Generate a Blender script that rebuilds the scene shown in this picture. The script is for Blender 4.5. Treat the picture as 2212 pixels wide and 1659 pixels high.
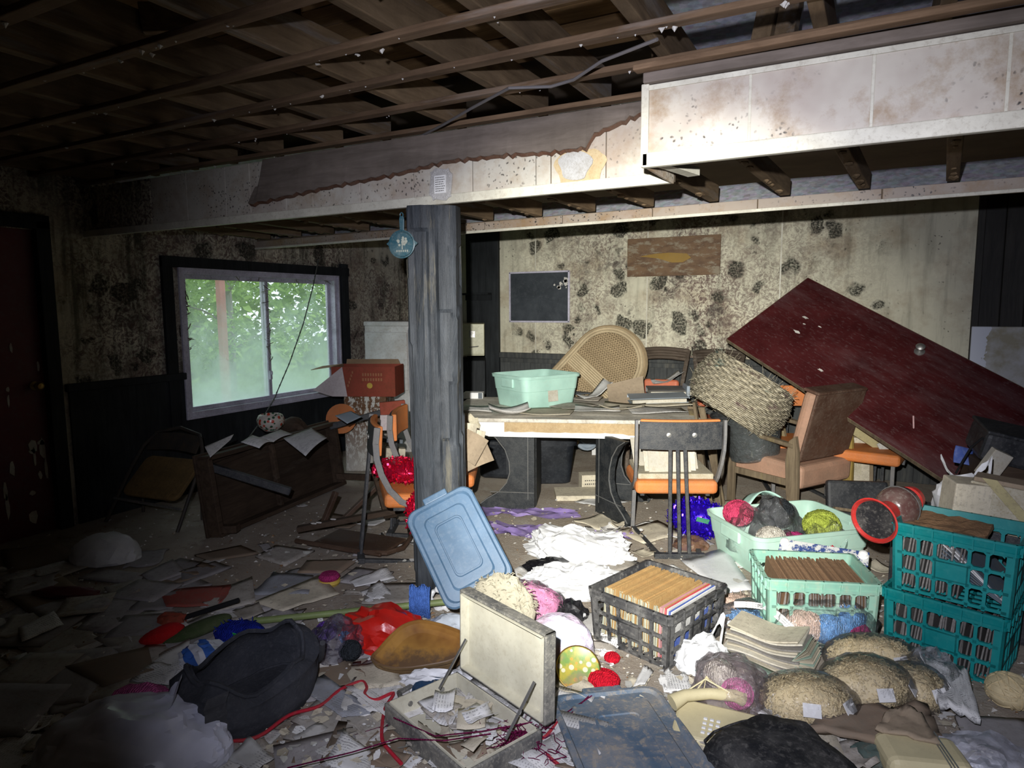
import bpy, bmesh, math, random
from math import sin, cos, pi, radians, sqrt, atan2
from mathutils import Vector, Matrix, noise, Euler
random.seed(11)
SC = bpy.context.scene
for o in list(bpy.data.objects): bpy.data.objects.remove(o, do_unlink=True)
COL = SC.collection
# ------------------------------------------------------------------ camera
F, CX, CY, H = 1450., 1106., 829.5, 1.5
TH, PT, RO = radians(28.2), radians(6.55), radians(.35)
ZV = Vector((0, 0, 1))
_fh = Vector((-sin(TH), cos(TH), 0)); _r0 = Vector((cos(TH), sin(TH), 0))
FW = _fh*cos(PT) - ZV*sin(PT); _u0 = _fh*sin(PT) + ZV*cos(PT)
RT = _r0*cos(RO) - _u0*sin(RO); UP = _r0*sin(RO) + _u0*cos(RO)
CAM = Vector((0, 0, H))
cd = bpy.data.cameras.new('camera'); co = bpy.data.objects.new('camera', cd); COL.objects.link(co)
cd.sensor_fit = 'HORIZONTAL'; cd.sensor_width = 36; cd.lens = F/2212*36; cd.clip_start = .05
mw = Matrix((RT, UP, -FW)).transposed().to_4x4(); mw.translation = CAM
co.matrix_world = mw; SC.camera = co
def ray(u, v): return FW + RT*((u-CX)/F) - UP*((v-CY)/F)
def PZ(u, v, z=0): d = ray(u, v); return CAM + d*((z-H)/d.z)
def PX(u, v, x): d = ray(u, v); return CAM + d*(x/d.x)
def PY(u, v, y): d = ray(u, v); return CAM + d*(y/d.y)
def PD(u, v, D): return CAM + ray(u, v)*D
def ang(u1, v1, u2, v2, z=0):
    a = PZ(u1, v1, z); b = PZ(u2, v2, z); return atan2(b.y-a.y, b.x-a.x)
# ------------------------------------------------------------------ light
SC.view_settings.view_transform = 'Standard'; SC.view_settings.look = 'None'
SC.view_settings.exposure = 0; SC.view_settings.gamma = 1; SC.view_settings.use_curve_mapping = False
W = bpy.data.worlds.new('overcast'); SC.world = W; W.use_nodes = True
_n = W.node_tree.nodes; _n['Background'].inputs[0].default_value = (.80, .92, 1.0, 1); _n['Background'].inputs[1].default_value = 1.75
def spot(name, off, aim, energy, cone, blend, col, size):
    ld = bpy.data.lights.new(name, 'SPOT'); lo = bpy.data.objects.new(name, ld); COL.objects.link(lo)
    ld.energy = energy; ld.spot_size = radians(cone); ld.spot_blend = blend; ld.color = col; ld.shadow_soft_size = size
    p = CAM + RT*off[0] + UP*off[1] - FW*off[2]; lo.location = p
    d = (PD(aim[0], aim[1], 4) - p); lo.rotation_euler = d.to_track_quat('-Z', 'Y').to_euler()
    return lo
# the photographer's hand torch, held a little left of and above the lens, behind the picture: hot centre and spill of one beam
TORCH, AIM = (-.10, .17, .04), (1370, 900)
spot('torch_centre_offscreen', TORCH, AIM, 1450, 52, 1.0, (1.0, .97, .85), .018)
spot('torch_spill_offscreen', TORCH, AIM, 400, 90, 1.0, (.84, .85, 1.0), .018)
# ------------------------------------------------------------------ material helper
MATS = {}
class NT:
    def __init__(s, name):
        s.m = bpy.data.materials.new(name); s.m.use_nodes = True; s.t = s.m.node_tree; s.n = s.t.nodes; s.l = s.t.links
        s.b = s.n['Principled BSDF']; s.out = s.n['Material Output']; MATS[name] = s.m
        s.tc = s.n.new('ShaderNodeTexCoord'); s.co = s.tc.outputs['Object']
    def link(s, a, b):
        if hasattr(a, 'is_output'): s.l.new(a, b)
        else: b.default_value = a if not isinstance(a, tuple) or len(a) == 4 or b.type == 'VECTOR' else (*a, 1)
    def nd(s, t, **k):
        n = s.n.new(t)
        for a, v in k.items(): setattr(n, a, v)
        return n
    def map(s, scale=(1, 1, 1), loc=(0, 0, 0), rot=(0, 0, 0), co=None):
        n = s.nd('ShaderNodeMapping'); s.l.new(co or s.co, n.inputs[0]); n.inputs['Scale'].default_value = scale
        n.inputs['Location'].default_value = loc; n.inputs['Rotation'].default_value = rot; return n.outputs[0]
    def noise(s, sc, det=4, ro=.6, co=None, dist=0):
        n = s.nd('ShaderNodeTexNoise'); s.l.new(co or s.co, n.inputs['Vector']); n.inputs['Scale'].default_value = sc
        n.inputs['Detail'].default_value = det; n.inputs['Roughness'].default_value = ro; n.inputs['Distortion'].default_value = dist
        return n.outputs[0]
    def ncol(s, sc, det=3, co=None):
        n = s.nd('ShaderNodeTexNoise'); s.l.new(co or s.co, n.inputs['Vector']); n.inputs['Scale'].default_value = sc
        n.inputs['Detail'].default_value = det; return n.outputs[1]
    def voro(s, sc, co=None, feat='F1', out=0, rnd=1):
        n = s.nd('ShaderNodeTexVoronoi', feature=feat); s.l.new(co or s.co, n.inputs['Vector']); n.inputs['Scale'].default_value = sc
        n.inputs['Randomness'].default_value = rnd; return n.outputs[out]
    def wave(s, sc, dist=0, co=None, dir='X', prof='SIN', dsc=1, det=2):
        n = s.nd('ShaderNodeTexWave', bands_direction=dir, wave_profile=prof); s.l.new(co or s.co, n.inputs['Vector'])
        n.inputs['Scale'].default_value = sc; n.inputs['Distortion'].default_value = dist; n.inputs['Detail Scale'].default_value = dsc
        n.inputs['Detail'].default_value = det; return n.outputs[1]
    def ramp(s, fac, *st, const=False):
        n = s.nd('ShaderNodeValToRGB'); s.l.new(fac, n.inputs[0]); e = n.color_ramp.elements
        if const: n.color_ramp.interpolation = 'CONSTANT'
        while len(e) < len(st): e.new(.5)
        for i, (p, c) in enumerate(st):
            e[i].position = p
            c = (c, c, c) if not isinstance(c, tuple) else c
            e[i].color = (*c[:3], 1)
        return n.outputs[0]
    def mix(s, f, a, b, mode='MIX'):
        n = s.nd('ShaderNodeMix', data_type='RGBA', blend_type=mode, clamp_result=False)
        s.link(f, n.inputs[0]); s.link(a, n.inputs[6]); s.link(b, n.inputs[7]); return n.outputs[2]
    def math(s, op, a, b=0., clamp=False):
        n = s.nd('ShaderNodeMath', operation=op, use_clamp=clamp); s.link(a, n.inputs[0]); s.link(b, n.inputs[1]); return n.outputs[0]
    def addv(s, a, b, f=1.):
        n = s.nd('ShaderNodeVectorMath', operation='SCALE'); s.l.new(b, n.inputs[0]); n.inputs['Scale'].default_value = f
        m = s.nd('ShaderNodeVectorMath', operation='ADD'); s.l.new(a, m.inputs[0]); s.l.new(n.outputs[0], m.inputs[1]); return m.outputs[0]
    def sep(s, co=None):
        n = s.nd('ShaderNodeSeparateXYZ'); s.l.new(co or s.co, n.inputs[0]); return n.outputs
    def rnd(s): return s.nd('ShaderNodeObjectInfo').outputs['Random']
    def bump(s, h, st=.3, d=.01):
        n = s.nd('ShaderNodeBump'); s.l.new(h, n.inputs['Height']); n.inputs['Strength'].default_value = st; n.inputs['Distance'].default_value = d
        s.l.new(n.outputs[0], s.b.inputs['Normal'])
    def col(s, c): s.link(c, s.b.inputs['Base Color'])
    def rough(s, c): s.link(c, s.b.inputs['Roughness'])
    def spec(s, c): s.b.inputs['Specular IOR Level'].default_value = c
def gm(name, c, rough=.7, dirt=.35, dc=(.16, .135, .10), ds=7., var=.18, bump=.15, metal=0, spec=.35, rv=.0, c2=None, c2t=.55, c2s=9, fine=40, seed=0):
    """a worn surface: base colour, patchy second colour, film of dirt, fine relief"""
    s = NT(name); cc = s.map(loc=(seed*3.7, seed*1.3, seed*2.1))
    a = tuple(max(0, x*(1-var)) for x in c); b = tuple(min(1, x*(1+var)) for x in c)
    base = s.ramp(s.noise(4, 4, co=cc), (.3, a), (.7, b))
    if c2: base = s.mix(s.ramp(s.noise(c2s, 6, .7, co=cc), (c2t, 0.), (c2t+.07, 1.)), base, c2)
    if rv: base = s.mix(1., base, s.ramp(s.rnd(), (0, 1-rv), (1, 1.0)), 'MULTIPLY')
    d1 = s.ramp(s.noise(ds, 8, .72, co=cc), (.42, 0.), (.72, 1.))
    d2 = s.ramp(s.noise(ds*9, 4, .7, co=cc), (.52, 0.), (.66, .8))
    dd = s.math('MULTIPLY', s.math('ADD', d1, d2, True), dirt)
    s.col(s.mix(dd, base, dc)); s.rough(s.math('ADD', s.math('MULTIPLY', dd, .4), rough, True))
    s.b.inputs['Metallic'].default_value = metal; s.spec(spec)
    if bump: s.bump(s.noise(fine, 6, .7, co=cc), bump, .01)
    return s.m
def film(name, c, alpha=.25, rough=.12, gloss=.25, bstr=.7, nscale=14):
    """thin clear or milky plastic film / glass"""
    s = NT(name); tr = s.nd('ShaderNodeBsdfTransparent'); tr.inputs[0].default_value = (*[min(1, .90+.10*x) for x in c], 1)
    df = s.nd('ShaderNodeBsdfDiffuse'); df.inputs[0].default_value = (*c, 1)
    tl = s.nd('ShaderNodeBsdfTranslucent'); tl.inputs[0].default_value = (*c, 1)
    gl = s.nd('ShaderNodeBsdfGlossy'); gl.inputs['Roughness'].default_value = rough; gl.inputs[0].default_value = (.9, .9, .95, 1)
    m0 = s.nd('ShaderNodeMixShader'); s.l.new(df.outputs[0], m0.inputs[1]); s.l.new(tl.outputs[0], m0.inputs[2]); m0.inputs[0].default_value = .4
    m1 = s.nd('ShaderNodeMixShader'); s.l.new(s.ramp(s.noise(nscale, 6, .65), (.35, max(0, alpha*.45)), (.72, min(1, alpha*1.5))), m1.inputs[0])
    s.l.new(tr.outputs[0], m1.inputs[1]); s.l.new(m0.outputs[0], m1.inputs[2])
    m2 = s.nd('ShaderNodeMixShader'); fr = s.nd('ShaderNodeFresnel'); fr.inputs[0].default_value = 1.4
    s.l.new(s.math('MULTIPLY', fr.outputs[0], gloss*3, True), m2.inputs[0]); s.l.new(m1.outputs[0], m2.inputs[1]); s.l.new(gl.outputs[0], m2.inputs[2])
    b = s.nd('ShaderNodeBump'); s.l.new(s.noise(30, 4, .6, dist=1.5), b.inputs['Height']); b.inputs['Strength'].default_value = bstr; b.inputs['Distance'].default_value = .02
    for x in (gl, df): s.l.new(b.outputs[0], x.inputs['Normal'])
    s.l.new(b.outputs[0], fr.inputs['Normal'])
    s.l.new(m2.outputs[0], s.out.inputs[0]); return s.m
# ------------------------------------------------------------------ mesh helper
def RM(rx=0, ry=0, rz=0): return Euler((rx, ry, rz)).to_matrix().to_4x4()
def TM(p, rz=0, rx=0, ry=0): return Matrix.Translation(Vector(p)) @ RM(rx, ry, rz)
class MB:
    def __init__(s): s.v = []; s.f = []; s.mi = []; s.k = 0; s.sm = []; s.S = False
    def add(s, vs, fs, M=None):
        n = len(s.v)
        s.v += [tuple(M @ Vector(p)) if M else tuple(p) for p in vs]
        for f in fs: s.f.append([i+n for i in f]); s.mi.append(s.k); s.sm.append(s.S)
        return s
    def box(s, sz, c=(0, 0, 0), M=None, rz=0, taper=1):
        x, y, z = [a/2 for a in sz]; t = taper
        vs = [(-x, -y, -z), (x, -y, -z), (x, y, -z), (-x, y, -z), (-x*t, -y*t, z), (x*t, -y*t, z), (x*t, y*t, z), (-x*t, y*t, z)]
        m = TM(c, rz); m = M @ m if M else m
        return s.add(vs, [(0, 3, 2, 1), (4, 5, 6, 7), (0, 1, 5, 4), (1, 2, 6, 5), (2, 3, 7, 6), (3, 0, 4, 7)], m)
    def bar(s, p, q, w, h, up=(0, 0, 1), M=None):
        p = Vector(p); q = Vector(q); d = (q-p).normalized(); up = Vector(up)
        if abs(d.dot(up)) > .98: up = Vector((1, 0, 0)) if abs(d.x) < .9 else Vector((0, 1, 0))
        x = d.cross(up).normalized(); y = x.cross(d).normalized()
        vs = [b + x*(sx*w/2) + y*(sy*h/2) for b in (p, q) for sx, sy in ((-1, -1), (1, -1), (1, 1), (-1, 1))]
        return s.add(vs, [(0, 1, 2, 3), (7, 6, 5, 4), (0, 4, 5, 1), (1, 5, 6, 2), (2, 6, 7, 3), (3, 7, 4, 0)], M)
    def tube(s, pts, r, n=6, M=None, cap=True):
        pts = [Vector(p) for p in pts]; vs = []; fs = []; N = len(pts)
        t0 = (pts[1]-pts[0]).normalized(); a = t0.orthogonal().normalized()
        for i, p in enumerate(pts):
            t = (pts[min(i+1, N-1)] - pts[max(i-1, 0)]).normalized()
            a = (a - t*a.dot(t)); a = a.normalized() if a.length > 1e-6 else t.orthogonal().normalized()
            b = t.cross(a); rr = r[i] if isinstance(r, (list, tuple)) else r
            vs += [p + a*(rr*cos(2*pi*j/n)) + b*(rr*sin(2*pi*j/n)) for j in range(n)]
        for i in range(N-1):
            fs += [(i*n+j, i*n+(j+1) % n, (i+1)*n+(j+1) % n, (i+1)*n+j) for j in range(n)]
        if cap: fs += [tuple(range(n))[::-1], tuple((N-1)*n+j for j in range(n))]
        return s.add(vs, fs, M)
    def lathe(s, prof, n=24, M=None, cap=(True, True), sx=1, sy=1):
        vs = [(r*cos(2*pi*j/n)*sx, r*sin(2*pi*j/n)*sy, z) for r, z in prof for j in range(n)]; fs = []
        for i in range(len(prof)-1):
            fs += [(i*n+j, i*n+(j+1) % n, (i+1)*n+(j+1) % n, (i+1)*n+j) for j in range(n)]
        if cap[0]: fs.append(tuple(range(n))[::-1])
        if cap[1]: fs.append(tuple((len(prof)-1)*n+j for j in range(n)))
        return s.add(vs, fs, M)
    def prism(s, poly, h, M=None):
        """poly in the local xy plane, extruded along z from 0 to h"""
        n = len(poly); vs = [(x, y, 0) for x, y in poly] + [(x, y, h) for x, y in poly]
        return s.add(vs, [tuple(range(n))[::-1], tuple(range(n, 2*n))] + [(i, (i+1) % n, n+(i+1) % n, n+i) for i in range(n)], M)
    def grid(s, nx, ny, fn, M=None):
        vs = [fn(i/nx, j/ny) for j in range(ny+1) for i in range(nx+1)]
        fs = [(j*(nx+1)+i, j*(nx+1)+i+1, (j+1)*(nx+1)+i+1, (j+1)*(nx+1)+i) for j in range(ny) for i in range(nx)]
        return s.add(vs, fs, M)
    def blob(s, sub, fn, M=None):
        bm = bmesh.new(); bmesh.ops.create_icosphere(bm, subdivisions=sub, radius=1)
        vs = [fn(v.co.copy()) for v in bm.verts]; bm.verts.index_update(); fs = [tuple(v.index for v in f.verts) for f in bm.faces]; bm.free()
        return s.add(vs, fs, M)
    def build(s, name, mats, parent=None, smooth=False, bevel=0, solid=0, sub=0, seg=2, loc=None, rot=None, sharp=40):
        me = bpy.data.meshes.new(name); me.from_pydata(s.v, [], s.f); me.validate()
        for m in (mats if isinstance(mats, (list, tuple)) else [mats]): me.materials.append(MATS[m] if isinstance(m, str) else m)
        if len(me.polygons) == len(s.mi):
            me.polygons.foreach_set('material_index', s.mi)
        if smooth:
            me.polygons.foreach_set('use_smooth', [True]*len(me.polygons)); me.set_sharp_from_angle(angle=radians(sharp))
        me.update()
        o = bpy.data.objects.new(name, me); COL.objects.link(o)
        if parent: o.parent = parent
        if loc is not None: o.location = loc
        if rot is not None: o.rotation_euler = rot
        if solid: m = o.modifiers.new('s', 'SOLIDIFY'); m.thickness = solid; m.offset = 0
        if bevel: m = o.modifiers.new('b', 'BEVEL'); m.width = bevel; m.segments = seg; m.limit_method = 'ANGLE'; m.angle_limit = radians(35)
        if sub: m = o.modifiers.new('u', 'SUBSURF'); m.levels = sub; m.render_levels = sub
        return o
def tag(o, label, cat, group=None):
    o['label'] = label; o['category'] = cat
    if group: o['group'] = group
    return o
def thing(name, label, cat, loc=(0, 0, 0), rot=0, group=None):
    o = bpy.data.objects.new(name, None); COL.objects.link(o); o.empty_display_size = .05
    o.location = loc; o.rotation_euler = (0, 0, rot) if not isinstance(rot, (tuple, list, Euler)) else rot
    return tag(o, label, cat, group)
def struct(o): o['kind'] = 'structure'; return o
def copy_tree(o, parent=None):
    c = o.copy(); COL.objects.link(c); c.parent = parent
    for ch in list(o.children): copy_tree(ch, c)
    return c
def rrect(w, h, r, n=4):
    """rounded rectangle outline, centred"""
    P = []
    for cx_, cy_, a0 in ((w/2-r, h/2-r, 0), (-w/2+r, h/2-r, pi/2), (-w/2+r, -h/2+r, pi), (w/2-r, -h/2+r, 1.5*pi)):
        P += [(cx_+r*cos(a0+i*pi/2/n), cy_+r*sin(a0+i*pi/2/n)) for i in range(n+1)]
    return P
def fbm(p, sc=1, o=0.): return noise.fractal(Vector(p)*sc + Vector((o*7.3, o*3.1, o*5.7)), 1., 2., 4)
def ridge(p, sc=1, o=0.): return 1-abs(noise.noise(Vector(p)*sc + Vector((o*7.3, o*3.1, o*5.7))))*2
# ------------------------------------------------------------------ materials of the building
def m_mold(name, base, dens, dark, seed, cx=None, streak=0):
    s = NT(name); cc = s.map(loc=(seed, seed*.7, seed*.3)); wob = s.ncol(9, 3, cc)
    cw = s.addv(cc, wob, .13)
    b = s.ramp(s.noise(1.8, 5, co=cc), (.3, tuple(x*.78 for x in base)), (.7, base))
    b = s.mix(s.math('MULTIPLY', s.ramp(s.noise(3.1, 6, .65, co=cc), (.5, 0.), (.68, 1.)), .55), b, (.36, .27, .17))
    b = s.mix(s.ramp(s.noise(2.3, 5, .6, co=s.map(loc=(4, 9, 2))), (.55, 0.), (.7, .6)), b, tuple(min(1, x*1.22) for x in base))
    mask = s.ramp(s.noise(1.15, 4, .6, co=s.map(loc=(seed+2, 5, 1.5))), (dens-.12, 0.), (dens+.08, 1.))
    if cx is not None:   # the growth is thickest around the wet patch in the middle of the wall
        x, y, z = s.sep()
        g = s.math('SUBTRACT', 1.25, s.math('MULTIPLY', s.math('ABSOLUTE', s.math('SUBTRACT', x, cx)), .62), True)
        mask = s.math('MULTIPLY', mask, g, True)
    pur = s.math('MULTIPLY', s.ramp(s.noise(38, 5, .75, co=cw), (.44, 0.), (.56, 1.)), s.math('MULTIPLY', mask, .9))
    b = s.mix(pur, b, (.12, .07, .065))
    blot = s.math('MULTIPLY', s.ramp(s.noise(3.4, 9, .78, co=cw), (.54, 0.), (.62, 1.)), s.math('MULTIPLY', mask, .8))
    b = s.mix(blot, b, (.06, .048, .045))
    # round colonies
    cw2 = s.addv(cw, s.ncol(3.3, 4, cc), .22); v = s.voro(5.2, cw2); vc = s.voro(5.2, cw2, out=1)
    vr = s.nd('ShaderNodeSeparateColor'); s.l.new(vc, vr.inputs[0])
    b = s.mix(s.math('MULTIPLY', s.math('MULTIPLY', s.math('SUBTRACT', s.math('MULTIPLY', vr.outputs[2], .8), v, True), 3., True), s.math('MULTIPLY', mask, .55)), b, (.16, .11, .09))
    rad = s.math('MULTIPLY', vr.outputs[0], .60)
    sp = s.math('MULTIPLY', s.math('SUBTRACT', rad, v, True), 9., True)
    sp = s.math('MULTIPLY', sp, s.ramp(s.noise(55, 4, .7, co=cc), (.38, .25), (.55, 1.)))
    keep = s.ramp(s.math('MULTIPLY', vr.outputs[1], s.math('ADD', s.math('MULTIPLY', mask, .95), .12)), (.11, 0.), (.17, 1.))
    b = s.mix(s.math('MULTIPLY', s.math('MULTIPLY', sp, keep), dark), b, (.025, .026, .02))
    v2 = s.voro(26, cw); sp2 = s.ramp(v2, (.10, 1.), (.24, 0.)); 
    k2 = s.ramp(s.noise(4.2, 5, .7, co=cc), (.5, 0.), (.62, 1.))
    b = s.mix(s.math('MULTIPLY', s.math('MULTIPLY', sp2, k2), dark*.9), b, (.035, .03, .022))
    if streak:
        st = s.noise(5, 5, .65, co=s.map((2.4, 2.4, .22), (seed, 0, 0)))
        b = s.mix(s.math('MULTIPLY', s.ramp(st, (.5, 0.), (.66, 1.)), streak), b, (.05, .05, .035))
    s.col(b); s.rough(.85); s.spec(.2); s.bump(s.noise(30, 6, .7, co=cc), .25, .01); return s.m
m_mold('plaster_mold', (.72, .69, .53), .43, .97, 3., -1.75, .3)
m_mold('plaster_left', (.66, .62, .48), .46, .95, 8., None, .75)
gm('plaster_plain', (.35, .33, .28), .9)
def m_wood(name, c, c2, rough=.8, sc=(1, 1, 1), axis='X', bump=.3, pale=None, pf=.5, spec=.25, gs=1.):
    s = NT(name); k = {'X': (.12, 1, 1), 'Y': (1, .12, 1), 'Z': (1, 1, .10)}[axis]; k = tuple(a*b*gs for a, b in zip(k, sc))
    n = s.noise(22, 6, .7, co=s.map(k), dist=.6); b = s.ramp(n, (.3, c), (.68, c2))
    b = s.mix(s.ramp(s.noise(2.2, 5, .6), (.4, 0.), (.75, .6)), b, tuple(x*.35 for x in c))
    if pale: b = s.mix(s.ramp(s.noise(8, 6, .7, co=s.map(k, (3, 1, 2))), (pf, 0.), (pf+.14, .8)), b, pale)
    b = s.mix(1., b, s.ramp(s.rnd(), (0, .62), (1, 1.)), 'MULTIPLY')
    s.col(b); s.rough(rough); s.spec(spec); s.bump(n, bump, .01); return s.m
m_wood('post_wood', (.022, .027, .034), (.095, .11, .13), .62, axis='Z', bump=.8, pale=(.34, .30, .20), pf=.55, spec=.4)
m_wood('black_board', (.012, .014, .016), (.035, .04, .043), .7, axis='Z')
m_wood('grey_board', (.05, .055, .06), (.13, .135, .125), .8, axis='Z', pale=(.2, .19, .15), pf=.55)
m_wood('batten_wood', (.14, .085, .048), (.30, .195, .115), .85, axis='X', pale=(.30, .25, .21), pf=.57)
m_wood('rafter_wood', (.13, .085, .045), (.30, .21, .12), .85, axis='Y', pale=(.26, .24, .22), pf=.55)
m_wood('deck_wood', (.17, .095, .035), (.33, .20, .085), .85, axis='X', pale=(.13, .11, .09), pf=.58)
m_wood('dark_panel', (.016, .016, .015), (.045, .042, .036), .6, axis='Z')
m_wood('hardboard', (.16, .13, .105), (.27, .225, .19), .9, axis='X', bump=.1)
gm('old_ply', (.17, .125, .08), .9, dirt=.4)
gm('jagged_edge', (.10, .045, .025), .9)
def m_tile(name, base, spots, rust):
    s = NT(name); b = s.ramp(s.noise(3, 4), (.35, tuple(x*.86 for x in base)), (.65, base))
    b = s.mix(s.ramp(s.noise(3.4, 7, .72, co=s.map(loc=(2, 1, 7))), (.47, 0.), (.66, rust)), b, (.30, .19, .09))
    b = s.mix(s.ramp(s.noise(2.1, 4, .7, co=s.map(loc=(6, 3, 1))), (.46, 0.), (.66, .6)), b, (.36, .28, .235))
    cw = s.addv(s.co, s.ncol(30, 2), .03)
    sp = s.math('MULTIPLY', s.ramp(s.voro(48, cw), (.16, 1.), (.30, 0.)), s.ramp(s.noise(2.6, 5, .65, co=s.map(loc=(1, 8, 3))), (.46, 0.), (.58, spots)))
    b = s.mix(sp, b, (.05, .045, .04)); s.col(b); s.rough(.5); s.spec(.4); s.bump(s.noise(25, 5), .06, .01); return s.m
m_tile('beam_tile', (.60, .57, .49), .85, .6)
m_tile('box_tile', (.62, .57, .48), 1., 1.)
m_tile('dirty_tile', (.40, .335, .27), 1., .9)
gm('trim_cream', (.66, .64, .53), .45, dirt=.35, dc=(.25, .2, .14), bump=.05)
s = NT('galvanised'); v = s.voro(28, s.addv(s.co, s.ncol(20, 2), .03), out=1); b = s.mix(.55, s.ramp(s.noise(30, 6), (.3, (.34, .37, .44)), (.7, (.66, .70, .82))), v, 'SOFT_LIGHT')
hs = s.nd('ShaderNodeHueSaturation'); hs.inputs['Saturation'].default_value = .4; s.l.new(b, hs.inputs['Color'])
s.col(hs.outputs[0]); s.b.inputs['Metallic'].default_value = .0; s.rough(.5)
# floor: worn concrete under dust, plaster crumbs and stains
s = NT('floor_dirt'); b = s.ramp(s.noise(1.6, 6, .65), (.3, (.30, .25, .195)), (.7, (.47, .41, .335)))
b = s.mix(s.ramp(s.noise(5, 8, .75), (.52, 0.), (.68, .8)), b, (.47, .44, .38))
b = s.mix(s.ramp(s.noise(7, 7, .7, co=s.map(loc=(5, 2, 0))), (.55, 0.), (.72, .75)), b, (.17, .13, .095))
b = s.mix(s.ramp(s.voro(70, s.addv(s.co, s.ncol(40, 2), .02)), (.1, .7), (.22, 0.)), b, (.52, .50, .45))
s.col(b); s.rough(.9); s.spec(.2); s.bump(s.noise(45, 8, .75), .6, .02)
gm('red_door_paint', (.13, .010, .016), .38, dirt=.35, dc=(.14, .09, .095), ds=2.2, bump=.05, spec=.5)
s = NT('red_door_face'); cc = s.map((.35, 1, 1)); b = s.ramp(s.noise(3, 4), (.3, (.042, .007, .008)), (.7, (.082, .013, .014)))
b = s.mix(s.ramp(s.noise(2.1, 7, .7, co=s.map((.3, 1.8, 1), (1.2, .3, 0), (0, 0, .12))), (.48, 0.), (.68, .62)), b, (.13, .08, .083))
b = s.mix(s.ramp(s.noise(60, 4, .7, co=cc), (.55, 0.), (.7, .3)), b, (.24, .18, .18)); s.col(b); s.rough(s.ramp(s.noise(3, 4), (.3, .32), (.7, .55))); s.spec(.45)
gm('brass', (.45, .30, .08), .35, metal=.9, dirt=.3)
gm('white_chip', (.62, .60, .55), .8, dirt=.2)
gm('alu_frame', (.60, .58, .68), .5, dirt=.45, dc=(.18, .16, .2), bump=.05)
s = NT('window_mist'); x, y, z = s.sep(); tr = s.nd('ShaderNodeBsdfTransparent'); tl = s.nd('ShaderNodeBsdfTranslucent'); tl.inputs[0].default_value = (.78, .88, .84, 1); mx = s.nd('ShaderNodeMixShader')
g = s.math('ADD', s.math('MULTIPLY', z, -.42), s.math('MULTIPLY', s.noise(2.6, 5), .55)); s.l.new(s.ramp(g, (.12, .08), (.52, .58)), mx.inputs[0]); s.l.new(tr.outputs[0], mx.inputs[1]); s.l.new(tl.outputs[0], mx.inputs[2])
gl = s.nd('ShaderNodeBsdfGlossy'); gl.inputs['Roughness'].default_value = .2; m2 = s.nd('ShaderNodeMixShader'); m2.inputs[0].default_value = .04; s.l.new(mx.outputs[0], m2.inputs[1]); s.l.new(gl.outputs[0], m2.inputs[2]); s.l.new(m2.outputs[0], s.out.inputs[0])
gm('grass', (.13, .24, .05), .9, dirt=.3, dc=(.25, .3, .1), ds=3, c2=(.4, .45, .2), c2t=.62, c2s=14)
s = NT('leaf'); b = s.ramp(s.rnd(), (0, (.14, .30, .045)), (1, (.30, .48, .08))); b = s.mix(s.noise(1.2, 3), b, (.42, .60, .14)); s.col(b); s.rough(.6)
try: s.b.inputs['Transmission Weight'].default_value = 0.
except Exception: pass
gm('twig', (.22, .20, .17), .9)
gm('outdoor_red', (.36, .13, .11), .7, dirt=.2)
# ------------------------------------------------------------------ the shell
XL, YB, XR, YF = -4.87, 6.5, 3.2, -1.7
struct(MB().box((XR-XL+.24, YB-YF+.24, .1), ((XL+XR)/2, (YB+YF)/2, -.05)).build('floor', 'floor_dirt'))
WY0, WY1, WZ0, WZ1 = 3.49, 5.28, .618, 1.82
def wall_with_hole(ax, at, a0, a1, z1, holes, th):
    """boxes around rectangular holes; ax is the axis the wall is normal to"""
    m = MB(); a = a0
    def bb(p, q, zz0, zz1):
        if q-p > 1e-4 and zz1-zz0 > 1e-4:
            if ax == 'x': m.box((th, q-p, zz1-zz0), (at-th/2, (p+q)/2, (zz0+zz1)/2))
            else: m.box((q-p, th, zz1-zz0), ((p+q)/2, at+th/2, (zz0+zz1)/2))
    for h0, h1, g0, g1 in holes:
        bb(a, h0, 0, z1); bb(h0, h1, 0, g0); bb(h0, h1, g1, z1); a = h1
    bb(a, a1, 0, z1); return m
DY0, DY1 = 1.60, 2.47
wl = struct(wall_with_hole('x', XL, YF, YB, 2.9, [(DY0, DY1, 0, 2.02), (WY0, WY1, WZ0, WZ1)], .12).build('wall_left', 'plaster_left'))
wb = struct(wall_with_hole('y', YB, XL-.12, XR, 2.9, [], .12).build('wall_back', 'plaster_mold'))
struct(MB().box((.12, YB-YF, 2.9), (XR+.06, (YB+YF)/2, 1.45)).build('wall_right', 'plaster_plain'))
struct(MB().box((XR-XL, .12, 2.9), ((XL+XR)/2, YF-.06, 1.45)).build('wall_front', 'plaster_plain'))
# wainscot and rails, left wall
m = MB(); m.box((.02, 3.49-2.60, .95), (XL+.01, (3.49+2.60)/2, .475)); m.box((.02, WY1-WY0, .60), (XL+.01, (WY0+WY1)/2, .30)); m.box((.02, YB-WY1-.01, .92), (XL+.01, (YB+WY1)/2, .46))
m.build('wainscot', 'black_board', wl)
m = MB(); m.box((.045, 3.49-2.58, .055), (XL+.022, (3.49+2.58)/2, .965)); m.build('chair_rail', 'black_board', wl, bevel=.006)
for a, b in (((3.385, 1.20, .09, 1.42), 0), ((5.38, 1.26, .10, 1.38), 0)):
    MB().box((.035, a[2], a[3]), (XL+.018, a[0], a[1])).build('window_casing', 'black_board', wl, bevel=.005)
MB().box((.04, 2.1, .085), (XL+.02, 4.39, 1.868)).build('window_casing', 'black_board', wl, bevel=.005)
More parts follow.
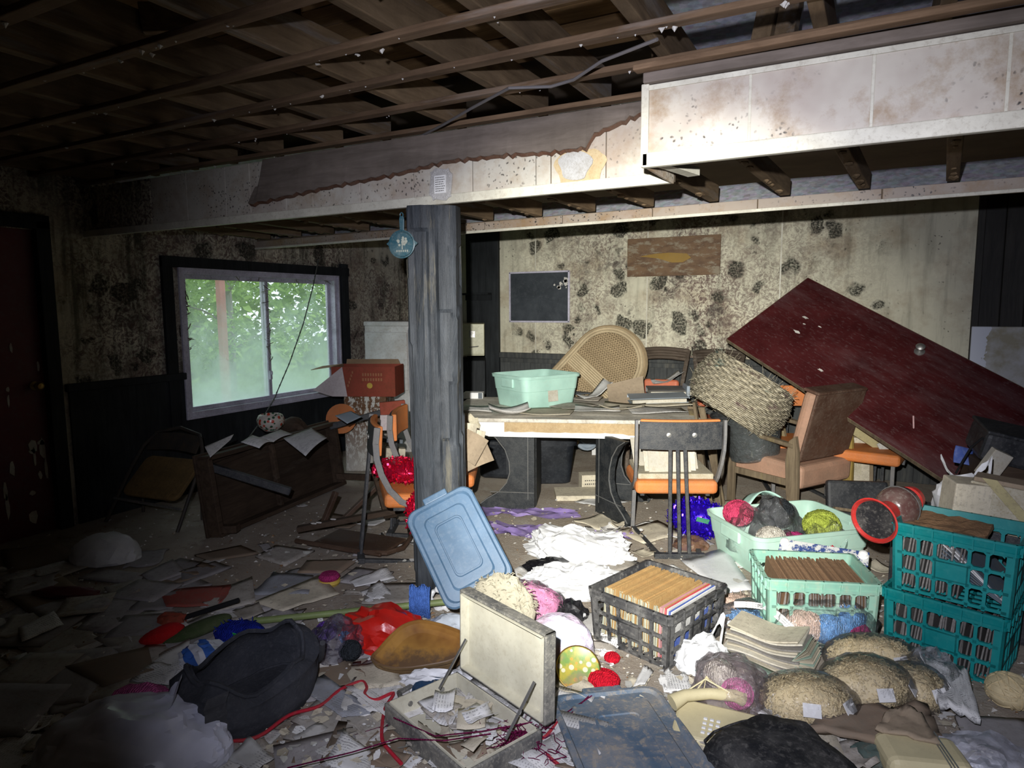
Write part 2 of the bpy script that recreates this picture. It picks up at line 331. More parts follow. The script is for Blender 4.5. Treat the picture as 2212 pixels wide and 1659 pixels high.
# back wall: black boxed pillar, shelf bracket, chair rail, upright boards
pil = MB().box((.41, .05, 2.9), (-3.83, YB-.025, 1.45)).build('black_pillar', 'black_board', wb, bevel=.006)
MB().box((.36, .10, .022), (-3.885, YB-.09, 1.645)).box((.33, .02, .06), (-3.87, YB-.06, 1.605)).build('shelf', 'black_board', pil, bevel=.003)
MB().box((4.34, .05, .06), (-1.45, YB-.025, .975)).box((4.34, .025, .05), (-1.45, YB-.0125, .92)).build('chair_rail', 'grey_board', wb, bevel=.008)
bw = MB().box((.1242, .018, .93), (0, 0, 0)).build('board', 'grey_board', wb, bevel=.006); first = True
x = -3.56; i = 0
while x < .70:
    o = bw if i == 0 else bw.copy()
    if i: COL.objects.link(o)
    o.location = (x, YB-.009-.002*(i % 3), .465); x += .1245; i += 1
dp = MB().box((.1508, .02, 2.6), (0, 0, 0)).build('board', 'dark_panel', wb, bevel=.008)
for k in range(16):
    o = dp if k == 0 else dp.copy()
    if k: COL.objects.link(o)
    o.location = (.80+k*.151, YB-.012-.003*(k % 2), 1.3)
MB().box((.05, .04, 2.6), (.715, YB-.02, 1.3)).build('corner_batten', 'dark_panel', wb, bevel=.006)
# thin vertical joints where the wall sheets meet
for xx in (-3.19, -1.97, -.75): MB().box((.012, .006, 1.6), (xx, YB-.003, 1.8)).build('joint_strip', 'trim_cream', wb)
# ------------------------------------------------------------------ red door in the left wall
d1 = struct(thing('door_1', 'dark red door in the left wall with brass knob and paint flaked white at its foot', 'door', (XL, (DY0+DY1)/2, 0)))
del d1['category']
MB().box((.045, DY1-DY0-.004, 2.03), (-.04, 0, 1.015)).build('leaf', 'red_door_paint', d1, bevel=.004)
m = MB()
for y in (-.455, .475): m.box((.14, .09, 2.08), (-.03, y, 1.04))
m.box((.14, 1.02, .09), (-.03, .01, 2.07)); m.build('frame', 'black_board', d1, bevel=.006)
kn = MB(); kn.S = True; kn.lathe([(.0, 0), (.028, 0), (.03, .005), (.013, .012), (.013, .035), (.028, .05), (.03, .065), (.018, .078), (0, .08)], 16, TM((-.018, .37, 1.0), 0, 0, pi/2), cap=(False, False)); kn.build('knob', 'brass', d1, smooth=True)
m = MB(); rr = random.Random(3)
for q in range(16):
    y = rr.choice((.20, .3, .36, .39)) + rr.uniform(-.06, .03); z = rr.uniform(.05, .62) if q < 12 else rr.uniform(.9, 1.3); w = rr.uniform(.008, .03); h = rr.uniform(.02, .12)
    m.prism([(w*rr.uniform(.6, 1.2)*cos(a*pi/3.5), h*rr.uniform(.5, 1)*sin(a*pi/3.5)) for a in range(7)], .002, TM((-.0165, y, z)) @ Matrix(((0, 0, 1, 0), (1, 0, 0, 0), (0, 1, 0, 0), (0, 0, 0, 1))))
m.build('flaked_patch', 'white_chip', d1)
# ------------------------------------------------------------------ window
w1 = struct(thing('window_1', 'white aluminium sliding window', 'window', (XL, (WY0+WY1)/2, (WZ0+WZ1)/2))); del w1['category']; del w1['label']
ww, wh = WY1-WY0, WZ1-WZ0
def frame_yz(m, y0, y1, z0, z1, t, dx, x):
    m.box((dx, t, z1-z0), (x, y0+t/2, (z0+z1)/2)); m.box((dx, t, z1-z0), (x, y1-t/2, (z0+z1)/2))
    m.box((dx, y1-y0-2*t, t), (x, (y0+y1)/2, z0+t/2)); m.box((dx, y1-y0-2*t, t), (x, (y0+y1)/2, z1-t/2))
m = MB(); frame_yz(m, -ww/2, ww/2, -wh/2, wh/2, .045, .11, -.035); m.build('window_frame', 'alu_frame', w1, bevel=.004)
m = MB(); frame_yz(m, -ww/2-.012, ww/2+.012, -wh/2-.012, wh/2+.012, .02, .02, .026); m.build('frame_lip', 'alu_frame', w1, bevel=.003)
ym = 4.385-(WY0+WY1)/2
for y0, y1, xx in ((-ww/2+.045, ym+.02, -.03), (ym-.02, ww/2-.045, -.065)):
    m = MB(); frame_yz(m, y0, y1, -wh/2+.045, wh/2-.045, .035, .03, xx); sa = m.build('sash', 'alu_frame', w1, bevel=.003)
    MB().box((.005, y1-y0-.06, wh-.15), (xx, (y0+y1)/2, 0)).build('pane', 'window_mist', sa)
MB().box((.02, .025, .08), (-.008, ym, -.33)).box((.03, .012, .03), (.0, ym, -.31)).build('latch', 'alu_frame', w1, bevel=.003)
m = MB(); rr = random.Random(5)
for q in range(130):
    e = rr.choice('mmlt'); 
    if e == 'm': c = Vector((-.005, ym+rr.uniform(-.03, .02), rr.uniform(-.2, .55)))
    elif e == 'l': c = Vector((.005, -ww/2+.05+rr.uniform(-.01, .02), rr.uniform(-.05, .55)))
    else: c = Vector((.005, rr.uniform(-.8, .8), wh/2-.05+rr.uniform(-.03, .01)))
    d = Vector((rr.uniform(0, .3), rr.gauss(0, 1), rr.gauss(0, 1))).normalized()*rr.uniform(.01, .05)
    m.tube([c-d, c+Vector((.006, rr.uniform(-.01, .01), 0)), c+d], rr.choice((.0008, .0015, .004)), 4)
m.build('cobweb_dirt', 'twig', w1)['kind'] = 'stuff'
# cord that hangs across the window
pts = [PX(688, 560, XL+.05), PX(676, 620, XL+.05), PX(655, 700, XL+.05), PX(625, 785, XL+.05), PX(592, 862, XL+.06), PX(560, 915, XL+.10), PX(528, 958, XL+.25)]
c0 = pts[-1].copy(); m = MB(); m.tube([p-c0 for p in pts], .005, 6)
for i in range(len(pts)-1):
    for q in range(5): m.tube([pts[i].lerp(pts[i+1], q/5)-c0, pts[i].lerp(pts[i+1], q/5+.04)-c0], .0075, 5)
gm('cord_grey', (.10, .11, .10), .8); tag(m.build('cord', 'cord_grey', loc=c0), 'dark twisted cord hanging down across the right pane of the window', 'cord')
# ------------------------------------------------------------------ outdoors
struct(MB().box((30, 40, .1), (XL-.12-15, 5, -.35)).build('ground_outside', 'grass'))
p0 = PX(488, 842, -8.6); p1 = PX(474, 600, -8.6)
m = MB(); m.box((.10, .10, p1.z+.9), (0, 0, (p1.z+.9)/2)); o = m.build('wooden_post', 'outdoor_red', loc=(p0.x, p0.y, -.3), bevel=.01); tag(o, 'weathered red wooden post standing outside the window', 'post')
m = MB(); m.box((.135, .135, .10), (0, 0, p1.z+.25)); 
def tree(loc, h, rad, n, seed, label, name='leafy_tree', z0=.4):
    rr = random.Random(seed); t = thing(name, label, 'tree', loc)
    m = MB(); m.S = True
    m.tube([(0, 0, 0), (.05, 0, h*.3), (-.03, .05, h*.6), (0, 0, h*.85)], [.10, .08, .05, .02], 7)
    for q in range(9):
        a = rr.uniform(0, 6.3); z = h*rr.uniform(.15, .7); m.tube([(0, 0, z), (rad*.4*cos(a), rad*.4*sin(a), z+.3), (rad*.8*cos(a), rad*.8*sin(a), z+.45)], [.03, .02, .008], 5)
    m.build('trunk', 'twig', t, smooth=True)
    m = MB(); cl = [(Vector((rr.gauss(0, rad*.5), rr.gauss(0, rad*.5), rr.uniform(z0, h))), rr.uniform(.25, .6)) for _ in range(30)]
    for q in range(n):
        c, r = rr.choice(cl); d = Vector((rr.gauss(0, 1), rr.gauss(0, 1), rr.gauss(0, 1))).normalized()*r*rr.random()**.4; p = c+d
        if p.z < -.1: continue
        e = Euler((rr.uniform(-.8, .8), rr.uniform(-.8, .8), rr.uniform(0, 6.3))).to_matrix().to_4x4(); L = rr.uniform(.05, .10)
        m.add([(-L, 0, 0), (-.2*L, -.5*L, .01), (L, 0, -.02), (-.2*L, .5*L, .01)], [(0, 1, 2, 3)], Matrix.Translation(p) @ e)
    f = m.build('foliage', 'leaf', t); f['kind'] = 'stuff'; return t
tree((-11.6, 9.4, -.3), 4.6, 1.2, 5000, 2, 'leafy green tree outside, seen through the pane with the hanging cord')
tree((-10.6, 6.0, -.3), 4.2, 1.0, 3000, 5, 'pale leafy tree outside, half hidden in mist on the window')
rr = random.Random(77); m = MB()
for q in range(26000):
    y = rr.uniform(3, 24); p = Vector((-14.6-rr.uniform(0, 1.6)*(1+.1*y)-.8*noise.noise(Vector((y*.4, 0, 0))), y, -.35+7.5*rr.random()**1.1))
    e = Euler((rr.uniform(-.9, .9), rr.uniform(-.9, .9), rr.uniform(0, 6.3))).to_matrix().to_4x4(); L = rr.uniform(.10, .22)
    m.add([(-L, 0, 0), (-.2*L, -.5*L, .01), (L, 0, -.02), (-.2*L, .5*L, .01)], [(0, 1, 2, 3)], Matrix.Translation(p) @ e)
th = m.build('thicket', 'leaf'); th['kind'] = 'stuff'; tag(th, 'dense green thicket along the far side of the grass outside', 'foliage')
# ------------------------------------------------------------------ ceiling: battens, rafters, deck
ce = struct(MB().box((XR-XL, YB-YF, .02), ((XL+XR)/2, (YB+YF)/2, 2.89)).build('ceiling', 'old_ply'))
rr = random.Random(21)
by = [2.83, 2.49, 2.15, 1.845, 1.50, 1.16, .82, .48, .14, -.3, -.8, -1.3]
for i, y in enumerate(by):
    m = MB(); n = 14; L = XR-XL
    m.bar((XL, y+rr.uniform(-.02, .02), 2.368), (XR, y+rr.uniform(-.015, .015), 2.368+rr.uniform(-.008, .012)), .052, .022)
    b = m.build('batten', 'batten_wood', ce, bevel=.004)
# nail heads, plaster crumbs and cobweb specks stuck to the battens
m = MB()
for q in range(170):
    y = rr.choice(by[:6])+rr.uniform(-.024, .024); x = rr.uniform(-4.4, .8); r = rr.choice((.003, .004, .006, .010))
    m.blob(1, lambda v: (x+v.x*r*rr.uniform(.7, 1.4), y+v.y*r, 2.356-abs(v.z)*r*rr.uniform(.5, 2)))
m.build('plaster_crumb', 'white_chip', ce)['kind'] = 'stuff'
for k in range(20):
    x = -4.7+k*.405+rr.uniform(-.03, .03)
    if x > 3: break
    MB().bar((x, YF, 2.455), (x+rr.uniform(-.04, .04), 2.95, 2.455), .045, .15).build('rafter', 'rafter_wood', ce, bevel=.004)
    if k % 2 == 0:   # braces nailed across
        MB().bar((x, .4+rr.uniform(0, 1.6), 2.50), (x+.41, 1.0+rr.uniform(0, 1.5), 2.56), .03, .10).build('brace', 'rafter_wood', ce, bevel=.003)
for k in range(31):
    y = YF+.07+k*.151
    xe = -.80 if y > 2.45 else XR
    m = MB(); m.box((xe-XL, .145, .02), ((XL+xe)/2, y, 2.66+rr.uniform(0, .006))); m.build('roof_board', 'deck_wood', ce, bevel=.003)
MB().box((4.0, 1.9, .012), (1.2, 3.35, 2.70)).build('roof_sheet', 'galvanised', ce)
for dx in (0, .085): MB().bar((-.44+dx, 2.85, 2.44), (-.42+dx, 2.98, 2.72), .075, .05).build('stud', 'rafter_wood', ce, bevel=.004)
MB().bar((-.86, 2.95, 2.40), (-.86, 2.95, 2.75), .06, .05).build('stud', 'rafter_wood', ce, bevel=.004)
MB().bar((-.8, 3.05, 2.52), (.9, 3.05, 2.53), .05, .02).build('batten', 'batten_wood', ce, bevel=.004)
# lower bay behind the main beam
for k in range(16):
    x = -4.72+k*.383
    if x > 1.3: break
    xx = x+.02; m = MB(); m.bar((xx-.05, 2.95, 2.165), (xx+.03, 4.10-.055*(x+2), 2.14), .055, .09); ra = m.build('rafter', 'rafter_wood', ce, bevel=.006)
    m = MB()
    for q in range(9):
        t = rr.random(); c = Vector((xx-.05, 2.95, 2.12)).lerp(Vector((xx+.03, 4.05-.055*(x+2), 2.095)), t); r = rr.uniform(.008, .02)
        m.blob(1, lambda v: c+Vector((v.x*r*1.3, v.y*r*2, v.z*r*rr.uniform(.5, 1))))
    m.build('clinging_scrap', 'rafter_wood', ra)['kind'] = 'stuff'
MB().box((XR-XL, .9, .012), ((XL+XR)/2, 3.45, 2.42), TM((0, 0, 0))).build('roof_sheet', 'galvanised', ce)
m = MB(); m.grid(24, 1, lambda a, b: (XL+a*6.2, 4.22+b*.35-.055*(XL+a*6.2+2), 2.06+b*.20+.004*sin(a*90))); m.build('metal_flashing', 'galvanised', ce)
MB().box((XR-XL, 2.4, .02), ((XL+XR)/2, 5.35, 2.42)).build('ceiling_panel', 'old_ply', ce)
# ------------------------------------------------------------------ main boxed beam
t1 = struct(MB().box((4.12, .03, .31), (-2.81, 2.828, 2.165)).build('trim_1', 'old_ply'))
js = [-4.87, -4.5, -4.12] + [PY(u, 440, 2.8).x for u in (405, 490, 543, 620, 678, 780, 895, 1022, 1158, 1190, 1308)] + [-.75]
for i in range(len(js)-1):
    m = MB(); m.box((js[i+1]-js[i]-.005, .012, .29), ((js[i]+js[i+1])/2, 2.806-rr.uniform(0, .004), 2.185)); m.build('tile', 'beam_tile' if js[i] > -4.2 else 'plaster_left', t1, bevel=.002)
MB().box((4.12, .03, .045), (-2.81, 2.802, 2.022)).build('edge_strip', 'trim_cream', t1, bevel=.004)
# torn hardboard that has peeled off the ceiling and droops over the tiles
up_ = [(552, 404), (600, 391), (700, 365), (860, 326), (1000, 302), (1200, 266), (1300, 248), (1390, 230)]
lo_ = [(537, 441), (600, 427), (700, 404), (850, 375), (965, 346), (1100, 332), (1190, 327), (1262, 318), (1268, 316), (1282, 288), (1388, 241)]
def along(P, t):
    x = P[0][0]+(P[-1][0]-P[0][0])*t
    for (a, b), (c, d) in zip(P, P[1:]):
        if x <= c+1e-6: return x, b+(d-b)*(x-a)/(c-a)
    return P[-1]
m = MB()
def fn(a, b):
    pu = PY(*along(up_, a), 2.788); pu.z = max(pu.z, 2.335) if a > .02 else pu.z; x, y = along(lo_, a); y += 2.2*sin(x*.9)+1.5*sin(x*2.3); pl = PY(x, y, 2.772)
    p = pu.lerp(pl, b); p.y -= .003*sin(b*pi)+.012*max(0, b-.75); return p
m.grid(90, 5, fn); hb = m.build('peeled_hardboard', 'hardboard', t1, solid=.006)
m = MB(); m.grid(90, 1, lambda a, b: fn(a, 1) + Vector((0, .004+.014*b, -.012*b+.002*sin(a*300)))); m.build('torn_edge', 'jagged_edge', hb, solid=.003)
# a round damp patch with a plaster disc
c = PY(1243, 358, 2.79); m = MB(); rr = random.Random(9)
m.prism([(.075*(1+.12*sin(3*a)+.08*sin(5*a+1))*cos(a), .068*(1+.1*sin(2*a+2))*sin(a)) for a in [i*2*pi/26 for i in range(26)]], .006, TM(c, 0, pi/2))
gm('plaster_disc', (.46, .46, .45), .9, dirt=.5, ds=25, dc=(.2, .17, .12)); m.build('damp_patch', 'plaster_disc', t1)
m = MB(); m.prism([(.115*(1+.10*sin(3*a)+.06*sin(7*a))*cos(a)+.02, .095*(1+.14*sin(2*a+2)+.05*sin(9*a))*sin(a)-.01) for a in [i*2*pi/32 for i in range(32)]], .003, TM(c+Vector((0, .0035, 0)), 0, pi/2))
gm('rust_ring', (.50, .40, .24), .8, dirt=.5, ds=12, dc=(.33, .22, .10)); m.build('stain_ring', 'rust_ring', t1)
# ------------------------------------------------------------------ boxed section that steps forward on the right
t2 = struct(MB().box((2.2, .02, .27), (.35, 2.447, 2.145)).build('trim_2', 'old_ply'))
jx = [-.75, -.396, -.035, .306, .65, 1.0, 1.45]
for i in range(len(jx)-1): MB().box((jx[i+1]-jx[i]-.008, .012, .262), ((jx[i]+jx[i+1])/2, 2.432-rr.uniform(0, .003), 2.145)).build('tile', 'box_tile', t2, bevel=.002)
for i in range(1, len(jx)-1): MB().box((.01, .006, .262), (jx[i], 2.427, 2.145)).build('joint_strip', 'trim_cream', t2, bevel=.002)
MB().box((2.22, .03, .05), (.35, 2.428, 2.02)).build('edge_strip', 'trim_cream', t2, bevel=.004)
MB().box((2.22, .012, .018), (.35, 2.424, 2.268)).build('edge_strip', 'trim_cream', t2, bevel=.002)
MB().box((.028, .03, .285), (-.752, 2.428, 2.14)).build('corner_strip', 'trim_cream', t2, bevel=.004)
MB().box((.012, .37, .285), (-.752, 2.62, 2.14)).build('return_tile', 'box_tile', t2, bevel=.002)
MB().bar((-.72, 2.5, 2.03), (-.66, 2.78, 2.03), .05, .03).build('corner_block', 'trim_cream', t2)
MB().box((2.25, .06, .035), (.37, 2.425, 2.297), TM((0, 0, 0))).build('ledge_board', 'hardboard', t2, bevel=.004)
MB().bar((-.78, 2.38, 2.325), (1.5, 2.36, 2.335), .05, .02).build('batten', 'batten_wood', t2, bevel=.004)
# ------------------------------------------------------------------ second beam near the back wall
yb2 = lambda x: 4.12-.055*(x+2)
t3 = struct(MB().bar((XL, yb2(XL)+.05, 2.075), (1.9, yb2(1.9)+.05, 2.055), .07, .06).build('trim_3', 'old_ply'))
xs = [XL+i*.61 for i in range(12)]
for a, b in zip(xs, xs[1:]): MB().bar((a+.003, yb2(a), 2.06), (b-.003, yb2(b), 2.06), .012, .06).build('tile', 'dirty_tile', t3, bevel=.002)
MB().bar((XL, yb2(XL)-.008, 2.028), (1.9, yb2(1.9)-.008, 2.028), .016, .018).build('edge_strip', 'trim_cream', t3, bevel=.003)
# ------------------------------------------------------------------ square log post under the beam
pb = (PZ(882, 1270)+PZ(985, 1280))/2; pb.y += .09
m = MB(); m.S = True; rr = random.Random(4); n = 56; rows = 110
def pv(i, j):
    a = 2*pi*i/n + .3; z = 2.0*j/rows; r = .132/max(abs(cos(a-.3-.18)), abs(sin(a-.3-.18)))**.62*1.02
    k = noise.noise(Vector((cos(a)*3, sin(a)*3, z*.7)))*.014 + noise.noise(Vector((cos(a)*9, sin(a)*9, z*1.1+4)))*.009
    st = math.floor(a*2.6+.35*noise.noise(Vector((z*.6, 2, a)))); fl = math.floor(z*3.1+st*.37+noise.noise(Vector((st*1.7, 0, 3)))*2.2); k += noise.noise(Vector((st*2.13+.3, fl*3.31+.2, 1.7)))*.020 - .010*max(0, 1-abs((a*2.6) % 1-.5)*-14-7.2 if False else 0)
    e_ = abs(((a*2.6) % 1.0)-.5); k -= .012*max(0, (e_-.42)/.08)
    return ((r+k)*cos(a)-.012*(z-1)*.5, (r+k)*sin(a), z)
vs = [pv(i, j) for j in range(rows+1) for i in range(n)]; fs = [(j*n+i, j*n+(i+1) % n, (j+1)*n+(i+1) % n, (j+1)*n+i) for j in range(rows) for i in range(n)]
m.add(vs, fs + [tuple(range(n))[::-1], tuple(rows*n+i for i in range(n))])
tag(m.build('support_post', 'post_wood', smooth=True, loc=(pb.x, pb.y, 0), sharp=25), 'thick blackened wooden post carrying the cream boxed beam', 'post')
POST = pb.copy()

# loose electric cable strung under the battens
px = [(1420, 85), (1300, 132), (1240, 172), (1190, 187), (1100, 190), (1020, 233), (960, 268), (925, 286), (865, 316), (800, 354), (740, 386), (690, 394), (620, 384), (590, 366)]
Pc = [PZ(u, v, 2.338) for u, v in px]; c0 = Pc[0].copy(); m = MB(); m.tube([p-c0 for p in Pc], .006, 7); gm('cable_grey', (.16, .15, .15), .6)
tag(m.build('electric_cable', 'cable_grey', loc=c0, smooth=True), 'grey electric cable strung loosely under the ceiling battens', 'cable')
# ================================================================== FURNITURE
gm('table_top', (.66, .63, .55), .8, dirt=.55, dc=(.24, .2, .15), ds=5, bump=.3)
gm('laminate', (.80, .80, .78), .45, dirt=.10)
gm('chipboard', (.50, .37, .21), .9, dirt=.5, ds=30, dc=(.26, .17, .08), bump=.6, c2=(.6, .5, .33), c2t=.6, c2s=40)
gm('speckle_board', (.66, .60, .44), .8, dirt=.45, ds=55, dc=(.3, .25, .17), bump=.2)
gm('black_leg', (.014, .017, .020), .5, dirt=.26, dc=(.12, .12, .11), ds=16, bump=.2)
gm('grey_edge', (.12, .125, .125), .7, dirt=.4)
gm('orange_vinyl', (.62, .19, .045), .55, dirt=.32, dc=(.36, .22, .13), ds=6, bump=.35, fine=90)
gm('coral_vinyl', (.62, .17, .085), .5, dirt=.3, dc=(.3, .2, .15), ds=6, bump=.1)
gm('salmon_vinyl', (.42, .245, .165), .6, dirt=.45, dc=(.24, .17, .12), ds=6, bump=.2, fine=70)
gm('brown_vinyl', (.085, .042, .027), .6, dirt=.4, dc=(.20, .15, .11), ds=5, bump=.2)
gm('chair_black', (.022, .025, .030), .5, dirt=.32, dc=(.19, .18, .16), ds=18, bump=.25)
gm('chair_grey', (.14, .14, .145), .6, dirt=.5, dc=(.26, .24, .20), ds=12, bump=.2)
m_wood('old_wood', (.13, .095, .06), (.30, .235, .15), .85, axis='Z', pale=(.34, .28, .13), pf=.58)
m_wood('brown_wood', (.050, .032, .020), (.12, .08, .052), .8, axis='X', pale=(.16, .13, .10), pf=.6)
m_wood('bamboo_dark', (.07, .05, .036), (.18, .14, .105), .75, axis='X', pale=(.26, .23, .19), pf=.56)
m_wood('yellow_wood', (.30, .20, .05), (.46, .33, .09), .75, axis='Z', pale=(.2, .16, .1), pf=.6)
gm('white_enamel', (.62, .62, .60), .45, dirt=.3, dc=(.26, .15, .07), ds=5, bump=.03)
s = NT('rusty_enamel'); b = s.ramp(s.noise(3, 4), (.3, (.56, .55, .49)), (.7, (.66, .65, .58)))
x, y, z = s.sep(); g = s.ramp(z, (.05, .25), (.5, 1.))
sp = s.math('MULTIPLY', s.ramp(s.noise(26, 5, .7, co=s.map((1.2, 1.2, .6))), (.45, 0.), (.50, 1.)), g)
s.col(s.mix(sp, b, (.14, .062, .02))); s.rough(.6); s.bump(s.noise(50, 4), .2, .01)
gm('beige_steel', (.56, .55, .38), .4, dirt=.2, bump=.02)
gm('steel', (.5, .5, .48), .35, metal=.8, dirt=.4)
# ---- the white table
TBL = Vector((-2.083, 4.892, 0)); TR = radians(21); TZ = .70
t = thing('table', 'white laminate table with chipped edges on black curved legs', 'table', TBL, TR)
L, Wd = 1.87, 1.15
MB().box((L, Wd, .028), (0, 0, TZ-.014)).build('tabletop', 'table_top', t, bevel=.006)
m = MB(); m.box((L-.02, .02, .105), (0, -Wd/2+.012, TZ-.08)); m.box((.02, Wd-.02, .105), (L/2-.012, 0, TZ-.08)); m.box((.02, Wd-.02, .105), (-L/2+.012, 0, TZ-.08)); m.box((L-.02, .02, .105), (0, Wd/2-.012, TZ-.08))
m.build('apron', 'chipboard', t, bevel=.003)
m = MB()   # what is left of the white facing: a full piece at the left, a ragged strip below the break
m.box((.19, .004, .105), (-.56, -Wd/2-.001, TZ-.08))
rr = random.Random(8); P = [(-.47, 0), (.50, 0)]; topl = [(.50-.97*i/24, (.034 if i > 3 else .012+.006*i)+.006*rr.random()) for i in range(25)]
m.prism([(x_, y_) for x_, y_ in P]+topl, .004, TM((0, -Wd/2+.0005, TZ-.133), 0, pi/2)); m.build('white_facing', 'laminate', t)
m = MB(); m.prism([(.48, .0), (.66, -.10), (.72, -.095), (.80, .0), (.80, .085), (.50, .085)], .012, TM((0, -Wd/2+.0, TZ-.115), 0, pi/2)); m.build('speckled_facing', 'speckle_board', t)
m = MB(); m.S = True; m.blob(3, lambda v: (v.x*.10*(1+.3*fbm(v, 2.2, 1)), v.y*.08, v.z*.075*(1+.5*fbm(v, 3, 2))), TM((-.74, -Wd/2-.01, TZ-.05))); m.build('broken_corner', 'speckle_board', t, smooth=True)
def leg_panel(flip):
    """side view of the pedestal: straight outer post, sweeping inner curve with a flared foot"""
    P = [(.0, 0), (.40, 0), (.415, .03), (.36, .075), (.27, .13), (.21, .20), (.185, .28), (.19, .36), (.22, .45), (.29, .54), (.37, .585), (.0, .585)]
    return [(-x_ if flip else x_, y_) for x_, y_ in P]
def leg(px, rz, flip, name='leg'):
    m = MB(); pl = leg_panel(flip); M = TM(px, rz) @ TM((0, 0, 0), 0, pi/2)
    m.prism(pl if not flip else pl[::-1], -.05, M); lg = m.build(name, 'black_leg', t, bevel=.006)
    e = MB(); k = pl[2:11]; e.tube([M @ Vector((x_, y_, .002)) for x_, y_ in k], .004, 5); e.build('edge_moulding', 'grey_edge', lg)
    e = MB(); sg = -1 if flip else 1; e.box((.005, .003, .50), (0, 0, 0), M @ TM((sg*.05, .33, .001), 0, pi/2)); e.box((.33, .005, .003), (0, 0, 0), M @ TM((sg*.17, .13, .002))); e.build('groove', 'grey_edge', lg)
    return lg
inv = TM(TBL, TR).inverted()
a = inv @ PZ(1155, 1102); leg((a.x, a.y, 0), radians(-2), True)
a2 = inv @ PZ(1285, 1105); leg((a2.x, a2.y, 0), radians(-58), False)
MB().box((.05, .40, .585), (a.x-.02, a.y+.30, .2925)).build('leg', 'black_leg', t, bevel=.006)
leg((a2.x+.02, a2.y+.36, 0), radians(-14), False)
# ---- black steel chairs with orange pads
def chair_a(label, loc, rz, tilt=None):
    t = thing('stacking_chair', label, 'chair', loc, (tilt[0], tilt[1], rz) if tilt else rz)
    w = .52
    m = MB(); m.grid(14, 1, lambda a, b: ((a-.5)*w*.93, -.055-.03*(1-(2*a-1)**2), .655+b*.165)); m.build('backrest', 'chair_black', t, solid=.012)
    m = MB(); m.grid(14, 3, lambda a, b: ((a-.5)*w*.90, -.034-.03*(1-(2*a-1)**2), .66+b*.172)); m.build('back_pad', 'orange_vinyl', t, solid=.03, bevel=.008)
    for k in (-1, 1):
        bo = MB(); bo.S = True; bo.lathe([(0, 0), (.016, 0), (.014, .006), (0, .009)], 12, TM((k*.075, -.088, .745), 0, pi/2), cap=(False, False)); bo.build('bolt', 'steel', t, smooth=True)
        P = [Vector((k*w/2, -.055, .83)), Vector((k*w/2, -.06, .74)), Vector((k*w/2, -.05, .65)), Vector((k*.255, -.02, .56)), Vector((k*.25, .03, .47)), Vector((k*.245, .10, .40)), Vector((k*.24, .22, .352))]
        b = MB()
        for p, q in zip(P, P[1:]): b.bar(p, q+(q-p)*.08, .018, .035, (0, 1, .4))
        b.build('side_bar', 'chair_grey', t, bevel=.003)
        MB().bar((k*.20, .40, .36), (k*.205, .43, .012), .026, .026).build('leg', 'chair_grey', t, bevel=.003)
        MB().bar((k*.205, .45, .012), (k*.12, -.10, .012), .03, .022).build('runner', 'chair_black', t, bevel=.003)
        MB().bar((k*.20, .40, .345), (k*.20, .06, .345), .026, .022).build('seat_rail', 'chair_black', t, bevel=.003)
    for i in (-1, 0, 1): MB().bar((i*.043-.02, -.075, .67), (i*.058, -.105, .02), .017, .02).build('rod', 'chair_black', t, bevel=.002)
    MB().bar((-.15, -.105, .016), (.15, -.105, .016), .04, .03).build('base_bar', 'chair_black', t, bevel=.003)
    m = MB(); m.box((.50, .46, .085), (0, .235, .40)); m.build('seat', 'orange_vinyl', t, bevel=.028, seg=3)
    return t
CH1 = PZ(1460, 1192); CH1r = radians(26)
ch1 = chair_a('black steel chair with orange seat holding a stack of papers, back turned', CH1, CH1r)
def chair_copy(label, loc, rot):
    c = copy_tree(ch1); c.location = loc; c.rotation_euler = rot if isinstance(rot, tuple) else (0, 0, rot); c['label'] = label; return c
CH2 = Vector((-2.60, 3.10, 0)); CH2r = radians(-47)
chair_copy('black steel chair beside the post, red tinsel bag on its orange seat', CH2, (radians(-4), 0, CH2r))
chair_copy('black steel chair with orange pads standing right behind the post', PZ(876, 884, .83)*1 - Vector((0, 0, .83)), radians(-62))
chair_copy('black steel chair with plain orange back, pushed between straw hamper and leaning red door', (-.62, 5.95, 0), radians(205))
chair_copy('black steel chair with faded orange seat under the leaning red door', (.05, 5.85, 0), radians(170))
# ---- stack of papers on the front chair's seat (its own sheets)
gm('old_paper', (.62, .59, .50), .9, dirt=.5, dc=(.34, .28, .18), ds=9, bump=.3, rv=.25)
gm('mold_paper', (.56, .52, .40), .9, dirt=.75, dc=(.30, .25, .15), ds=14, bump=.5, rv=.2)
cm = TM(CH1, CH1r)
def on_chair(p): return cm @ Vector(p)
rr = random.Random(31)
o = MB().box((.46, .40, .035)).build('magazine', 'mold_paper', loc=on_chair((.0, .25, .46)), rot=(0, 0, CH1r), bevel=.006); tag(o, 'swollen mouldy magazine lying flat on the orange seat of the black chair', 'magazine')
for i in range(9):
    w, h = rr.uniform(.26, .32), rr.uniform(.18, .225)
    m = MB(); m.grid(5, 4, lambda a, b: ((a-.5)*w, .012*sin(a*3+i)+.05*b, b*h)); y = .09+i*.022
    o = m.build('paper_sheet', 'old_paper', loc=on_chair((-.02+rr.uniform(-.05, .06), y, .478)), rot=(radians(-12)-.05*i, 0, CH1r+rr.uniform(-.1, .1)), solid=.004)
    tag(o, 'stained paper sheet standing in the stack on the orange chair seat', 'paper', 'papers stacked on the orange chair seat')
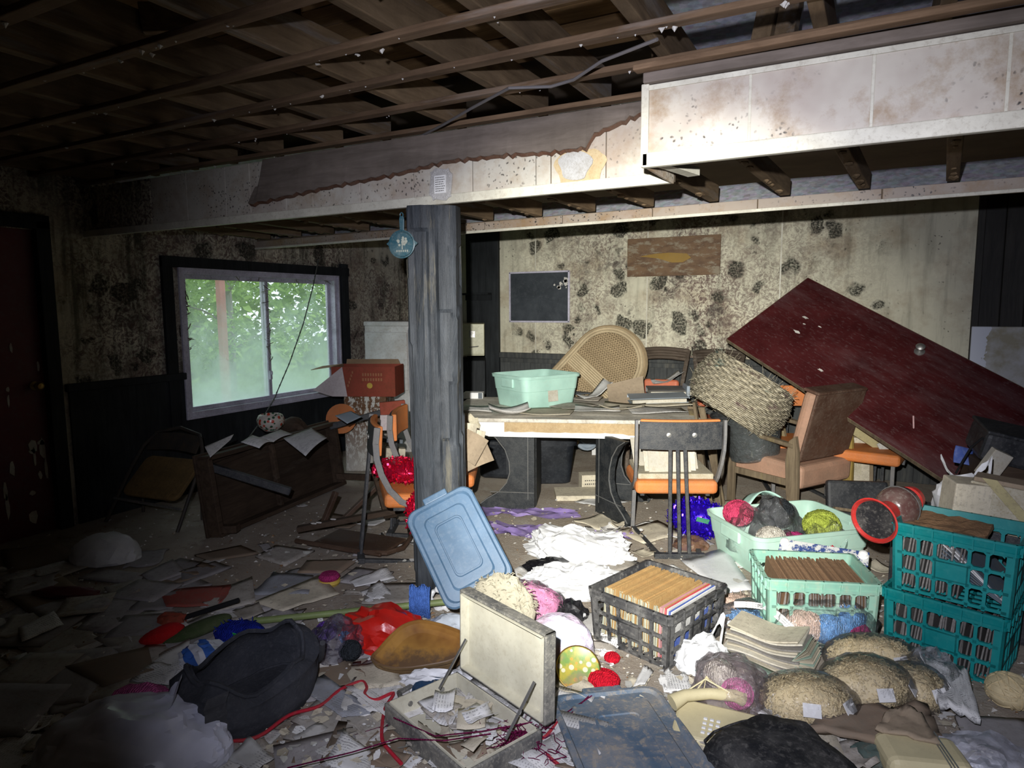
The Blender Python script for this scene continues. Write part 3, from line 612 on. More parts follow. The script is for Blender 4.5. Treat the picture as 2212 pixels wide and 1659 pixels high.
# ---- upholstered wooden armchair
AC = (PZ(1730, 1125)+PZ(1575, 1078))/2; acr = atan2(PZ(1575, 1078).y-PZ(1730, 1125).y, PZ(1575, 1078).x-PZ(1730, 1125).x)-pi/2
n_ = Vector((cos(acr), sin(acr), 0))  # local +x points away from the camera side
AC = AC+n_*.28
t = thing('armchair', 'wooden armchair with faded salmon seat and brown vinyl back', 'armchair', AC, acr)
m = MB(); m.box((.60, .66, .17), (0, .03, .315), TM((0, 0, 0), 0, radians(3))); m.build('seat_cushion', 'salmon_vinyl', t, bevel=.035, seg=3)
Mb = TM((0, -.24, .38), 0, radians(14))
m = MB(); m.box((.56, .10, .52), (0, .03, .28), Mb); m.build('back_cushion', 'salmon_vinyl', t, bevel=.04, seg=3)
m = MB(); m.box((.565, .022, .50), (0, -.028, .29), Mb); m.build('back_panel', 'brown_vinyl', t, bevel=.01)
m = MB(); m.box((.57, .13, .025), (0, .02, .545), Mb); m.build('top_roll', 'brown_vinyl', t, bevel=.012)
for k in (-1, 1):
    m = MB(); m.prism([(-.035, 0), (.035, 0), (.06, .20), (.075, .42), (.05, .56), (0, .60), (-.02, .50), (-.03, .30)], .035, TM((k*.315-.017, -.28, 0)) @ Matrix(((0, 0, 1, 0), (1, 0, 0, 0), (0, 1, 0, 0), (0, 0, 0, 1)))); m.build('rear_leg', 'yellow_wood' if k > 0 else 'old_wood', t, bevel=.006)
    m = MB(); m.prism([(-.03, 0), (.03, 0), (.03, .26), (.075, .50), (.07, .57), (.03, .57), (-.03, .30)], .035, TM((k*.315-.017, .27, 0)) @ Matrix(((0, 0, 1, 0), (1, 0, 0, 0), (0, 1, 0, 0), (0, 0, 0, 1)))); m.build('front_leg', 'old_wood', t, bevel=.006)
    MB().bar((k*.315, -.27, .525), (k*.315, .36, .59), .055, .03).build('armrest', 'old_wood', t, bevel=.01)
    MB().bar((k*.30, -.27, .255), (k*.30, .30, .255), .03, .05).build('side_rail', 'old_wood', t, bevel=.004)
# smoky plastic bucket of magazines on the armchair
film('smoke_plastic', (.17, .19, .19), .62, .25, .3)
acm = TM(AC, acr)
bp = acm @ Vector((-.19, .16, .345)); t = thing('plastic_bucket', 'smoky grey plastic bucket of magazines leaning on the armchair seat', 'bucket', bp, (radians(-8), radians(-8), acr)); t.scale = (1.2, 1.2, 1.15)
m = MB(); m.S = True; m.lathe([(.0, .0), (.13, .0), (.145, .01), (.20, .30), (.215, .32), (.208, .318), (.19, .29), (.14, .02), (0, .014)], 28, cap=(False, False), sx=1.0, sy=1.05); m.build('shell', 'smoke_plastic', t, smooth=True)
m = MB(); m.tube([(.215*cos(a), .225*sin(a), .322) for a in [i*2*pi/24 for i in range(25)]], .008, 6); m.build('rim', 'chair_black', t, smooth=True)
m = MB(); m.tube([(-.02, -.22, .32), (-.09, -.24, .29), (-.10, -.235, .24), (-.10, -.12, .23)], .003, 5); m.build('wire_handle', 'steel', t)
rr = random.Random(12)
for i in range(10):
    p = TM(bp, acr) @ Vector((rr.uniform(-.06, .06), -.11+i*.024, .05))
    o = MB().box((.20, .012, .29), (0, 0, .145)).build('magazine', ['old_paper', 'old_paper', 'pink_print', 'grey_print'][i % 4] if False else 'old_paper', loc=p, rot=(rr.uniform(-.10, .10), rr.uniform(-.12, .12), acr+rr.uniform(-.15, .15)), bevel=.002)
    tag(o, 'magazine stuffed upright in the smoky grey bucket', 'magazine', 'magazines in the smoky bucket')
# ---- straw hamper tipped onto the armchair
s = NT('straw'); w1_ = s.wave(9, 2.5, co=s.map((1, 1, 5)), dir='Z', dsc=3); b = s.ramp(s.noise(26, 5, .7, co=s.map((2.2, 2.2, .9))), (.30, (.30, .25, .16)), (.45, (.60, .53, .37)), (.65, (.78, .71, .54)))
b = s.mix(s.ramp(s.noise(7, 4, .6, co=s.map((1, 1, 3), (2, 1, 1))), (.6, 0.), (.66, .75)), b, (.22, .12, .12)); b = s.mix(s.ramp(s.noise(5, 3, co=s.map((1, 1, 2), (6, 3, 4))), (.62, 0.), (.7, .7)), b, (.10, .25, .23))
s.col(b); s.rough(.85); s.bump(w1_, .9, .02)
hp = PD(1600, 850, 5.0)
Rv = Matrix((RT, FW, UP)).transposed().to_4x4()   # x right, y away, z up, for things posed as seen
hr = (Rv @ RM(0, radians(33), 0) @ RM(radians(6), 0, 0)).to_euler()
t = thing('straw_hamper', 'big woven straw hamper tipped over on the wooden armchair', 'hamper', hp, hr)
m = MB(); m.S = True; pr = [(.27, -.20), (.33, -.14), (.362, -.04), (.355, .05), (.33, .12), (.30, .17)]; m.lathe(pr, 44, cap=(True, False)); m.lathe([(r_-.015, z_+.004) for r_, z_ in pr][::-1], 44, cap=(False, False)); m.build('basket', 'straw', t, smooth=True)
m = MB(); rr = random.Random(2)
for i in range(21):   # plaited rows: strands that stand proud
    z0 = -.195+.36*i/20; r0 = next(pr[k][0]+(pr[k+1][0]-pr[k][0])*(z0-pr[k][1])/(pr[k+1][1]-pr[k][1]) for k in range(5) if pr[k][1]-.01 <= z0 <= pr[k+1][1]+1e-6)
    n = 56; m.tube([((r0+.002+.011*((j+i) % 2))*cos(j*2*pi/n), (r0+.002+.011*((j+i) % 2))*sin(j*2*pi/n), z0+.003*sin(j*1.7+i)) for j in range(n+1)], .0072, 5)
m.build('strand_row', 'straw', t)['kind'] = 'stuff'
m = MB()
for i in range(240):
    a = rr.uniform(0, 6.283); z0 = rr.choice((.17, .16, .15, -.19, -.2)) if i < 150 else rr.uniform(-.2, .2); r0 = .35 if abs(z0) < .14 else .30
    p = Vector((r0*cos(a), r0*sin(a), z0)); d = Vector((cos(a)*rr.uniform(.1, .9)+rr.gauss(0, .5), sin(a)*rr.uniform(.1, .9)+rr.gauss(0, .5), rr.gauss(0, .9))).normalized()*rr.uniform(.03, .09)
    m.tube([p, p+d*.6+Vector((0, 0, .004)), p+d], .0018, 3)
m.build('loose_straw', 'straw', t)['kind'] = 'stuff'
# ---- wicker chair back: arch with lattice panels, tipped
gm('wicker', (.36, .27, .155), .8, dirt=.35, dc=(.17, .12, .07), ds=14, bump=.5, fine=60)
gm('wicker_pale', (.46, .37, .23), .8, dirt=.35, dc=(.22, .16, .09), ds=12, bump=.4)
wc = PD(1296, 800, 6.0); wr = (Rv @ RM(0, radians(44), 0) @ RM(radians(8), 0, radians(-12))).to_euler()
t = thing('wicker_chair', 'wicker peacock chair with arched lattice back, fallen askew behind the table', 'chair', wc, wr)
def arch(r, zb, zt, n=22):   # outline: two sides and a round head; y=0 plane
    return [Vector((-r, 0, zb))]+[Vector((-r*cos(i*pi/n), 0, zt+r*sin(i*pi/n))) for i in range(n+1)]+[Vector((r, 0, zb))]
for r_, th_, y_ in ((.30, .016, 0), (.275, .013, -.012), (.32, .014, .03), (.33, .013, .07), (.335, .014, .115), (.325, .012, .16)):
    m = MB(); m.tube([p+Vector((0, y_, 0)) for p in arch(r_, -.42, .10)], th_, 7); m.build('hoop', 'wicker_pale' if y_ <= 0 else 'wicker', t, smooth=True)
m = MB()
A = arch(.305, -.42, .10); n = len(A); m.add([(p.x, 0, p.z) for p in A]+[(p.x*1.08, +.165, p.z+.01) for p in A], [(i, i+1, n+i+1, n+i) for i in range(n-1)]); m.build('hood', 'wicker', t, solid=.006)
m = MB(); m.add([(p.x*1.04, .13, p.z) for p in A], [tuple(range(n))]); m.build('backing_mat', 'wicker', t)
for z0, z1 in ((-.40, -.155), (-.02, .40)):   # two lattice panels of crossed canes
    m = MB(); st = .022; inside = lambda x_, z_: abs(x_) < .27 and z0 < z_ < z1 and (z_ < .10 or x_*x_+(z_-.10)**2 < .27**2)
    for sg in (-1, 1):
        k = -.9
        while k < .9:
            pts = []; x_ = -.28
            while x_ <= .28:
                z_ = k+sg*x_*1.5
                if inside(x_, z_): pts.append(Vector((x_, .004*sg, z_)))
                elif len(pts) > 1: m.tube([pts[0], pts[-1]], .0042, 4); pts = []
                else: pts = []
                x_ += .006
            if len(pts) > 1: m.tube([pts[0], pts[-1]], .0042, 4)
            k += st*1.6
    zz = z0
    while zz < z1:
        hw = .27 if zz < .10 else sqrt(max(0, .27**2-(zz-.10)**2))
        if hw > .02: m.tube([(-hw, 0, zz), (hw, 0, zz)], .0042, 4)
        zz += .022
    m.build('lattice', 'wicker', t)
for k in range(7): MB().bar((-.275, -.006, -.142+k*.019), (.275, -.006, -.142+k*.019), .010, .0165).build('cane_band', 'wicker_pale', t, bevel=.003)
for k in range(5): MB().bar((-.275, -.006, -.50+k*.019), (.275, -.006, -.50+k*.019), .010, .0165).build('cane_band', 'wicker_pale', t, bevel=.003)
m = MB(); m.S = True; m.lathe([(.02, -.06), (.28, -.06), (.30, 0), (.28, .03), (.02, .03)], 24, TM((0, .10, -.62))); m.lathe([(.20, -.40), (.13, -.22), (.27, -.05)], 20, TM((0, .10, -.62)), cap=(True, True)); m.build('seat_drum', 'wicker', t, smooth=True)
# ---- two dark cane chairs against the wall
def cane_chair(label, x0, x1, z, y, first):
    cx_ = (x0+x1)/2; w = x1-x0; t = thing('cane_chair', label, 'chair', (cx_, y, 0), 0)
    m = MB(); m.S = True
    for dz, th_ in ((0, .020), (-.028, .014), (-.05, .014), (-.078, .017)):
        m.tube([((a-.5)*w, .06-.05*sin(a*pi), z+dz+.022*sin(a*pi)) for a in [i/12 for i in range(13)]], th_, 7)
    m.build('back_rail', 'bamboo_dark', t, smooth=True)
    for k in (-1, 1):
        MB().tube([(k*w/2*.98, .06, z+.01), (k*w/2*.78, .03, z-.30), (k*w/2*.80, .0, .45), (k*w/2*.86, .05, 0)], .021, 7).build('rear_leg', 'bamboo_dark', t, smooth=True)
        MB().tube([(k*w/2*.86, -.42, 0), (k*w/2*.82, -.40, .46)], .021, 7).build('front_leg', 'bamboo_dark', t, smooth=True)
    m = MB(); m.box((w*.72, .07, .22), (0, -.03, z-.37)); m.build('back_pad', 'coral_vinyl', t, bevel=.03, seg=3)
    m = MB(); m.box((w*.80, .42, .09), (0, -.21, .48)); m.build('seat', 'coral_vinyl', t, bevel=.03, seg=3)
    return t
cane_chair('dark cane chair with coral back pad, wedged against the wall beside the wicker chair', -1.93, -1.475, 1.085, 6.14, 1)
cane_chair('dark cane chair with curved back rail, behind the straw hamper', -1.43, -.99, 1.075, 6.14, 0)
# ---- broken slats bundled behind the front chair
rr = random.Random(6)
for i, (u1, v1, u2, v2, d) in enumerate([(1500, 868, 1535, 1040, 4.75), (1515, 880, 1560, 1020, 4.8), (1492, 880, 1528, 960, 4.85), (1535, 905, 1553, 1035, 4.72), (1500, 945, 1545, 1075, 4.7)]):
    q = PZ(u2, v2+70); p = PD(u1, v1, d); q.z = .012
    o = MB().bar(p-q, Vector((0, 0, 0)), .045, .02).build('broken_stick', 'old_wood', loc=q, bevel=.003); tag(o, 'grey broken chair slat leaning in a bundle between the front chair and the armchair', 'stick', 'broken slats')
# ---- red door leaning across the wall
TL = PD(1745, 600, 5.75); BL = PD(1608, 757, 5.45); RR_ = PD(2212, 838, 4.55)
e1 = (RR_-TL).normalized(); e2 = (BL-TL); e2 = (e2-e1*e2.dot(e1)); sw = e2.length; e2.normalize(); e3 = e1.cross(e2).normalized()
Md = Matrix((e1, e2, e3)).transposed().to_4x4(); Md.translation = TL
if e3.dot(CAM-TL) < 0: SGN = -1
else: SGN = 1
t = thing('wooden_door', 'dark red flush door off its hinges, leaning across the chairs', 'door', TL, Md.to_euler())
DL = 2.03
MB().box((DL, sw, .036), (DL/2, sw/2, -SGN*.018)).build('door_leaf', 'red_door_face', t, bevel=.002)
m = MB()
for y_ in (-.001, sw+.001): m.box((DL, .004, .037), (DL/2, y_, -SGN*.019))
for x_ in (-.001, DL+.001): m.box((.004, sw, .037), (x_, sw/2, -SGN*.019))
m.build('edge_band', 'old_wood', t)
kn = MB(); kn.S = True; kn.lathe([(0, 0), (.036, 0), (.036, .006), (.014, .012), (.014, .03), (.03, .045), (.032, .06), (.02, .072), (0, .074)], 20, TM((1.13, .14, 0), 0, 0 if SGN > 0 else pi), cap=(False, False)); kn.build('knob', 'steel', t, smooth=True)
m = MB(); rr = random.Random(14)
for x_, y_, w_ in ((.30, .37, .035), (.34, .43, .018), (.36, .53, .04), (.45, .38, .02), (.75, .72, .03)):
    m.prism([(w_*rr.uniform(.4, 1)*cos(a*pi/4+.2), .4*w_*rr.uniform(.5, 1)*sin(a*pi/4)) for a in range(8)], SGN*.003, TM((x_, y_, SGN*.001)))
m.build('stuck_scrap', 'white_chip', t)
# ---- pale board and crate behind the armchair under the door
gm('pale_board', (.42, .37, .19), .8, dirt=.4); gm('white_card', (.55, .55, .50), .85, dirt=.4)
q = PD(1872, 935, 5.0)
o = MB().box((.46, .02, .13), (0, 0, 0)).build('wood_board', 'pale_board', loc=q, rot=(Rv @ RM(0, radians(33), 0) @ RM(.3, 0, 0)).to_euler(), bevel=.003); tag(o, 'yellowish board wedged under the lower edge of the leaning red door', 'board')
o = MB().box((.16, .012, .15), (0, 0, 0)).build('card_sheet', 'white_card', loc=PD(1925, 968, 4.95), rot=(Rv @ RM(0, radians(-28), 0)).to_euler(), bevel=.002); tag(o, 'square of white card propped under the red door beside the yellowish board', 'card')
# ---- white panel at the right, torn brown paper still on it
s = NT('torn_panel'); x, y, z = s.sep(); k = s.math('ADD', s.math('MULTIPLY', x, 1.5), s.math('MULTIPLY', s.noise(5, 5), .9)); k = s.math('SUBTRACT', k, s.math('MULTIPLY', z, .25))
s.col(s.mix(s.ramp(k, (.28, 0.), (.29, 1.)), (.62, .66, .74), s.ramp(s.noise(6, 6), (.4, (.30, .28, .20)), (.6, (.45, .46, .46))))); s.rough(.6)
o = MB().box((.80, .03, 1.325), (.40, 0, .6625)).build('white_panel', 'torn_panel', loc=(.69, 6.40, 0), bevel=.006); tag(o, 'white panel with torn facing standing against the dark boards', 'panel')
# ---- things hung on the back wall
gm('slate', (.035, .042, .05), .55, dirt=.35, dc=(.09, .1, .11), ds=4, bump=.05)
a = PY(1103, 590, YB); b = PY(1230, 695, YB)
t = thing('blackboard', 'small blackboard in a thin white frame on the mouldy wall', 'blackboard', ((a.x+b.x)/2, YB-.003, (a.z+b.z)/2))
bwid, bhei = b.x-a.x, a.z-b.z
MB().box((bwid, .012, bhei), (0, -.008, 0)).build('slate', 'slate', t)
m = MB()
for k in (-1, 1): m.box((.018, .02, bhei+.01), (k*bwid/2, -.012, 0)); m.box((bwid+.01, .02, .018), (0, -.012, k*bhei/2))
m.build('frame', 'alu_frame', t, bevel=.002)
m = MB(); rr = random.Random(5)
for q in range(9):
    px_, pz_ = bwid/2-.03-rr.random()**2*.16, bhei/2-.03-rr.random()*.14; w_ = rr.uniform(.01, .035)
    m.prism([(w_*rr.uniform(.4, 1)*cos(a_*pi/4), w_*rr.uniform(.4, 1)*sin(a_*pi/4)) for a_ in range(8)], .002, TM((px_, -.014, pz_), 0, pi/2))
m.build('peeling_patch', 'white_chip', t)
a = PY(1357, 517, YB); b = PY(1556, 593, YB)
s = NT('plaque_face'); n1 = s.noise(9, 8, .75, co=s.map((.6, 1, 1.4))); bb = s.ramp(n1, (.40, (.11, .06, .03)), (.55, (.17, .10, .05))); bb = s.mix(s.ramp(s.noise(14, 8, .75, co=s.map((.6, 1, 1.5), (3, 1, 1))), (.52, 0.), (.60, .85)), bb, (.27, .23, .16)); s.col(bb); s.rough(.7); s.bump(n1, .3, .01)
gm('mustard', (.30, .18, .03), .6, dirt=.3)
t = thing('wooden_plaque', 'flaking brown wooden plaque with a mustard fish shape on the mouldy wall', 'plaque', ((a.x+b.x)/2, YB-.003, (a.z+b.z)/2))
pw, ph = b.x-a.x, a.z-b.z
MB().box((pw, .018, ph), (0, -.010, 0)).build('board', 'plaque_face', t, bevel=.003)
m = MB(); m.prism([(-.30, .02), (-.12, -.005), (.02, -.05), (.12, -.05), (.20, -.01), (.16, .03), (0, .045), (-.15, .04)], .006, TM((-.02, -.019, -.01), 0, pi/2)); m.build('painted_shape', 'mustard', t)
# ---- skillet-shaped trivet on the post, framed text plaque on the beam
gm('teal_enamel', (.03, .10, .13), .35, dirt=.3, dc=(.35, .38, .33), ds=10, bump=.05); gm('pale_print', (.42, .45, .38), .6)
tc_ = PY(870, 528, POST.y-.20)
t = thing('skillet_plaque', 'small teal skillet-shaped plaque hanging on the wooden post', 'plaque', tc_, radians(14))
m = MB(); m.S = True; m.lathe([(0, 0), (.058, 0), (.066, .010), (.069, .014), (.064, .016), (.056, .006), (0, .006)], 28, TM((0, 0, 0), 0, pi/2), cap=(False, False)); 
for k in (-1, 1): m.prism([(k*.055, -.02), (k*.082, .004), (k*.055, .026)][::k], .010, TM((0, 0, 0), 0, pi/2))
m.build('pan', 'teal_enamel', t, smooth=True)
m = MB(); m.prism([(-.011, .06), (.011, .06), (.013, .12), (.010, .135), (-.010, .135), (-.013, .12)], .010, TM((0, 0, 0), 0, pi/2)); m.build('handle', 'teal_enamel', t, bevel=.003)
m = MB(); m.tube([(.008*cos(a_), -.006, .142+.010*sin(a_)) for a_ in [i*pi/6 for i in range(13)]], .003, 5); m.build('hanging_ring', 'teal_enamel', t)
m = MB(); rr = random.Random(1)   # faded picture of a tree over a line of lettering
for q in range(16): a_ = rr.uniform(0, 6.28); r_ = .03*rr.random()**.5; m.lathe([(0, 0), (.007, 0), (.006, .0015), (0, .002)], 7, TM((r_*cos(a_), -.006, .012+.7*r_*sin(a_)), 0, pi/2), cap=(False, False))
m.box((.005, .002, .025), (0, -.007, -.012))
for q in range(6): m.box((.006, .002, .010), (-.028+q*.011, -.007, -.032))
m.build('print', 'pale_print', t)
pc = PY(954, 399, 2.790); gm('pewter', (.50, .49, .47), .4, dirt=.4, dc=(.12, .11, .10), ds=40); gm('ink', (.06, .06, .06), .8)
t = thing('text_plaque', 'small ornate pewter plaque with lines of writing on the boxed beam', 'plaque', pc)
m = MB(); m.prism([((.062+.005*sin(6*a_))*abs(cos(a_))**.45*(1 if cos(a_) > 0 else -1), (.074+.005*sin(8*a_))*abs(sin(a_))**.45*(1 if sin(a_) > 0 else -1)) for a_ in [i*2*pi/48 for i in range(48)]], .012, TM((0, 0, 0), 0, pi/2)); m.build('frame', 'pewter', t, bevel=.002)
m = MB()
for i in range(22):
    a_ = i*2*pi/22; m.blob(1, lambda v: Vector((.052*abs(cos(a_))**.5*(1 if cos(a_) > 0 else -1)+v.x*.006, -.012+v.y*.004, .063*abs(sin(a_))**.5*(1 if sin(a_) > 0 else -1)+v.z*.006)))
m.build('beading', 'pewter', t, smooth=True)['kind'] = 'stuff'
MB().box((.066, .003, .084), (0, -.0135, 0)).build('text_panel', 'laminate', t)
m = MB(); rr = random.Random(3)
for k in range(7):
    x_ = -.026
    while x_ < .022: w_ = rr.uniform(.004, .009); m.box((w_, .001, .0035), (x_+w_/2, -.0155, .032-k*.0105)); x_ += w_+.003
m.build('writing', 'ink', t)
# ================================================================== helpers for loose things
def rings(m, loops, cap0=True, cap1=False, M=None):
    """skin a list of (outline, z); all outlines have the same number of points"""
    n = len(loops[0][0]); vs = [(x_, y_, z_) for P, z_ in loops for x_, y_ in P]; fs = []
    for i in range(len(loops)-1): fs += [(i*n+j, i*n+(j+1) % n, (i+1)*n+(j+1) % n, (i+1)*n+j) for j in range(n)]
    if cap0: fs.append(tuple(range(n))[::-1])
    if cap1: fs.append(tuple((len(loops)-1)*n+j for j in range(n)))
    return m.add(vs, fs, M)
def tote(label, loc, rz, l, w, h, mat_, tilt=(0, 0), group=None):
    """rounded plastic storage box with lip, rib line and end grips"""
    t = thing('storage_tote', label, 'storage box', loc, (tilt[0], tilt[1], rz), group)
    R = lambda k, d=0: rrect(l*k+d, w*k+d, .06*k+max(d, 0)*.5, 5)
    m = MB(); rings(m, [(R(.84), 0), (R(.86), .006), (R(.925), h*.52), (R(.94), h*.53), (R(.975), h*.90), (R(.975, .03), h*.905), (R(.98, .035), h), (R(.98, .015), h), (R(.97, -.004), h*.93), (R(.85, -.004), .012)])
    m.add([(x_, y_, .012) for x_, y_ in R(.85, -.004)], [tuple(range(len(R(1))))])
    m.build('shell', mat_, t, smooth=True, sharp=35)
    for k in (-1, 1):
        g = MB(); g.box((.02, w*.34, h*.28), (k*(l*.487), 0, h*.76)); g.build('grip', mat_, t, bevel=.008)
    return t
def lidplate(label, loc, rot, l, w, mat_, inner=True, name='tote_lid'):
    """storage box lid: rolled rim, sunken border, raised middle panel"""
    t = thing(name, label, 'lid', loc, rot); R = lambda a, b, r_=.05: rrect(l-a, w-b, r_, 5)
    m = MB(); rings(m, [(R(.0, .0, .055), 0), (R(0, 0, .055), .018), (R(.012, .012), .024), (R(.035, .035), .024), (R(.05, .05), .012), (R(.13, .13, .03), .012), (R(.145, .145, .03), .019), (R(.15, .15, .03), .019)], cap0=False, cap1=True); m.build('plate', mat_, t, smooth=True, sharp=30, solid=.003)
    if inner:
        m = MB(); rings(m, [(rrect(l*.55, w*.42, .03, 5), .018), (rrect(l*.53, w*.40, .028, 5), .026), (rrect(l*.50, w*.37, .025, 5), .026), (rrect(l*.49, w*.36, .025, 5), .0175)], cap0=False, cap1=False); m.build('raised_panel', mat_, t, smooth=True, sharp=30)
    for k in (-1, 1):
        m = MB(); m.box((.035, w*.36, .022), (k*(l/2+.012), 0, .012)); m.build('latch_tab', mat_, t, bevel=.006)
    return t
def bag(name, label, cat, loc, size, rz, seed, mat_, crumple=.22, sub=4, ears=0, group=None, tip=0, flat=.25):
    """crumpled bag: a sagging sphere with sharp creases; ears are tied or loose handles"""
    sx, sy, sz = size; t = thing(name, label, cat, loc, rz, group) if ears or tip else None
    rf = random.Random(seed*17+5); PL = []
    for lv, (cnt_, lo_d) in enumerate(((34, .80), (90, .92))):
        for _ in range(cnt_): PL.append((Vector((rf.gauss(0, 1), rf.gauss(0, 1), rf.gauss(0, 1))).normalized(), rf.uniform(lo_d, 1.06)))
    def fn(v):
        fc = 1.06   # flat facets meeting in sharp creases
        for n_, d_ in PL:
            c_ = v.dot(n_)
            if c_ > .35: fc = min(fc, d_/c_)
        n1 = ridge(v, 1.7, seed)*.55+ridge(v+Vector((0, 0, ridge(v, 2, seed)*.3)), 4.2, seed+3)*.30+ridge(v, 9.5, seed+5)*.13; k = (1+(fc-1)*min(1, crumple*4.2))*(1+crumple*(n1-.35))
        z = v.z
        if z < -flat: z = -flat+(z+flat)*.12
        q = Vector((v.x*k*sx, v.y*k*sy, 0)); g = 1+.18*max(0, -v.z); return Vector((q.x*g, q.y*g, (z+flat+.10)*k*sz/(1.1+flat)))
    m = MB(); m.blob(sub, fn); zmin = min(p[2] for p in m.v); m.v = [(x_, y_, z_-zmin) for x_, y_, z_ in m.v]
    if t is None:
        return tag(m.build(name, mat_, smooth=True, sharp=24, loc=loc, rot=(0, 0, rz)), label, cat, group)
    m.build('body', mat_, t, smooth=True, sharp=24); rr = random.Random(seed)
    for e in range(ears):
        a0 = rr.uniform(0, 6.28) if ears > 2 else e*2.2+.4; d = Vector((cos(a0), sin(a0), 0)); b_ = MB(); c0 = d*(.35*min(sx, sy))+Vector((0, 0, sz*.8)); w_ = .18*sx+.02; sd = Vector((-d.y, d.x, 0))
        b_.grid(10, 2, lambda a, b: c0+sd*((a-.5)*2*w_)*(1-.25*sin(a*pi))+d*(.06*sin(a*pi)+.02*b)+Vector((0, 0, sin(a*pi)*.11-.02+(b-.5)*.045+.012*sin(a*14+seed)))); b_.build('handle', mat_, t, smooth=True)
    if tip:
        b_ = MB(); b_.S = True; b_.grid(16, 6, lambda a, b: Vector(((.018+.07*b*b)*cos(a*2*pi)*(1+.4*sin(a*2*pi*4+seed)), (.018+.05*b*b)*sin(a*2*pi)*(1+.3*sin(a*2*pi*5)), sz*.86+b*tip))); b_.build('gathered_neck', mat_, t, smooth=True)
    return t
def yarn(label, loc, r, mat_, squash=.8, name='yarn_ball', group=None, cat='yarn', sx=1, sy=1, rz=0, seed=0):
    m = MB(); m.blob(3, lambda v: Vector((v.x*r*sx, v.y*r*sy, (v.z*squash+squash)*r))*(1+.05*ridge(v, 9, seed)))
    rr = random.Random(seed+int(r*1e4))
    for q in range(26):   # wound strands
        ax = Vector((rr.gauss(0, 1), rr.gauss(0, 1), rr.gauss(0, 1))).normalized(); a = ax.orthogonal().normalized(); b = ax.cross(a); a0 = rr.uniform(0, 6.28)
        P = [(a*cos(a0+i*.32)+b*sin(a0+i*.32)) for i in range(12)]; m.tube([Vector((p.x*r*sx, p.y*r*sy, (p.z*squash+squash)*r))*1.02 for p in P], r*.045+.0012, 4)
    return tag(m.build(name, mat_, loc=loc, smooth=True, rot=(0, 0, rz)), label, cat, group)
PAPN = [0]
def sheet(loc, w, h, rz, mat_='paper', curl=.02, label=None, cat='paper', group=None, name='paper_sheet', th=.0012, tilt=(0, 0), fold=0, nx=7, ny=6, torn=0):
    PAPN[0] += 1; sd = PAPN[0]; rr = random.Random(sd); c1, c2, ph = rr.uniform(-1, 1), rr.uniform(-1, 1), rr.uniform(0, 6)
    def fn(a, b):
        x_, y_ = (a-.5)*w, (b-.5)*h
        z_ = curl*((2*a-1)**2*max(0, c1)+(2*b-1)**2*max(0, c2)+.35*(1+sin(a*5+b*3+ph))*.5)
        if fold and a > .5: z_ += fold*(a-.5)*w*2
        if torn:
            e = max(abs(2*a-1), abs(2*b-1))
            if e > .99: x_ *= 1-torn*rr.random(); y_ *= 1-torn*rr.random()
        return (x_, y_, z_)
    m = MB(); m.grid(nx, ny, fn); zm = min(p[2] for p in m.v); m.v = [(p[0], p[1], p[2]-zm) for p in m.v]
    o = m.build(name, mat_, loc=loc, rot=(tilt[0], tilt[1], rz), solid=th, smooth=True)
    return tag(o, label, cat, group) if label else o
# paper: sheet colour with faded print, mildew and dirt
def m_paper(name, c, dirt, ink, dc=(.20, .17, .13), sc=1.):
    s = NT(name); r_ = s.rnd(); off = s.nd('ShaderNodeCombineXYZ'); s.l.new(s.math('MULTIPLY', r_, 37.), off.inputs[0]); s.l.new(s.math('MULTIPLY', r_, 19.), off.inputs[1]); cc = s.addv(s.co, off.outputs[0])
    b = s.mix(1., c, s.ramp(r_, (0, .70), (.5, .86), (1, 1.)), 'MULTIPLY')
    ln = s.ramp(s.wave(30, 0, dir='Y'), (.66, 0.), (.74, 1.)); wd = s.ramp(s.noise(120, 2, .5, co=s.map((1, .12, 1), co=cc)), (.46, 0.), (.52, 1.)); bl = s.ramp(s.noise(5, 2, co=cc), (.45, 0.), (.5, 1.))
    b = s.mix(s.math('MULTIPLY', s.math('MULTIPLY', ln, wd), s.math('MULTIPLY', bl, ink*.7)), b, (.16, .16, .17))
    d = s.math('ADD', s.ramp(s.noise(5.5*sc, 8, .74, co=cc), (.42, 0.), (.70, 1.)), s.ramp(s.noise(45*sc, 5, .7, co=cc), (.54, 0.), (.64, .7)), True)
    s.col(s.mix(s.math('MULTIPLY', d, dirt), b, dc)); s.rough(.9); s.spec(.2); s.bump(s.noise(25, 5, co=cc), .2, .01); return s.m
m_paper('paper', (.76, .75, .72), .38, .8); m_paper('paper_dirty', (.50, .46, .40), .75, .4); m_paper('tile_board', (.43, .41, .41), .6, 0., (.20, .18, .17)); m_paper('paper_white', (.80, .80, .78), .16, .9); m_paper('card_brown', (.27, .20, .14), .6, 0.); m_paper('paper_cream', (.66, .60, .46), .45, .3)
gm('mint_plastic', (.42, .66, .57), .40, dirt=.16, dc=(.42, .48, .38), ds=4, bump=.03, spec=.5)
gm('mint_pale', (.44, .66, .55), .42, dirt=.22, dc=(.45, .45, .34), ds=4, bump=.03)
gm('blue_plastic', (.060, .120, .20), .42, dirt=.12, dc=(.3, .33, .36), ds=5, bump=.04, spec=.5)
gm('blue_dusty', (.10, .155, .22), .5, dirt=.85, dc=(.34, .30, .24), ds=4.5, bump=.3)
gm('carton_red', (.30, .055, .03), .7, dirt=.4, dc=(.12, .06, .03), ds=5, bump=.05)
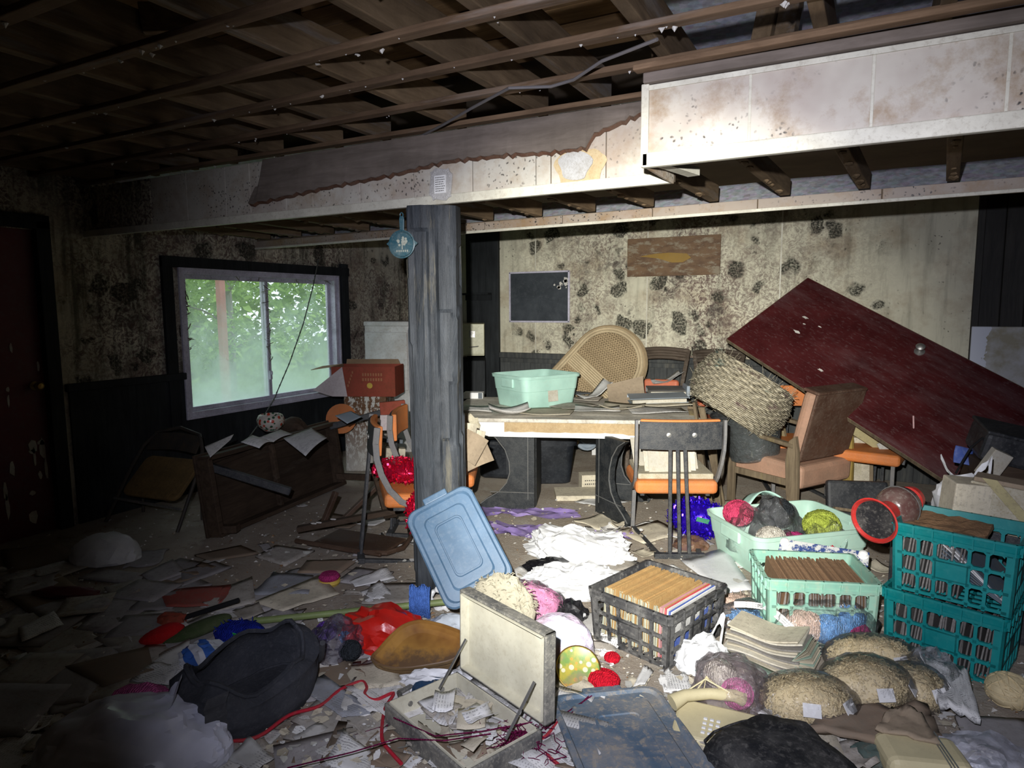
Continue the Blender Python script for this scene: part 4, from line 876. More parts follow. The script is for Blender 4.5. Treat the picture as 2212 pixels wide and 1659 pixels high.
gm('carton_inside', (.36, .24, .14), .9, dirt=.3); gm('carton_white', (.62, .55, .54), .8, dirt=.35, dc=(.3, .2, .2)); gm('yellow_print', (.62, .42, .06), .7); gm('faded_ink', (.42, .17, .08), .8); gm('grey_binder', (.30, .36, .42), .5, dirt=.25, dc=(.4, .38, .34)); gm('dark_card', (.10, .13, .16), .6, dirt=.4)
gm('cardboard', (.33, .26, .18), .95, dirt=.45, dc=(.18, .14, .10), ds=6)
# ================================================================== ON THE TABLE
A = PZ(1133, 888, TZ); d1 = Vector((cos(radians(153)), sin(radians(153)), 0)); d2 = Vector((cos(radians(63)), sin(radians(63)), 0))
tt = tote('pale mint storage box with a torn label, standing open on the white table', A+d1*.235+d2*.285+Vector((0, 0, .001)), radians(63), .58, .48, .26, 'mint_plastic')
m = MB(); m.prism([(-.05, 0), (.05, .0), (.052, .12), (.03, .16), (-.045, .15)], .002, TM((.0, -.232, .05), 0, pi/2) @ RM(radians(-6), 0, 0)); m.build('torn_label', 'old_paper', tt)
o = MB(); o.S = True; o.blob(3, lambda v: Vector((v.x*.12, v.y*.09, v.z*.03))*(1+.25*fbm(v, 3, 1))); gm('dark_rag', (.06, .09, .08), .9, dirt=.4); tag(o.build('rag', 'dark_rag', loc=A+d1*.3+d2*.38+Vector((0, 0, .13)), smooth=True), 'dark green rag lying inside the mint box on the table', 'rag')
t = thing('cassette_case', 'white cassette case lying on the table beside the mint box', 'case', PZ(1024, 860, TZ), radians(24)); MB().box((.17, .11, .055), (0, 0, .0285)).build('body', 'laminate', t, bevel=.005); MB().box((.035, .112, .05), (.062, -.001, .0285)).build('label_strip', 'dark_card', t)
# papers and binders
TBP = []
for i, (u, v, w, h, a, mt) in enumerate([(1015, 890, .36, .28, .35, 'paper'), (1100, 896, .30, .23, .5, 'paper'), (1180, 893, .40, .30, .2, 'paper_cream'), (1235, 880, .33, .26, .9, 'paper_dirty'), (1290, 892, .34, .25, .3, 'paper'), (1345, 888, .32, .24, .1, 'paper_cream'), (1420, 893, .42, .26, .42, 'paper'), (1180, 872, .30, .22, 1.2, 'paper'), (1260, 868, .3, .22, .1, 'paper_dirty'), (1440, 880, .42, .3, .35, 'paper_cream')]):
    p = PZ(u, v, TZ); p.z = TZ+.002+.003*i
    lb = ['sheet of paper at the left end of the white table', 'sheet of paper under the near corner of the mint box', 'cream cardboard sheet curling at the front edge of the white table', 'dirty sheet near the middle of the white table', 'sheet of paper in front of the brown cardboard', 'cream sheet at the foot of the brown cardboard', 'wide sheet hanging out below the grey binder', 'sheet tucked beneath the mint box', 'dirty sheet between the mint box and the brown cardboard', 'cream board under the grey binder'][i]
    sheet(p, w, h, TR+a-.3, mt, .035, lb, th=.003)
o = MB(); o.grid(8, 6, lambda a, b: ((a-.5)*.30, .05*sin(b*2.2)-.04*a, b*.24*(1-.25*(1-a)))); tag(o.build('cardboard_piece', 'cardboard', loc=PZ(1355, 872, TZ), rot=(radians(-24), 0, radians(30)), solid=.006), 'bent piece of brown cardboard propped up on the white table', 'cardboard')
sheet(PZ(1283, 866, TZ)+Vector((0, 0, .035)), .26, .20, radians(45), 'paper_white', .05, 'white sheet curling up in front of the wicker chair', fold=.5)
sheet(PZ(1262, 858, TZ)+Vector((0, 0, .03)), .24, .16, radians(20), 'dark_card', .02, 'slate grey folder on the table in front of the wicker lattice', 'folder', name='paper_folder', th=.004)
def binder(label, loc, rot, w, d, h, mt='grey_binder', open_=0):
    t = thing('ring_binder', label, 'binder', loc, rot)
    P = [(-w/2, 0), (w/2, 0), (w/2, .012), (-w/2, .012)]
    MB().box((w, d, .004), (0, 0, .002)).build('cover', mt, t, bevel=.001); m = MB(); m.box((w, d, .004), (0, 0, 0), TM((0, 0, h), 0, radians(3)) if not open_ else TM((-w*.5, 0, 0), 0, 0, -open_) @ TM((w*.5, 0, .004))); m.build('cover', mt, t, bevel=.001)
    MB().box((w, .004, h), (0, d/2, h/2)).build('spine', mt, t); MB().box((w*.92, d*.9, h*.6), (0, -.01, h*.36)).build('paper_block', 'old_paper', t, bevel=.002)
    return t
binder('grey blue ring binder lying closed at the right end of the table', PZ(1420, 876, TZ)+Vector((0, 0, .035)), (0, radians(-2), radians(24)), .46, .25, .045)
binder('ring binder spread open with white pages, behind the grey blue binder', PZ(1445, 858, TZ)+Vector((0, 0, .03)), (0, 0, radians(24)), .38, .25, .05, 'chair_grey')
o = MB().box((.03, .22, .12), (0, 0, .06)).build('upright_file', 'grey_binder', loc=PZ(1482, 860, TZ)+Vector((0, 0, .0)), rot=(0, 0, radians(24)), bevel=.01); tag(o, 'rounded grey file standing on end behind the open binder', 'file')
sheet(PZ(1440, 850, TZ)+Vector((0, 0, .095)), .26, .2, radians(30), 'paper_white', .05, 'white page lifting from the open binder on the table', fold=.35)
# ================================================================== UNDER THE TABLE
gm('bin_black', (.010, .012, .016), .32, dirt=.18, dc=(.08, .09, .1), ds=6, bump=.05, spec=.5)
bp = PZ(1195, 1046)+Vector((-.10, .12, 0))
t = thing('waste_bin', 'black plastic bin with a deep rim under the white table', 'bin', bp, radians(30))
m = MB(); m.S = True; R = lambda a, b, r_: rrect(a, b, r_, 5)
rings(m, [(R(.34, .28, .06), 0), (R(.36, .30, .06), .01), (R(.42, .36, .07), .33), (R(.46, .40, .08), .335), (R(.47, .41, .08), .41), (R(.44, .38, .07), .41), (R(.40, .34, .06), .32), (R(.33, .27, .05), .02)], cap1=True); m.build('shell', 'bin_black', t, smooth=True, sharp=30)
m = MB(); m.box((.06, .12, .04), (.245, 0, .375)); m.build('grip', 'bin_black', t, bevel=.01)
gm('red_fuzz', (.30, .02, .05), .95); m = MB(); m.S = True; m.blob(3, lambda v: Vector((v.x*.18, v.y*.15, v.z*.035*(1+fbm(v, 5, 2))))); tag(m.build('red_cloth', 'red_fuzz', loc=bp+Vector((0, 0, .385)), smooth=True), 'dark red cloth heaped in the black bin', 'cloth')
o = MB().box((.30, .30, .36), (0, 0, .18)).build('plastic_drum', 'bin_black', loc=PZ(1075, 1035)+Vector((-.05, .12, 0)), rot=(0, 0, radians(15)), bevel=.05, seg=3); tag(o, 'squat black plastic drum behind the left leg of the table', 'drum')
t = thing('fan_cover', 'grey round plate ringed like a fan cover behind the black bin', 'fan cover', PZ(1250, 1010)+Vector((-.03, .25, .28)), (radians(80), 0, radians(60))); m = MB(); m.S = True; m.lathe([(0, 0), (.06, 0), (.065, .02), (.10, .02), (.105, .01), (.14, .012), (.145, .025), (.165, .02), (.165, 0)], 30, cap=(False, False)); m.build('disc', 'grey_binder', t, smooth=True)
o = MB().box((.22, .02, .30), (0, 0, .15)).build('sign_board', 'paper_white', loc=PZ(1270, 1000)+Vector((.0, .4, .0)), rot=(radians(-8), 0, radians(30))); tag(o, 'white printed board standing behind the right leg of the table', 'board')
o = MB().box((.34, .26, .04), (0, 0, .02)).build('flat_box', 'paper_cream', loc=PZ(1245, 1072), rot=(0, 0, .5), bevel=.003); tag(o, 'cream flat box on the floor between the table legs', 'box')
t = thing('box_carton', 'cream carton with writing on the floor beside the right table leg', 'carton', PZ(1264, 1062)+Vector((.0, .1, 0)), radians(35)); MB().box((.16, .12, .13), (0, 0, .065)).build('body', 'paper_cream', t, bevel=.003); m = MB(); rr = random.Random(4)
for k in range(2):
    for j in range(6): m.box((.010, .001, .012*rr.uniform(.6, 1)), (-.05+j*.017, -.0605, .085-.03*k))
m.build('writing', 'ink', t)
# cardboard offcuts beside the orange seat
for i, (u, v, d, a, w, h, mt) in enumerate([(1015, 965, 4.0, .5, .16, .17, 'cardboard'), (1030, 985, 4.05, -.4, .17, .13, 'cardboard'), (1005, 950, 4.05, .1, .12, .2, 'paper_cream'), (1022, 940, 4.1, .2, .14, .07, 'paper_cream')]):
    q = PD(u, v, d); o = MB(); o.grid(6, 4, lambda a_, b_: ((a_-.5)*w, .04*sin(a_*3), (b_-.5)*h)); tag(o.build('cardboard_piece', mt, loc=q, rot=(Rv @ RM(0, a, 0)).to_euler(), solid=.005), ['torn cardboard flap curling on the orange seat behind the post', 'cardboard offcut hanging off the orange seat behind the post', 'cream card standing on the orange seat behind the post', 'narrow cream card on top of the torn flaps beneath the table edge'][i], 'cardboard')
# ================================================================== BY THE WINDOW WALL
o = thing('steel_cabinet', 'tall white enamelled cabinet against the window wall', 'cabinet', (-4.46, 5.74, 0), radians(8))
MB().box((.52, .46, 1.34), (0, 0, .67)).build('body', 'white_enamel', o, bevel=.012); MB().box((.53, .475, .05), (0, -.004, 1.335)).build('top', 'white_enamel', o, bevel=.012); MB().box((.50, .02, .60), (0, -.24, .95)).build('door', 'white_enamel', o, bevel=.008)
fc = PY(1008, 735, 5.8)
o = thing('filing_cabinet', 'beige steel filing cabinet with one drawer showing beside the post', 'cabinet', (fc.x-.045, 5.85, 0), radians(30))
MB().box((.40, .50, .95), (0, .30, .475)).build('stand', 'black_board', o, bevel=.01); MB().box((.385, .50, .33), (0, .285, 1.165)).build('body', 'beige_steel', o, bevel=.006)
dr = MB().box((.385, .03, .315), (.0, .02, 1.172)).build('drawer_front', 'beige_steel', o, bevel=.006)
m = MB(); m.box((.06, .006, .07), (.07, .002, 1.225)); m.build('label_holder', 'steel', dr, bevel=.002); m = MB(); m.tube([(.03, .005, 1.09), (.035, -.02, 1.093), (.125, -.02, 1.10), (.13, .005, 1.10)], .006, 6); m.build('handle', 'steel', dr, smooth=True)
c = (PD(745, 852, 6.1)+PD(835, 852, 6.1))/2; c.z = 0; c += Vector((-.1, .17, 0))
o = thing('rusty_cabinet', 'white enamelled cabinet eaten by brown rust, carrying the red carton', 'cabinet', c, radians(27)); MB().box((.39, .38, .70), (0, 0, .35)).build('body', 'rusty_enamel', o, bevel=.015); MB().box((.36, .012, .05), (0, -.194, .62)).build('drawer_edge', 'rusty_enamel', o, bevel=.004)
# red carton with its flaps open
cb = c+Vector((.02, -.03, .70)); t = thing('open_carton', 'red printed cardboard carton with open flaps on the rusty cabinet', 'carton', cb, radians(24))
W_, D_, H_ = .58, .34, .27
for a in (((W_, .006, H_), (0, -D_/2, H_/2), 'carton_red'), ((W_, .006, H_), (0, D_/2, H_/2), 'carton_red'), ((.006, D_, H_), (W_/2, 0, H_/2), 'carton_red'), ((.006, D_, H_), (-W_/2, 0, H_/2), 'carton_inside'), ((W_, D_, .006), (0, 0, .003), 'carton_inside')):
    MB().box(a[0], a[1]).build('wall_panel', a[2], t)
for M_, sz_, mt in ((TM((0, -D_/2, H_), 0, radians(-152)), (W_*.96, .16), 'carton_white'), (TM((0, D_/2, H_), 0, radians(25)), (W_*.9, .05), 'carton_inside')):
    m = MB(); m.add([(-sz_[0]/2, 0, 0), (sz_[0]/2, 0, 0), (sz_[0]/2*.95, 0, sz_[1]), (-sz_[0]/2*.95, 0, sz_[1])], [(0, 1, 2, 3)], M_); m.build('flap', mt if sz_[0] > .54 and mt != 'carton_white' else 'carton_inside', t, solid=.005) if mt != 'carton_white' else None
m = MB(); m.add([(-W_/2, -D_/2, H_), (-W_/2, D_/2, H_), (-W_/2-.19, D_/2-.05, H_-.02), (-W_/2-.20, -D_/2+.02, H_-.03)], [(0, 1, 2, 3)]); m.build('flap', 'carton_inside', t, solid=.005)
m = MB(); m.add([(-W_/2, -D_/2-.002, .0), (-W_/2+.14, -D_/2-.004, .0), (-W_/2+.10, -D_/2-.004, H_), (-W_/2-.17, -D_/2-.03, .06)], [(0, 1, 2, 3)]); m.build('white_flap', 'carton_white', t, solid=.004)
m = MB(); m.lathe([(0, 0), (.026, 0), (.026, .002), (0, .002)], 16, TM((.06, -D_/2-.004, .10), 0, pi/2), cap=(False, False)); m.build('round_print', 'yellow_print', t)
m = MB()
for k in range(2):
    for j in range(8): m.box((.014, .002, .026), (.0+j*.024, -D_/2-.004, .20-.045*k))
for j in range(5): m.box((.012, .002, .022), (-.14+.011*j, -D_/2-.004, .10+.03*j))
m.build('faded_print', 'faded_ink', t)['kind'] = 'stuff'
# things jammed behind the side chair
t = thing('orange_plate', 'orange round plate standing on edge behind the rusty cabinet', 'plate', PD(738, 905, 5.9), (radians(75), 0, radians(35))); m = MB(); m.S = True; m.lathe([(0, 0), (.08, 0), (.13, .02), (.132, .024), (.08, .008), (0, .008)], 26, cap=(False, False)); m.build('dish', 'orange_vinyl', t, smooth=True)
for i, (u, v, d, w, h, a, mt, nm, lb) in enumerate([(846, 912, 5.3, .18, .12, 0, 'carton_white', 'carton', 'white carton stacked behind the post above the dark chair arm'), (848, 880, 5.35, .2, .10, -.1, 'carton_red', 'carton', 'red printed carton stacked behind the post'), (842, 985, 5.0, .22, .13, .06, 'paper_cream', 'cream_box', 'cream box stacked below the white carton behind the post'), (838, 950, 5.1, .22, .03, .1, 'dark_card', 'tray', 'dark tray between the two pale boxes behind the post')]):
    q = PD(u, v, d); o = MB().box((w, .16, h)).build(nm, mt, loc=q, rot=(Rv @ RM(0, a, .2)).to_euler(), bevel=.004); tag(o, lb, nm.split('_')[-1])
# ---- overturned wooden table
P0 = PZ(478, 1168); P1 = PZ(722, 1062); ax = (P1-P0); Lh = ax.length+.22; rz = atan2(ax.y, ax.x)
t = thing('overturned_table', 'dark wooden table tipped on its side below the window, underside showing', 'table', P0, (radians(-8), 0, rz))
Hh = .57
MB().box((Lh, .02, Hh), (Lh/2, .12, Hh/2)).build('tabletop', 'brown_wood', t, bevel=.004)
for z_ in (.03, Hh-.03): MB().box((Lh-.04, .10, .03), (Lh/2, .06, z_)).build('apron', 'brown_wood', t, bevel=.004)
for x_ in (.03, Lh-.05): MB().box((.04, .10, Hh-.06), (x_, .06, Hh/2)).build('apron', 'brown_wood', t, bevel=.004)
MB().box((.035, .04, Hh-.06), (Lh*.48, .09, Hh/2)).build('cross_batten', 'brown_wood', t, bevel=.004)
MB().bar((.10, .10, Hh-.10), (Lh*.46, .10, Hh-.06), .02, .03).build('cross_batten', 'brown_wood', t, bevel=.003)
m = MB(); m.bar((.06, .05, Hh-.09), (.30, -.36, Hh-.34), .055, .05); m.build('leg', 'chair_black', t, bevel=.006)
m = MB(); m.bar((Lh-.08, .05, Hh-.05), (Lh+.18, -.42, Hh+.02), .05, .05); m.build('leg', 'chair_black', t, bevel=.006)
m = MB(); m.bar((Lh-.08, .05, .10), (Lh-.02, -.40, .04), .05, .05); m.build('leg', 'brown_wood', t, bevel=.006)
m = MB(); m.bar((.06, .05, .06), (.10, -.06, .05), .07, .05); m.build('broken_leg_stub', 'brown_wood', t, bevel=.006)
om = TM(P0, rz); ztop = Hh+.0
# papers, bowl and cloth on its upper edge
def ot(x_, y_, z_=0): return om @ Vector((x_, y_+.16, ztop+z_-.03))
def posed(px, ds, mat_, label, th=.003, cat='paper', name='paper_sheet', bend=.0):
    Q = [PD(u, v, d) for (u, v), d in zip(px, ds)]; c = sum(Q, Vector())/4
    m = MB(); m.grid(8, 8, lambda a_, b_: (Q[0].lerp(Q[1], a_)).lerp(Q[3].lerp(Q[2], a_), b_)-c+Vector((0, 0, bend*sin(a_*pi)*sin(b_*2.5)))); return tag(m.build(name, mat_, loc=c, solid=th, smooth=True), label, cat)
posed([(612, 947), (672, 925), (706, 946), (660, 985)], (4.75, 4.95, 4.85, 4.58), 'paper_white', 'white booklet draped over the top edge of the overturned table', .004, bend=.02)
posed([(560, 945), (606, 928), (632, 938), (590, 955)], (4.75, 4.95, 4.9, 4.7), 'paper', 'sheet of paper behind the draped booklet on the overturned table', bend=.02)
posed([(520, 955), (545, 940), (590, 955), (560, 968)], (4.55, 4.7, 4.7, 4.5), 'paper_white', 'crumpled letters lying along the edge of the overturned table', bend=.03)
posed([(442, 965), (505, 938), (498, 950), (454, 988)], (4.35, 4.5, 4.45, 4.25), 'paper', 'grey card propped between folding chair and overturned table')
posed([(724, 898), (758, 888), (782, 900), (750, 915)], (5.1, 5.2, 5.15, 5.0), 'grey_binder', 'pale blue card on the far corner of the overturned table')
s = NT('floral_bowl'); x, y, z = s.sep(); b = s.mix(s.ramp(s.voro(26), (.3, 1.), (.36, 0.)), (.58, .54, .46), (.50, .06, .03)); b = s.mix(s.ramp(s.voro(30, s.map(loc=(4, 2, 1))), (.28, 1.), (.34, 0.)), b, (.03, .10, .05)); s.col(b); s.rough(.3)
t = thing('ceramic_bowl', 'small round bowl painted with red and green leaves, on the overturned table', 'bowl', ot(.86, .13, .02), 0); m = MB(); m.S = True; m.lathe([(0, 0), (.05, 0), (.095, .04), (.105, .085), (.09, .12), (.075, .128), (.07, .124), (.085, .085), (.05, .015), (0, .012)], 26, cap=(False, False)); m.build('body', 'floral_bowl', t, smooth=True)
bag('cloth_heap', 'dark cloth heap on the overturned table beside the bowl', 'cloth', ot(1.10, .13, -.03), (.13, .10, .12), .3, 5, 'brown_wood', .25, 3)
# ---- folding chair leaning in the dark corner
Fa = PZ(228, 1128); Fb = PZ(383, 1150); fr = atan2(Fb.y-Fa.y, Fb.x-Fa.x); fw_ = (Fb-Fa).length
gm('rust_steel', (.04, .037, .033), .5, dirt=.5, dc=(.10, .07, .04), ds=10, bump=.15); gm('seat_mustard', (.21, .13, .045), .85, dirt=.5, dc=(.06, .05, .03), ds=7, bump=.3)
t = thing('folding_chair', 'dark steel folding chair with mustard seat, leaning by the red door', 'chair', Fa, (radians(-32), 0, fr))
R_ = fw_; P = [Vector((0, 0, 0)), Vector((.02, 0, .40)), Vector((.05, 0, .58)), Vector((.13, 0, .70)), Vector((R_*.5, 0, .745)), Vector((R_-.13, 0, .70)), Vector((R_-.05, 0, .58)), Vector((R_-.02, 0, .40)), Vector((R_, 0, 0))]
MB().tube(P, .013, 8).build('tube_frame', 'rust_steel', t, smooth=True)
m = MB(); m.grid(8, 2, lambda a, b: (.10+a*(R_-.20), .008*sin(a*pi), .555+b*.13+.02*sin(a*pi))); m.build('back_panel', 'rust_steel', t, solid=.008)
m = MB(); m.prism(rrect(R_*.78, .34, .06), .03, TM((R_/2, .03, .36), 0, radians(74))); m.build('seat', 'seat_mustard', t, bevel=.008)
MB().tube([(.02, -.03, .17), (R_-.02, -.03, .15)], .010, 6).build('cross_bar', 'steel', t, smooth=True)
for k, x_ in ((0, .05), (1, R_-.05)): MB().tube([(x_, .05, .45), (x_, .30, .02)], .011, 6).build('leg', 'rust_steel', t, smooth=True)
# ---- brown folding frame collapsed on the floor
q0 = PZ(640, 1178); gm('brown_steel', (.065, .036, .022), .5, dirt=.4, dc=(.14, .10, .07), ds=9)
t = thing('collapsed_chair', 'brown folding chair collapsed flat on the papers beside the post', 'chair', q0, radians(14))
MB().tube([(0, 0, .03), (.10, -.02, .03), (.50, -.10, .035), (.66, -.08, .035), (.72, .02, .035), (.70, .20, .04), (.60, .40, .05)], .016, 7).build('tube_frame', 'brown_steel', t, smooth=True)
MB().box((.52, .30, .02), (.40, .07, .03), None, -.15).build('seat', 'brown_steel', t, bevel=.008)
MB().bar((.0, .02, .10), (.62, .30, .19), .05, .035).build('side_bar', 'brown_wood', t, bevel=.004)
MB().bar((.30, .55, .42), (.52, .30, .13), .09, .03).build('side_bar', 'brown_wood', t, bevel=.004)
MB().bar((.12, .36, .05), (.36, .62, .32), .035, .03).build('leg', 'brown_steel', t, bevel=.004)
MB().bar((.12, .12, .10), (.17, .22, .30), .035, .03).build('leg', 'brown_steel', t, bevel=.004)
for x_, y_, z_ in ((.10, .05, .135), (.13, .06, .14), (.21, .10, .155)):
    o = MB(); o.blob(1, lambda v: Vector((v.x*.025, v.y*.010, v.z*.006))); o.build('paint_fleck', 'white_chip', t, loc=(x_, y_, z_))
# ================================================================== CRATES AND THE HEAP ON THE RIGHT
gm('crate_black', (.035, .036, .040), .5, dirt=.6, dc=(.22, .215, .20), ds=3.5, bump=.1)
gm('crate_teal', (.0, .20, .20), .42, dirt=.22, dc=(.05, .30, .27), ds=5, bump=.05, spec=.5)
gm('crate_mint', (.24, .47, .37), .45, dirt=.5, dc=(.42, .45, .33), ds=3, bump=.05, c2=(.03, .33, .30), c2t=.60, c2s=3)
gm('sleeve_ochre', (.52, .33, .13), .85, dirt=.5, dc=(.30, .15, .05), ds=22, rv=.35, bump=.3)
gm('sleeve_rust', (.36, .22, .12), .9, dirt=.6, dc=(.20, .10, .05), ds=24, rv=.4, bump=.4)
gm('sleeve_grey', (.27, .255, .235), .85, dirt=.5, dc=(.09, .08, .07), ds=10, rv=.55)
gm('sleeve_side', (.50, .53, .42), .8, dirt=.35, rv=.55); gm('sleeve_mint', (.38, .52, .42), .8, dirt=.3, rv=.2); gm('sleeve_pink', (.50, .25, .27), .8, dirt=.5, dc=(.3, .2, .17)); gm('sleeve_blue', (.06, .11, .38), .6, dirt=.15, dc=(.5, .5, .5)); gm('sleeve_red', (.50, .06, .07), .6, dirt=.2, dc=(.5, .4, .4)); gm('sleeve_white', (.66, .66, .64), .7, dirt=.25)
gm('rust_brown', (.26, .15, .075), .95, dirt=.5, dc=(.12, .07, .035), ds=18, bump=.8)
def crate(label, loc, rz, w, d, h, mat_, cols=(6, 5), rows=3, group=None, tilt=(0, 0), taper=.93):
    """milk crate: open lattice sides with square holes and a blank name plate, deep rim, floor grid"""
    t = thing('milk_crate', label, 'crate', loc, (tilt[0], tilt[1], rz), group)
    rim = h*.17
    for k in range(4):
        L = w if k % 2 == 0 else d; off = (d if k % 2 == 0 else w)/2; nc = cols[k % 2]; m = MB(); Hs = h-rim
        M = TM((0, 0, 0), k*pi/2)
        def pt(x_, z_, y_): f = taper+(1-taper)*z_/h; return Vector((x_*f, -(off)*f+y_, z_))
        def slab(x0, x1, z0, z1, th): 
            vs = [pt(x_, z_, y_) for y_ in (0, th) for x_, z_ in ((x0, z0), (x1, z0), (x1, z1), (x0, z1))]
            m.add(vs, [(0, 1, 2, 3), (7, 6, 5, 4), (0, 4, 5, 1), (1, 5, 6, 2), (2, 6, 7, 3), (3, 7, 4, 0)], M)
        bw_ = L*.018+.005; cw_ = L*.085; x0 = -L/2+cw_; stp = (L-2*cw_)/nc; zs = [h*.04+(Hs-h*.04)*i/rows for i in range(rows+1)]
        for sx in (-1, 1): slab(min(sx*L/2, sx*(L/2-cw_)), max(sx*L/2, sx*(L/2-cw_)), 0, Hs, .010)     # corner posts
        for i in range(1, nc):
            mid = i == nc//2 and nc % 2 == 0
            if mid: slab(x0+i*stp-bw_/2, x0+i*stp+bw_/2, zs[0], zs[1], .012); continue
            slab(x0+i*stp-bw_/2, x0+i*stp+bw_/2, 0, Hs, .012)
        for z_ in zs: slab(-L/2+cw_*.5, L/2-cw_*.5, z_-bw_/2, z_+bw_/2, .013)
        if nc % 2 == 0: slab(x0+(nc/2-1)*stp, x0+(nc/2+1)*stp, zs[1], zs[2], .006)
        else: slab(x0+(nc//2)*stp-stp*.3, x0+(nc//2+1)*stp+stp*.3, zs[1], zs[2], .006)
        for sx in range(nc):      # rounded corners of the holes
            for r_ in range(rows):
                xa, xb, za, zb = x0+sx*stp+bw_/2, x0+(sx+1)*stp-bw_/2, zs[r_]+bw_/2, zs[r_+1]-bw_/2; c_ = stp*.15
                for cx_, cz_, ux, uz in ((xa, za, 1, 1), (xb, za, -1, 1), (xb, zb, -1, -1), (xa, zb, 1, -1)):
                    vs = [pt(x_, z_, y_) for y_ in (.001, .011) for x_, z_ in ((cx_, cz_), (cx_+ux*c_, cz_), (cx_, cz_+uz*c_))]; m.add(vs, [(0, 1, 2), (5, 4, 3), (1, 4, 5, 2)], M)
        m.build('side_panel', mat_, t)
        m = MB()
        for i in range(nc+1):
            xx = -L/2+.01+i*(L-.02)/nc; vs = [pt(x_, z_, y_) for y_ in (-.011, 0) for x_, z_ in ((xx-.003, Hs), (xx+.003, Hs), (xx+.003, h), (xx-.003, h))]; m.add(vs, [(0, 1, 2, 3), (0, 4, 5, 1), (1, 5, 6, 2), (2, 6, 7, 3), (3, 7, 4, 0)], M)
        m.build('rim_rib', mat_, t)['kind'] = 'stuff'
    m = MB(); R = lambda a, f: rrect(w*f+a, d*f+a, .02, 3); f1 = taper+(1-taper)*(h-rim)/h
    rings(m, [(R(-.016, f1), h-rim), (R(.012, f1), h-rim), (R(.014, f1), h-rim*.75), (R(.004, f1), h-rim*.7), (R(.008, 1), h-.012), (R(.018, 1), h-.010), (R(.018, 1), h), (R(-.012, 1), h), (R(-.020, f1), h-rim)], cap0=False); m.build('rim', mat_, t, smooth=True, sharp=30)
    m = MB()
    for i in range(7): m.box((w*taper-.02, .012, .010), (0, -d*taper/2+.02+(d*taper-.04)*i/6, .008)); m.box((.012, d*taper-.02, .010), (-w*taper/2+.02+(w*taper-.04)*i/6, 0, .008))
    m.build('floor_grid', mat_, t)
    return t
def records(M, n, x0, x1, dpt, hgt, mats, label, group, rr, z0=.02, lean=.08, y=0, extra=None):
    """a row of record sleeves standing one behind the other"""
    base = {}
    for i in range(n):
        mt = extra[i-(n-len(extra))] if extra and i >= n-len(extra) else rr.choice(mats)
        if mt not in base:
            m = MB(); m.box((.0058, dpt, hgt), (0, 0, hgt/2)); m.mi = [1 if k in (2, 4) else 0 for k in range(6)]; o = m.build('record_sleeve', [mt, {'sleeve_ochre': 'sleeve_side', 'sleeve_rust': 'sleeve_grey'}.get(mt, mt)]); base[mt] = o
        else: o = base[mt].copy(); COL.objects.link(o)
        Mi = M @ TM((x0+(x1-x0)*i/max(1, n-1), y+rr.uniform(-.006, .006), z0+rr.uniform(0, .006)), rr.uniform(-.02, .02), rr.uniform(-.015, .015), lean*rr.uniform(.2, 1.6))
        o.matrix_world = Mi; tag(o, label, 'record', group)
rr = random.Random(41)
# black crate of ochre sleeves
N = PZ(1443, 1450); az = atan2(*(lambda v: (v.y, v.x))(PZ(1443, 1450)-PZ(1280, 1378)))
CBW, CBD, CBH = .42, .46, .245
Mx = TM((0, 0, 0), az); cb_ = N + (Mx @ Vector((-CBW*.93/2, CBD*.93/2, 0)))
crate('dusty black crate packed with ochre record sleeves', cb_, az, CBW, CBD, CBH, 'crate_black')
Mc = TM(cb_, az); 
records(Mc, 50, -.178, .168, .36, .222, ['sleeve_ochre'], 'ochre record sleeve packed in the dusty black crate', 'sleeves in the black crate', rr, extra=['sleeve_pink', 'sleeve_pink', 'sleeve_red', 'sleeve_white', 'sleeve_blue', 'sleeve_white', 'sleeve_blue'])
# mint crate
N = PZ(1892, 1402); N0 = PZ(1640, 1392); az2 = atan2(N.y-N0.y, N.x-N0.x)-radians(3); CMW, CMD, CMH = .47, .36, .30
cm_ = N + (TM((0, 0, 0), az2) @ Vector((-CMW*.95/2-.01, CMD*.95/2, 0)))
crate('pale mint crate full of rusty record sleeves', cm_, az2, CMW, CMD, CMH, 'crate_mint', taper=.95)
Mm = TM(cm_, az2)
records(Mm, 34, -.07, .195, .29, .262, ['sleeve_rust'], 'rusty record sleeve in the right part of the pale mint crate', 'sleeves in the mint crate, right part', rr, lean=-.05)
records(Mm, 13, -.195, -.105, .29, .262, ['sleeve_rust'], 'rusty record sleeve in the left part of the pale mint crate', 'sleeves in the mint crate, left part', rr, lean=.12)
# two teal crates, one on the other
Na = PZ(1905, 1402); Nb = PZ(2150, 1492); az3 = atan2(Nb.y-Na.y, Nb.x-Na.x)+radians(4); CTW, CTD, CTH = .435, .35, .295
ct_ = Na.lerp(Nb, .5) + (TM((0, 0, 0), az3) @ Vector((.01, CTD*.95/2, 0)))
crate('teal crate of grey records, lower one of the stack', ct_, az3, CTW, CTD, CTH, 'crate_teal', taper=.95)
records(TM(ct_, az3), 30, -.185, .185, .30, .255, ['sleeve_grey'], 'grey record sleeve standing in the lower teal crate', 'sleeves in the lower teal crate', rr)
ct2 = ct_+Vector((.012, -.008, CTH+.003)); crate('teal crate with a rotted brown slab, upper one of the stack', ct2, az3+radians(2.5), CTW, CTD, CTH, 'crate_teal', taper=.95)
M3 = TM(ct2, az3+radians(2.5))
records(M3, 18, -.185, .02, .30, .235, ['sleeve_grey'], 'grey record sleeve standing in the upper teal crate', 'sleeves in the upper teal crate', rr)
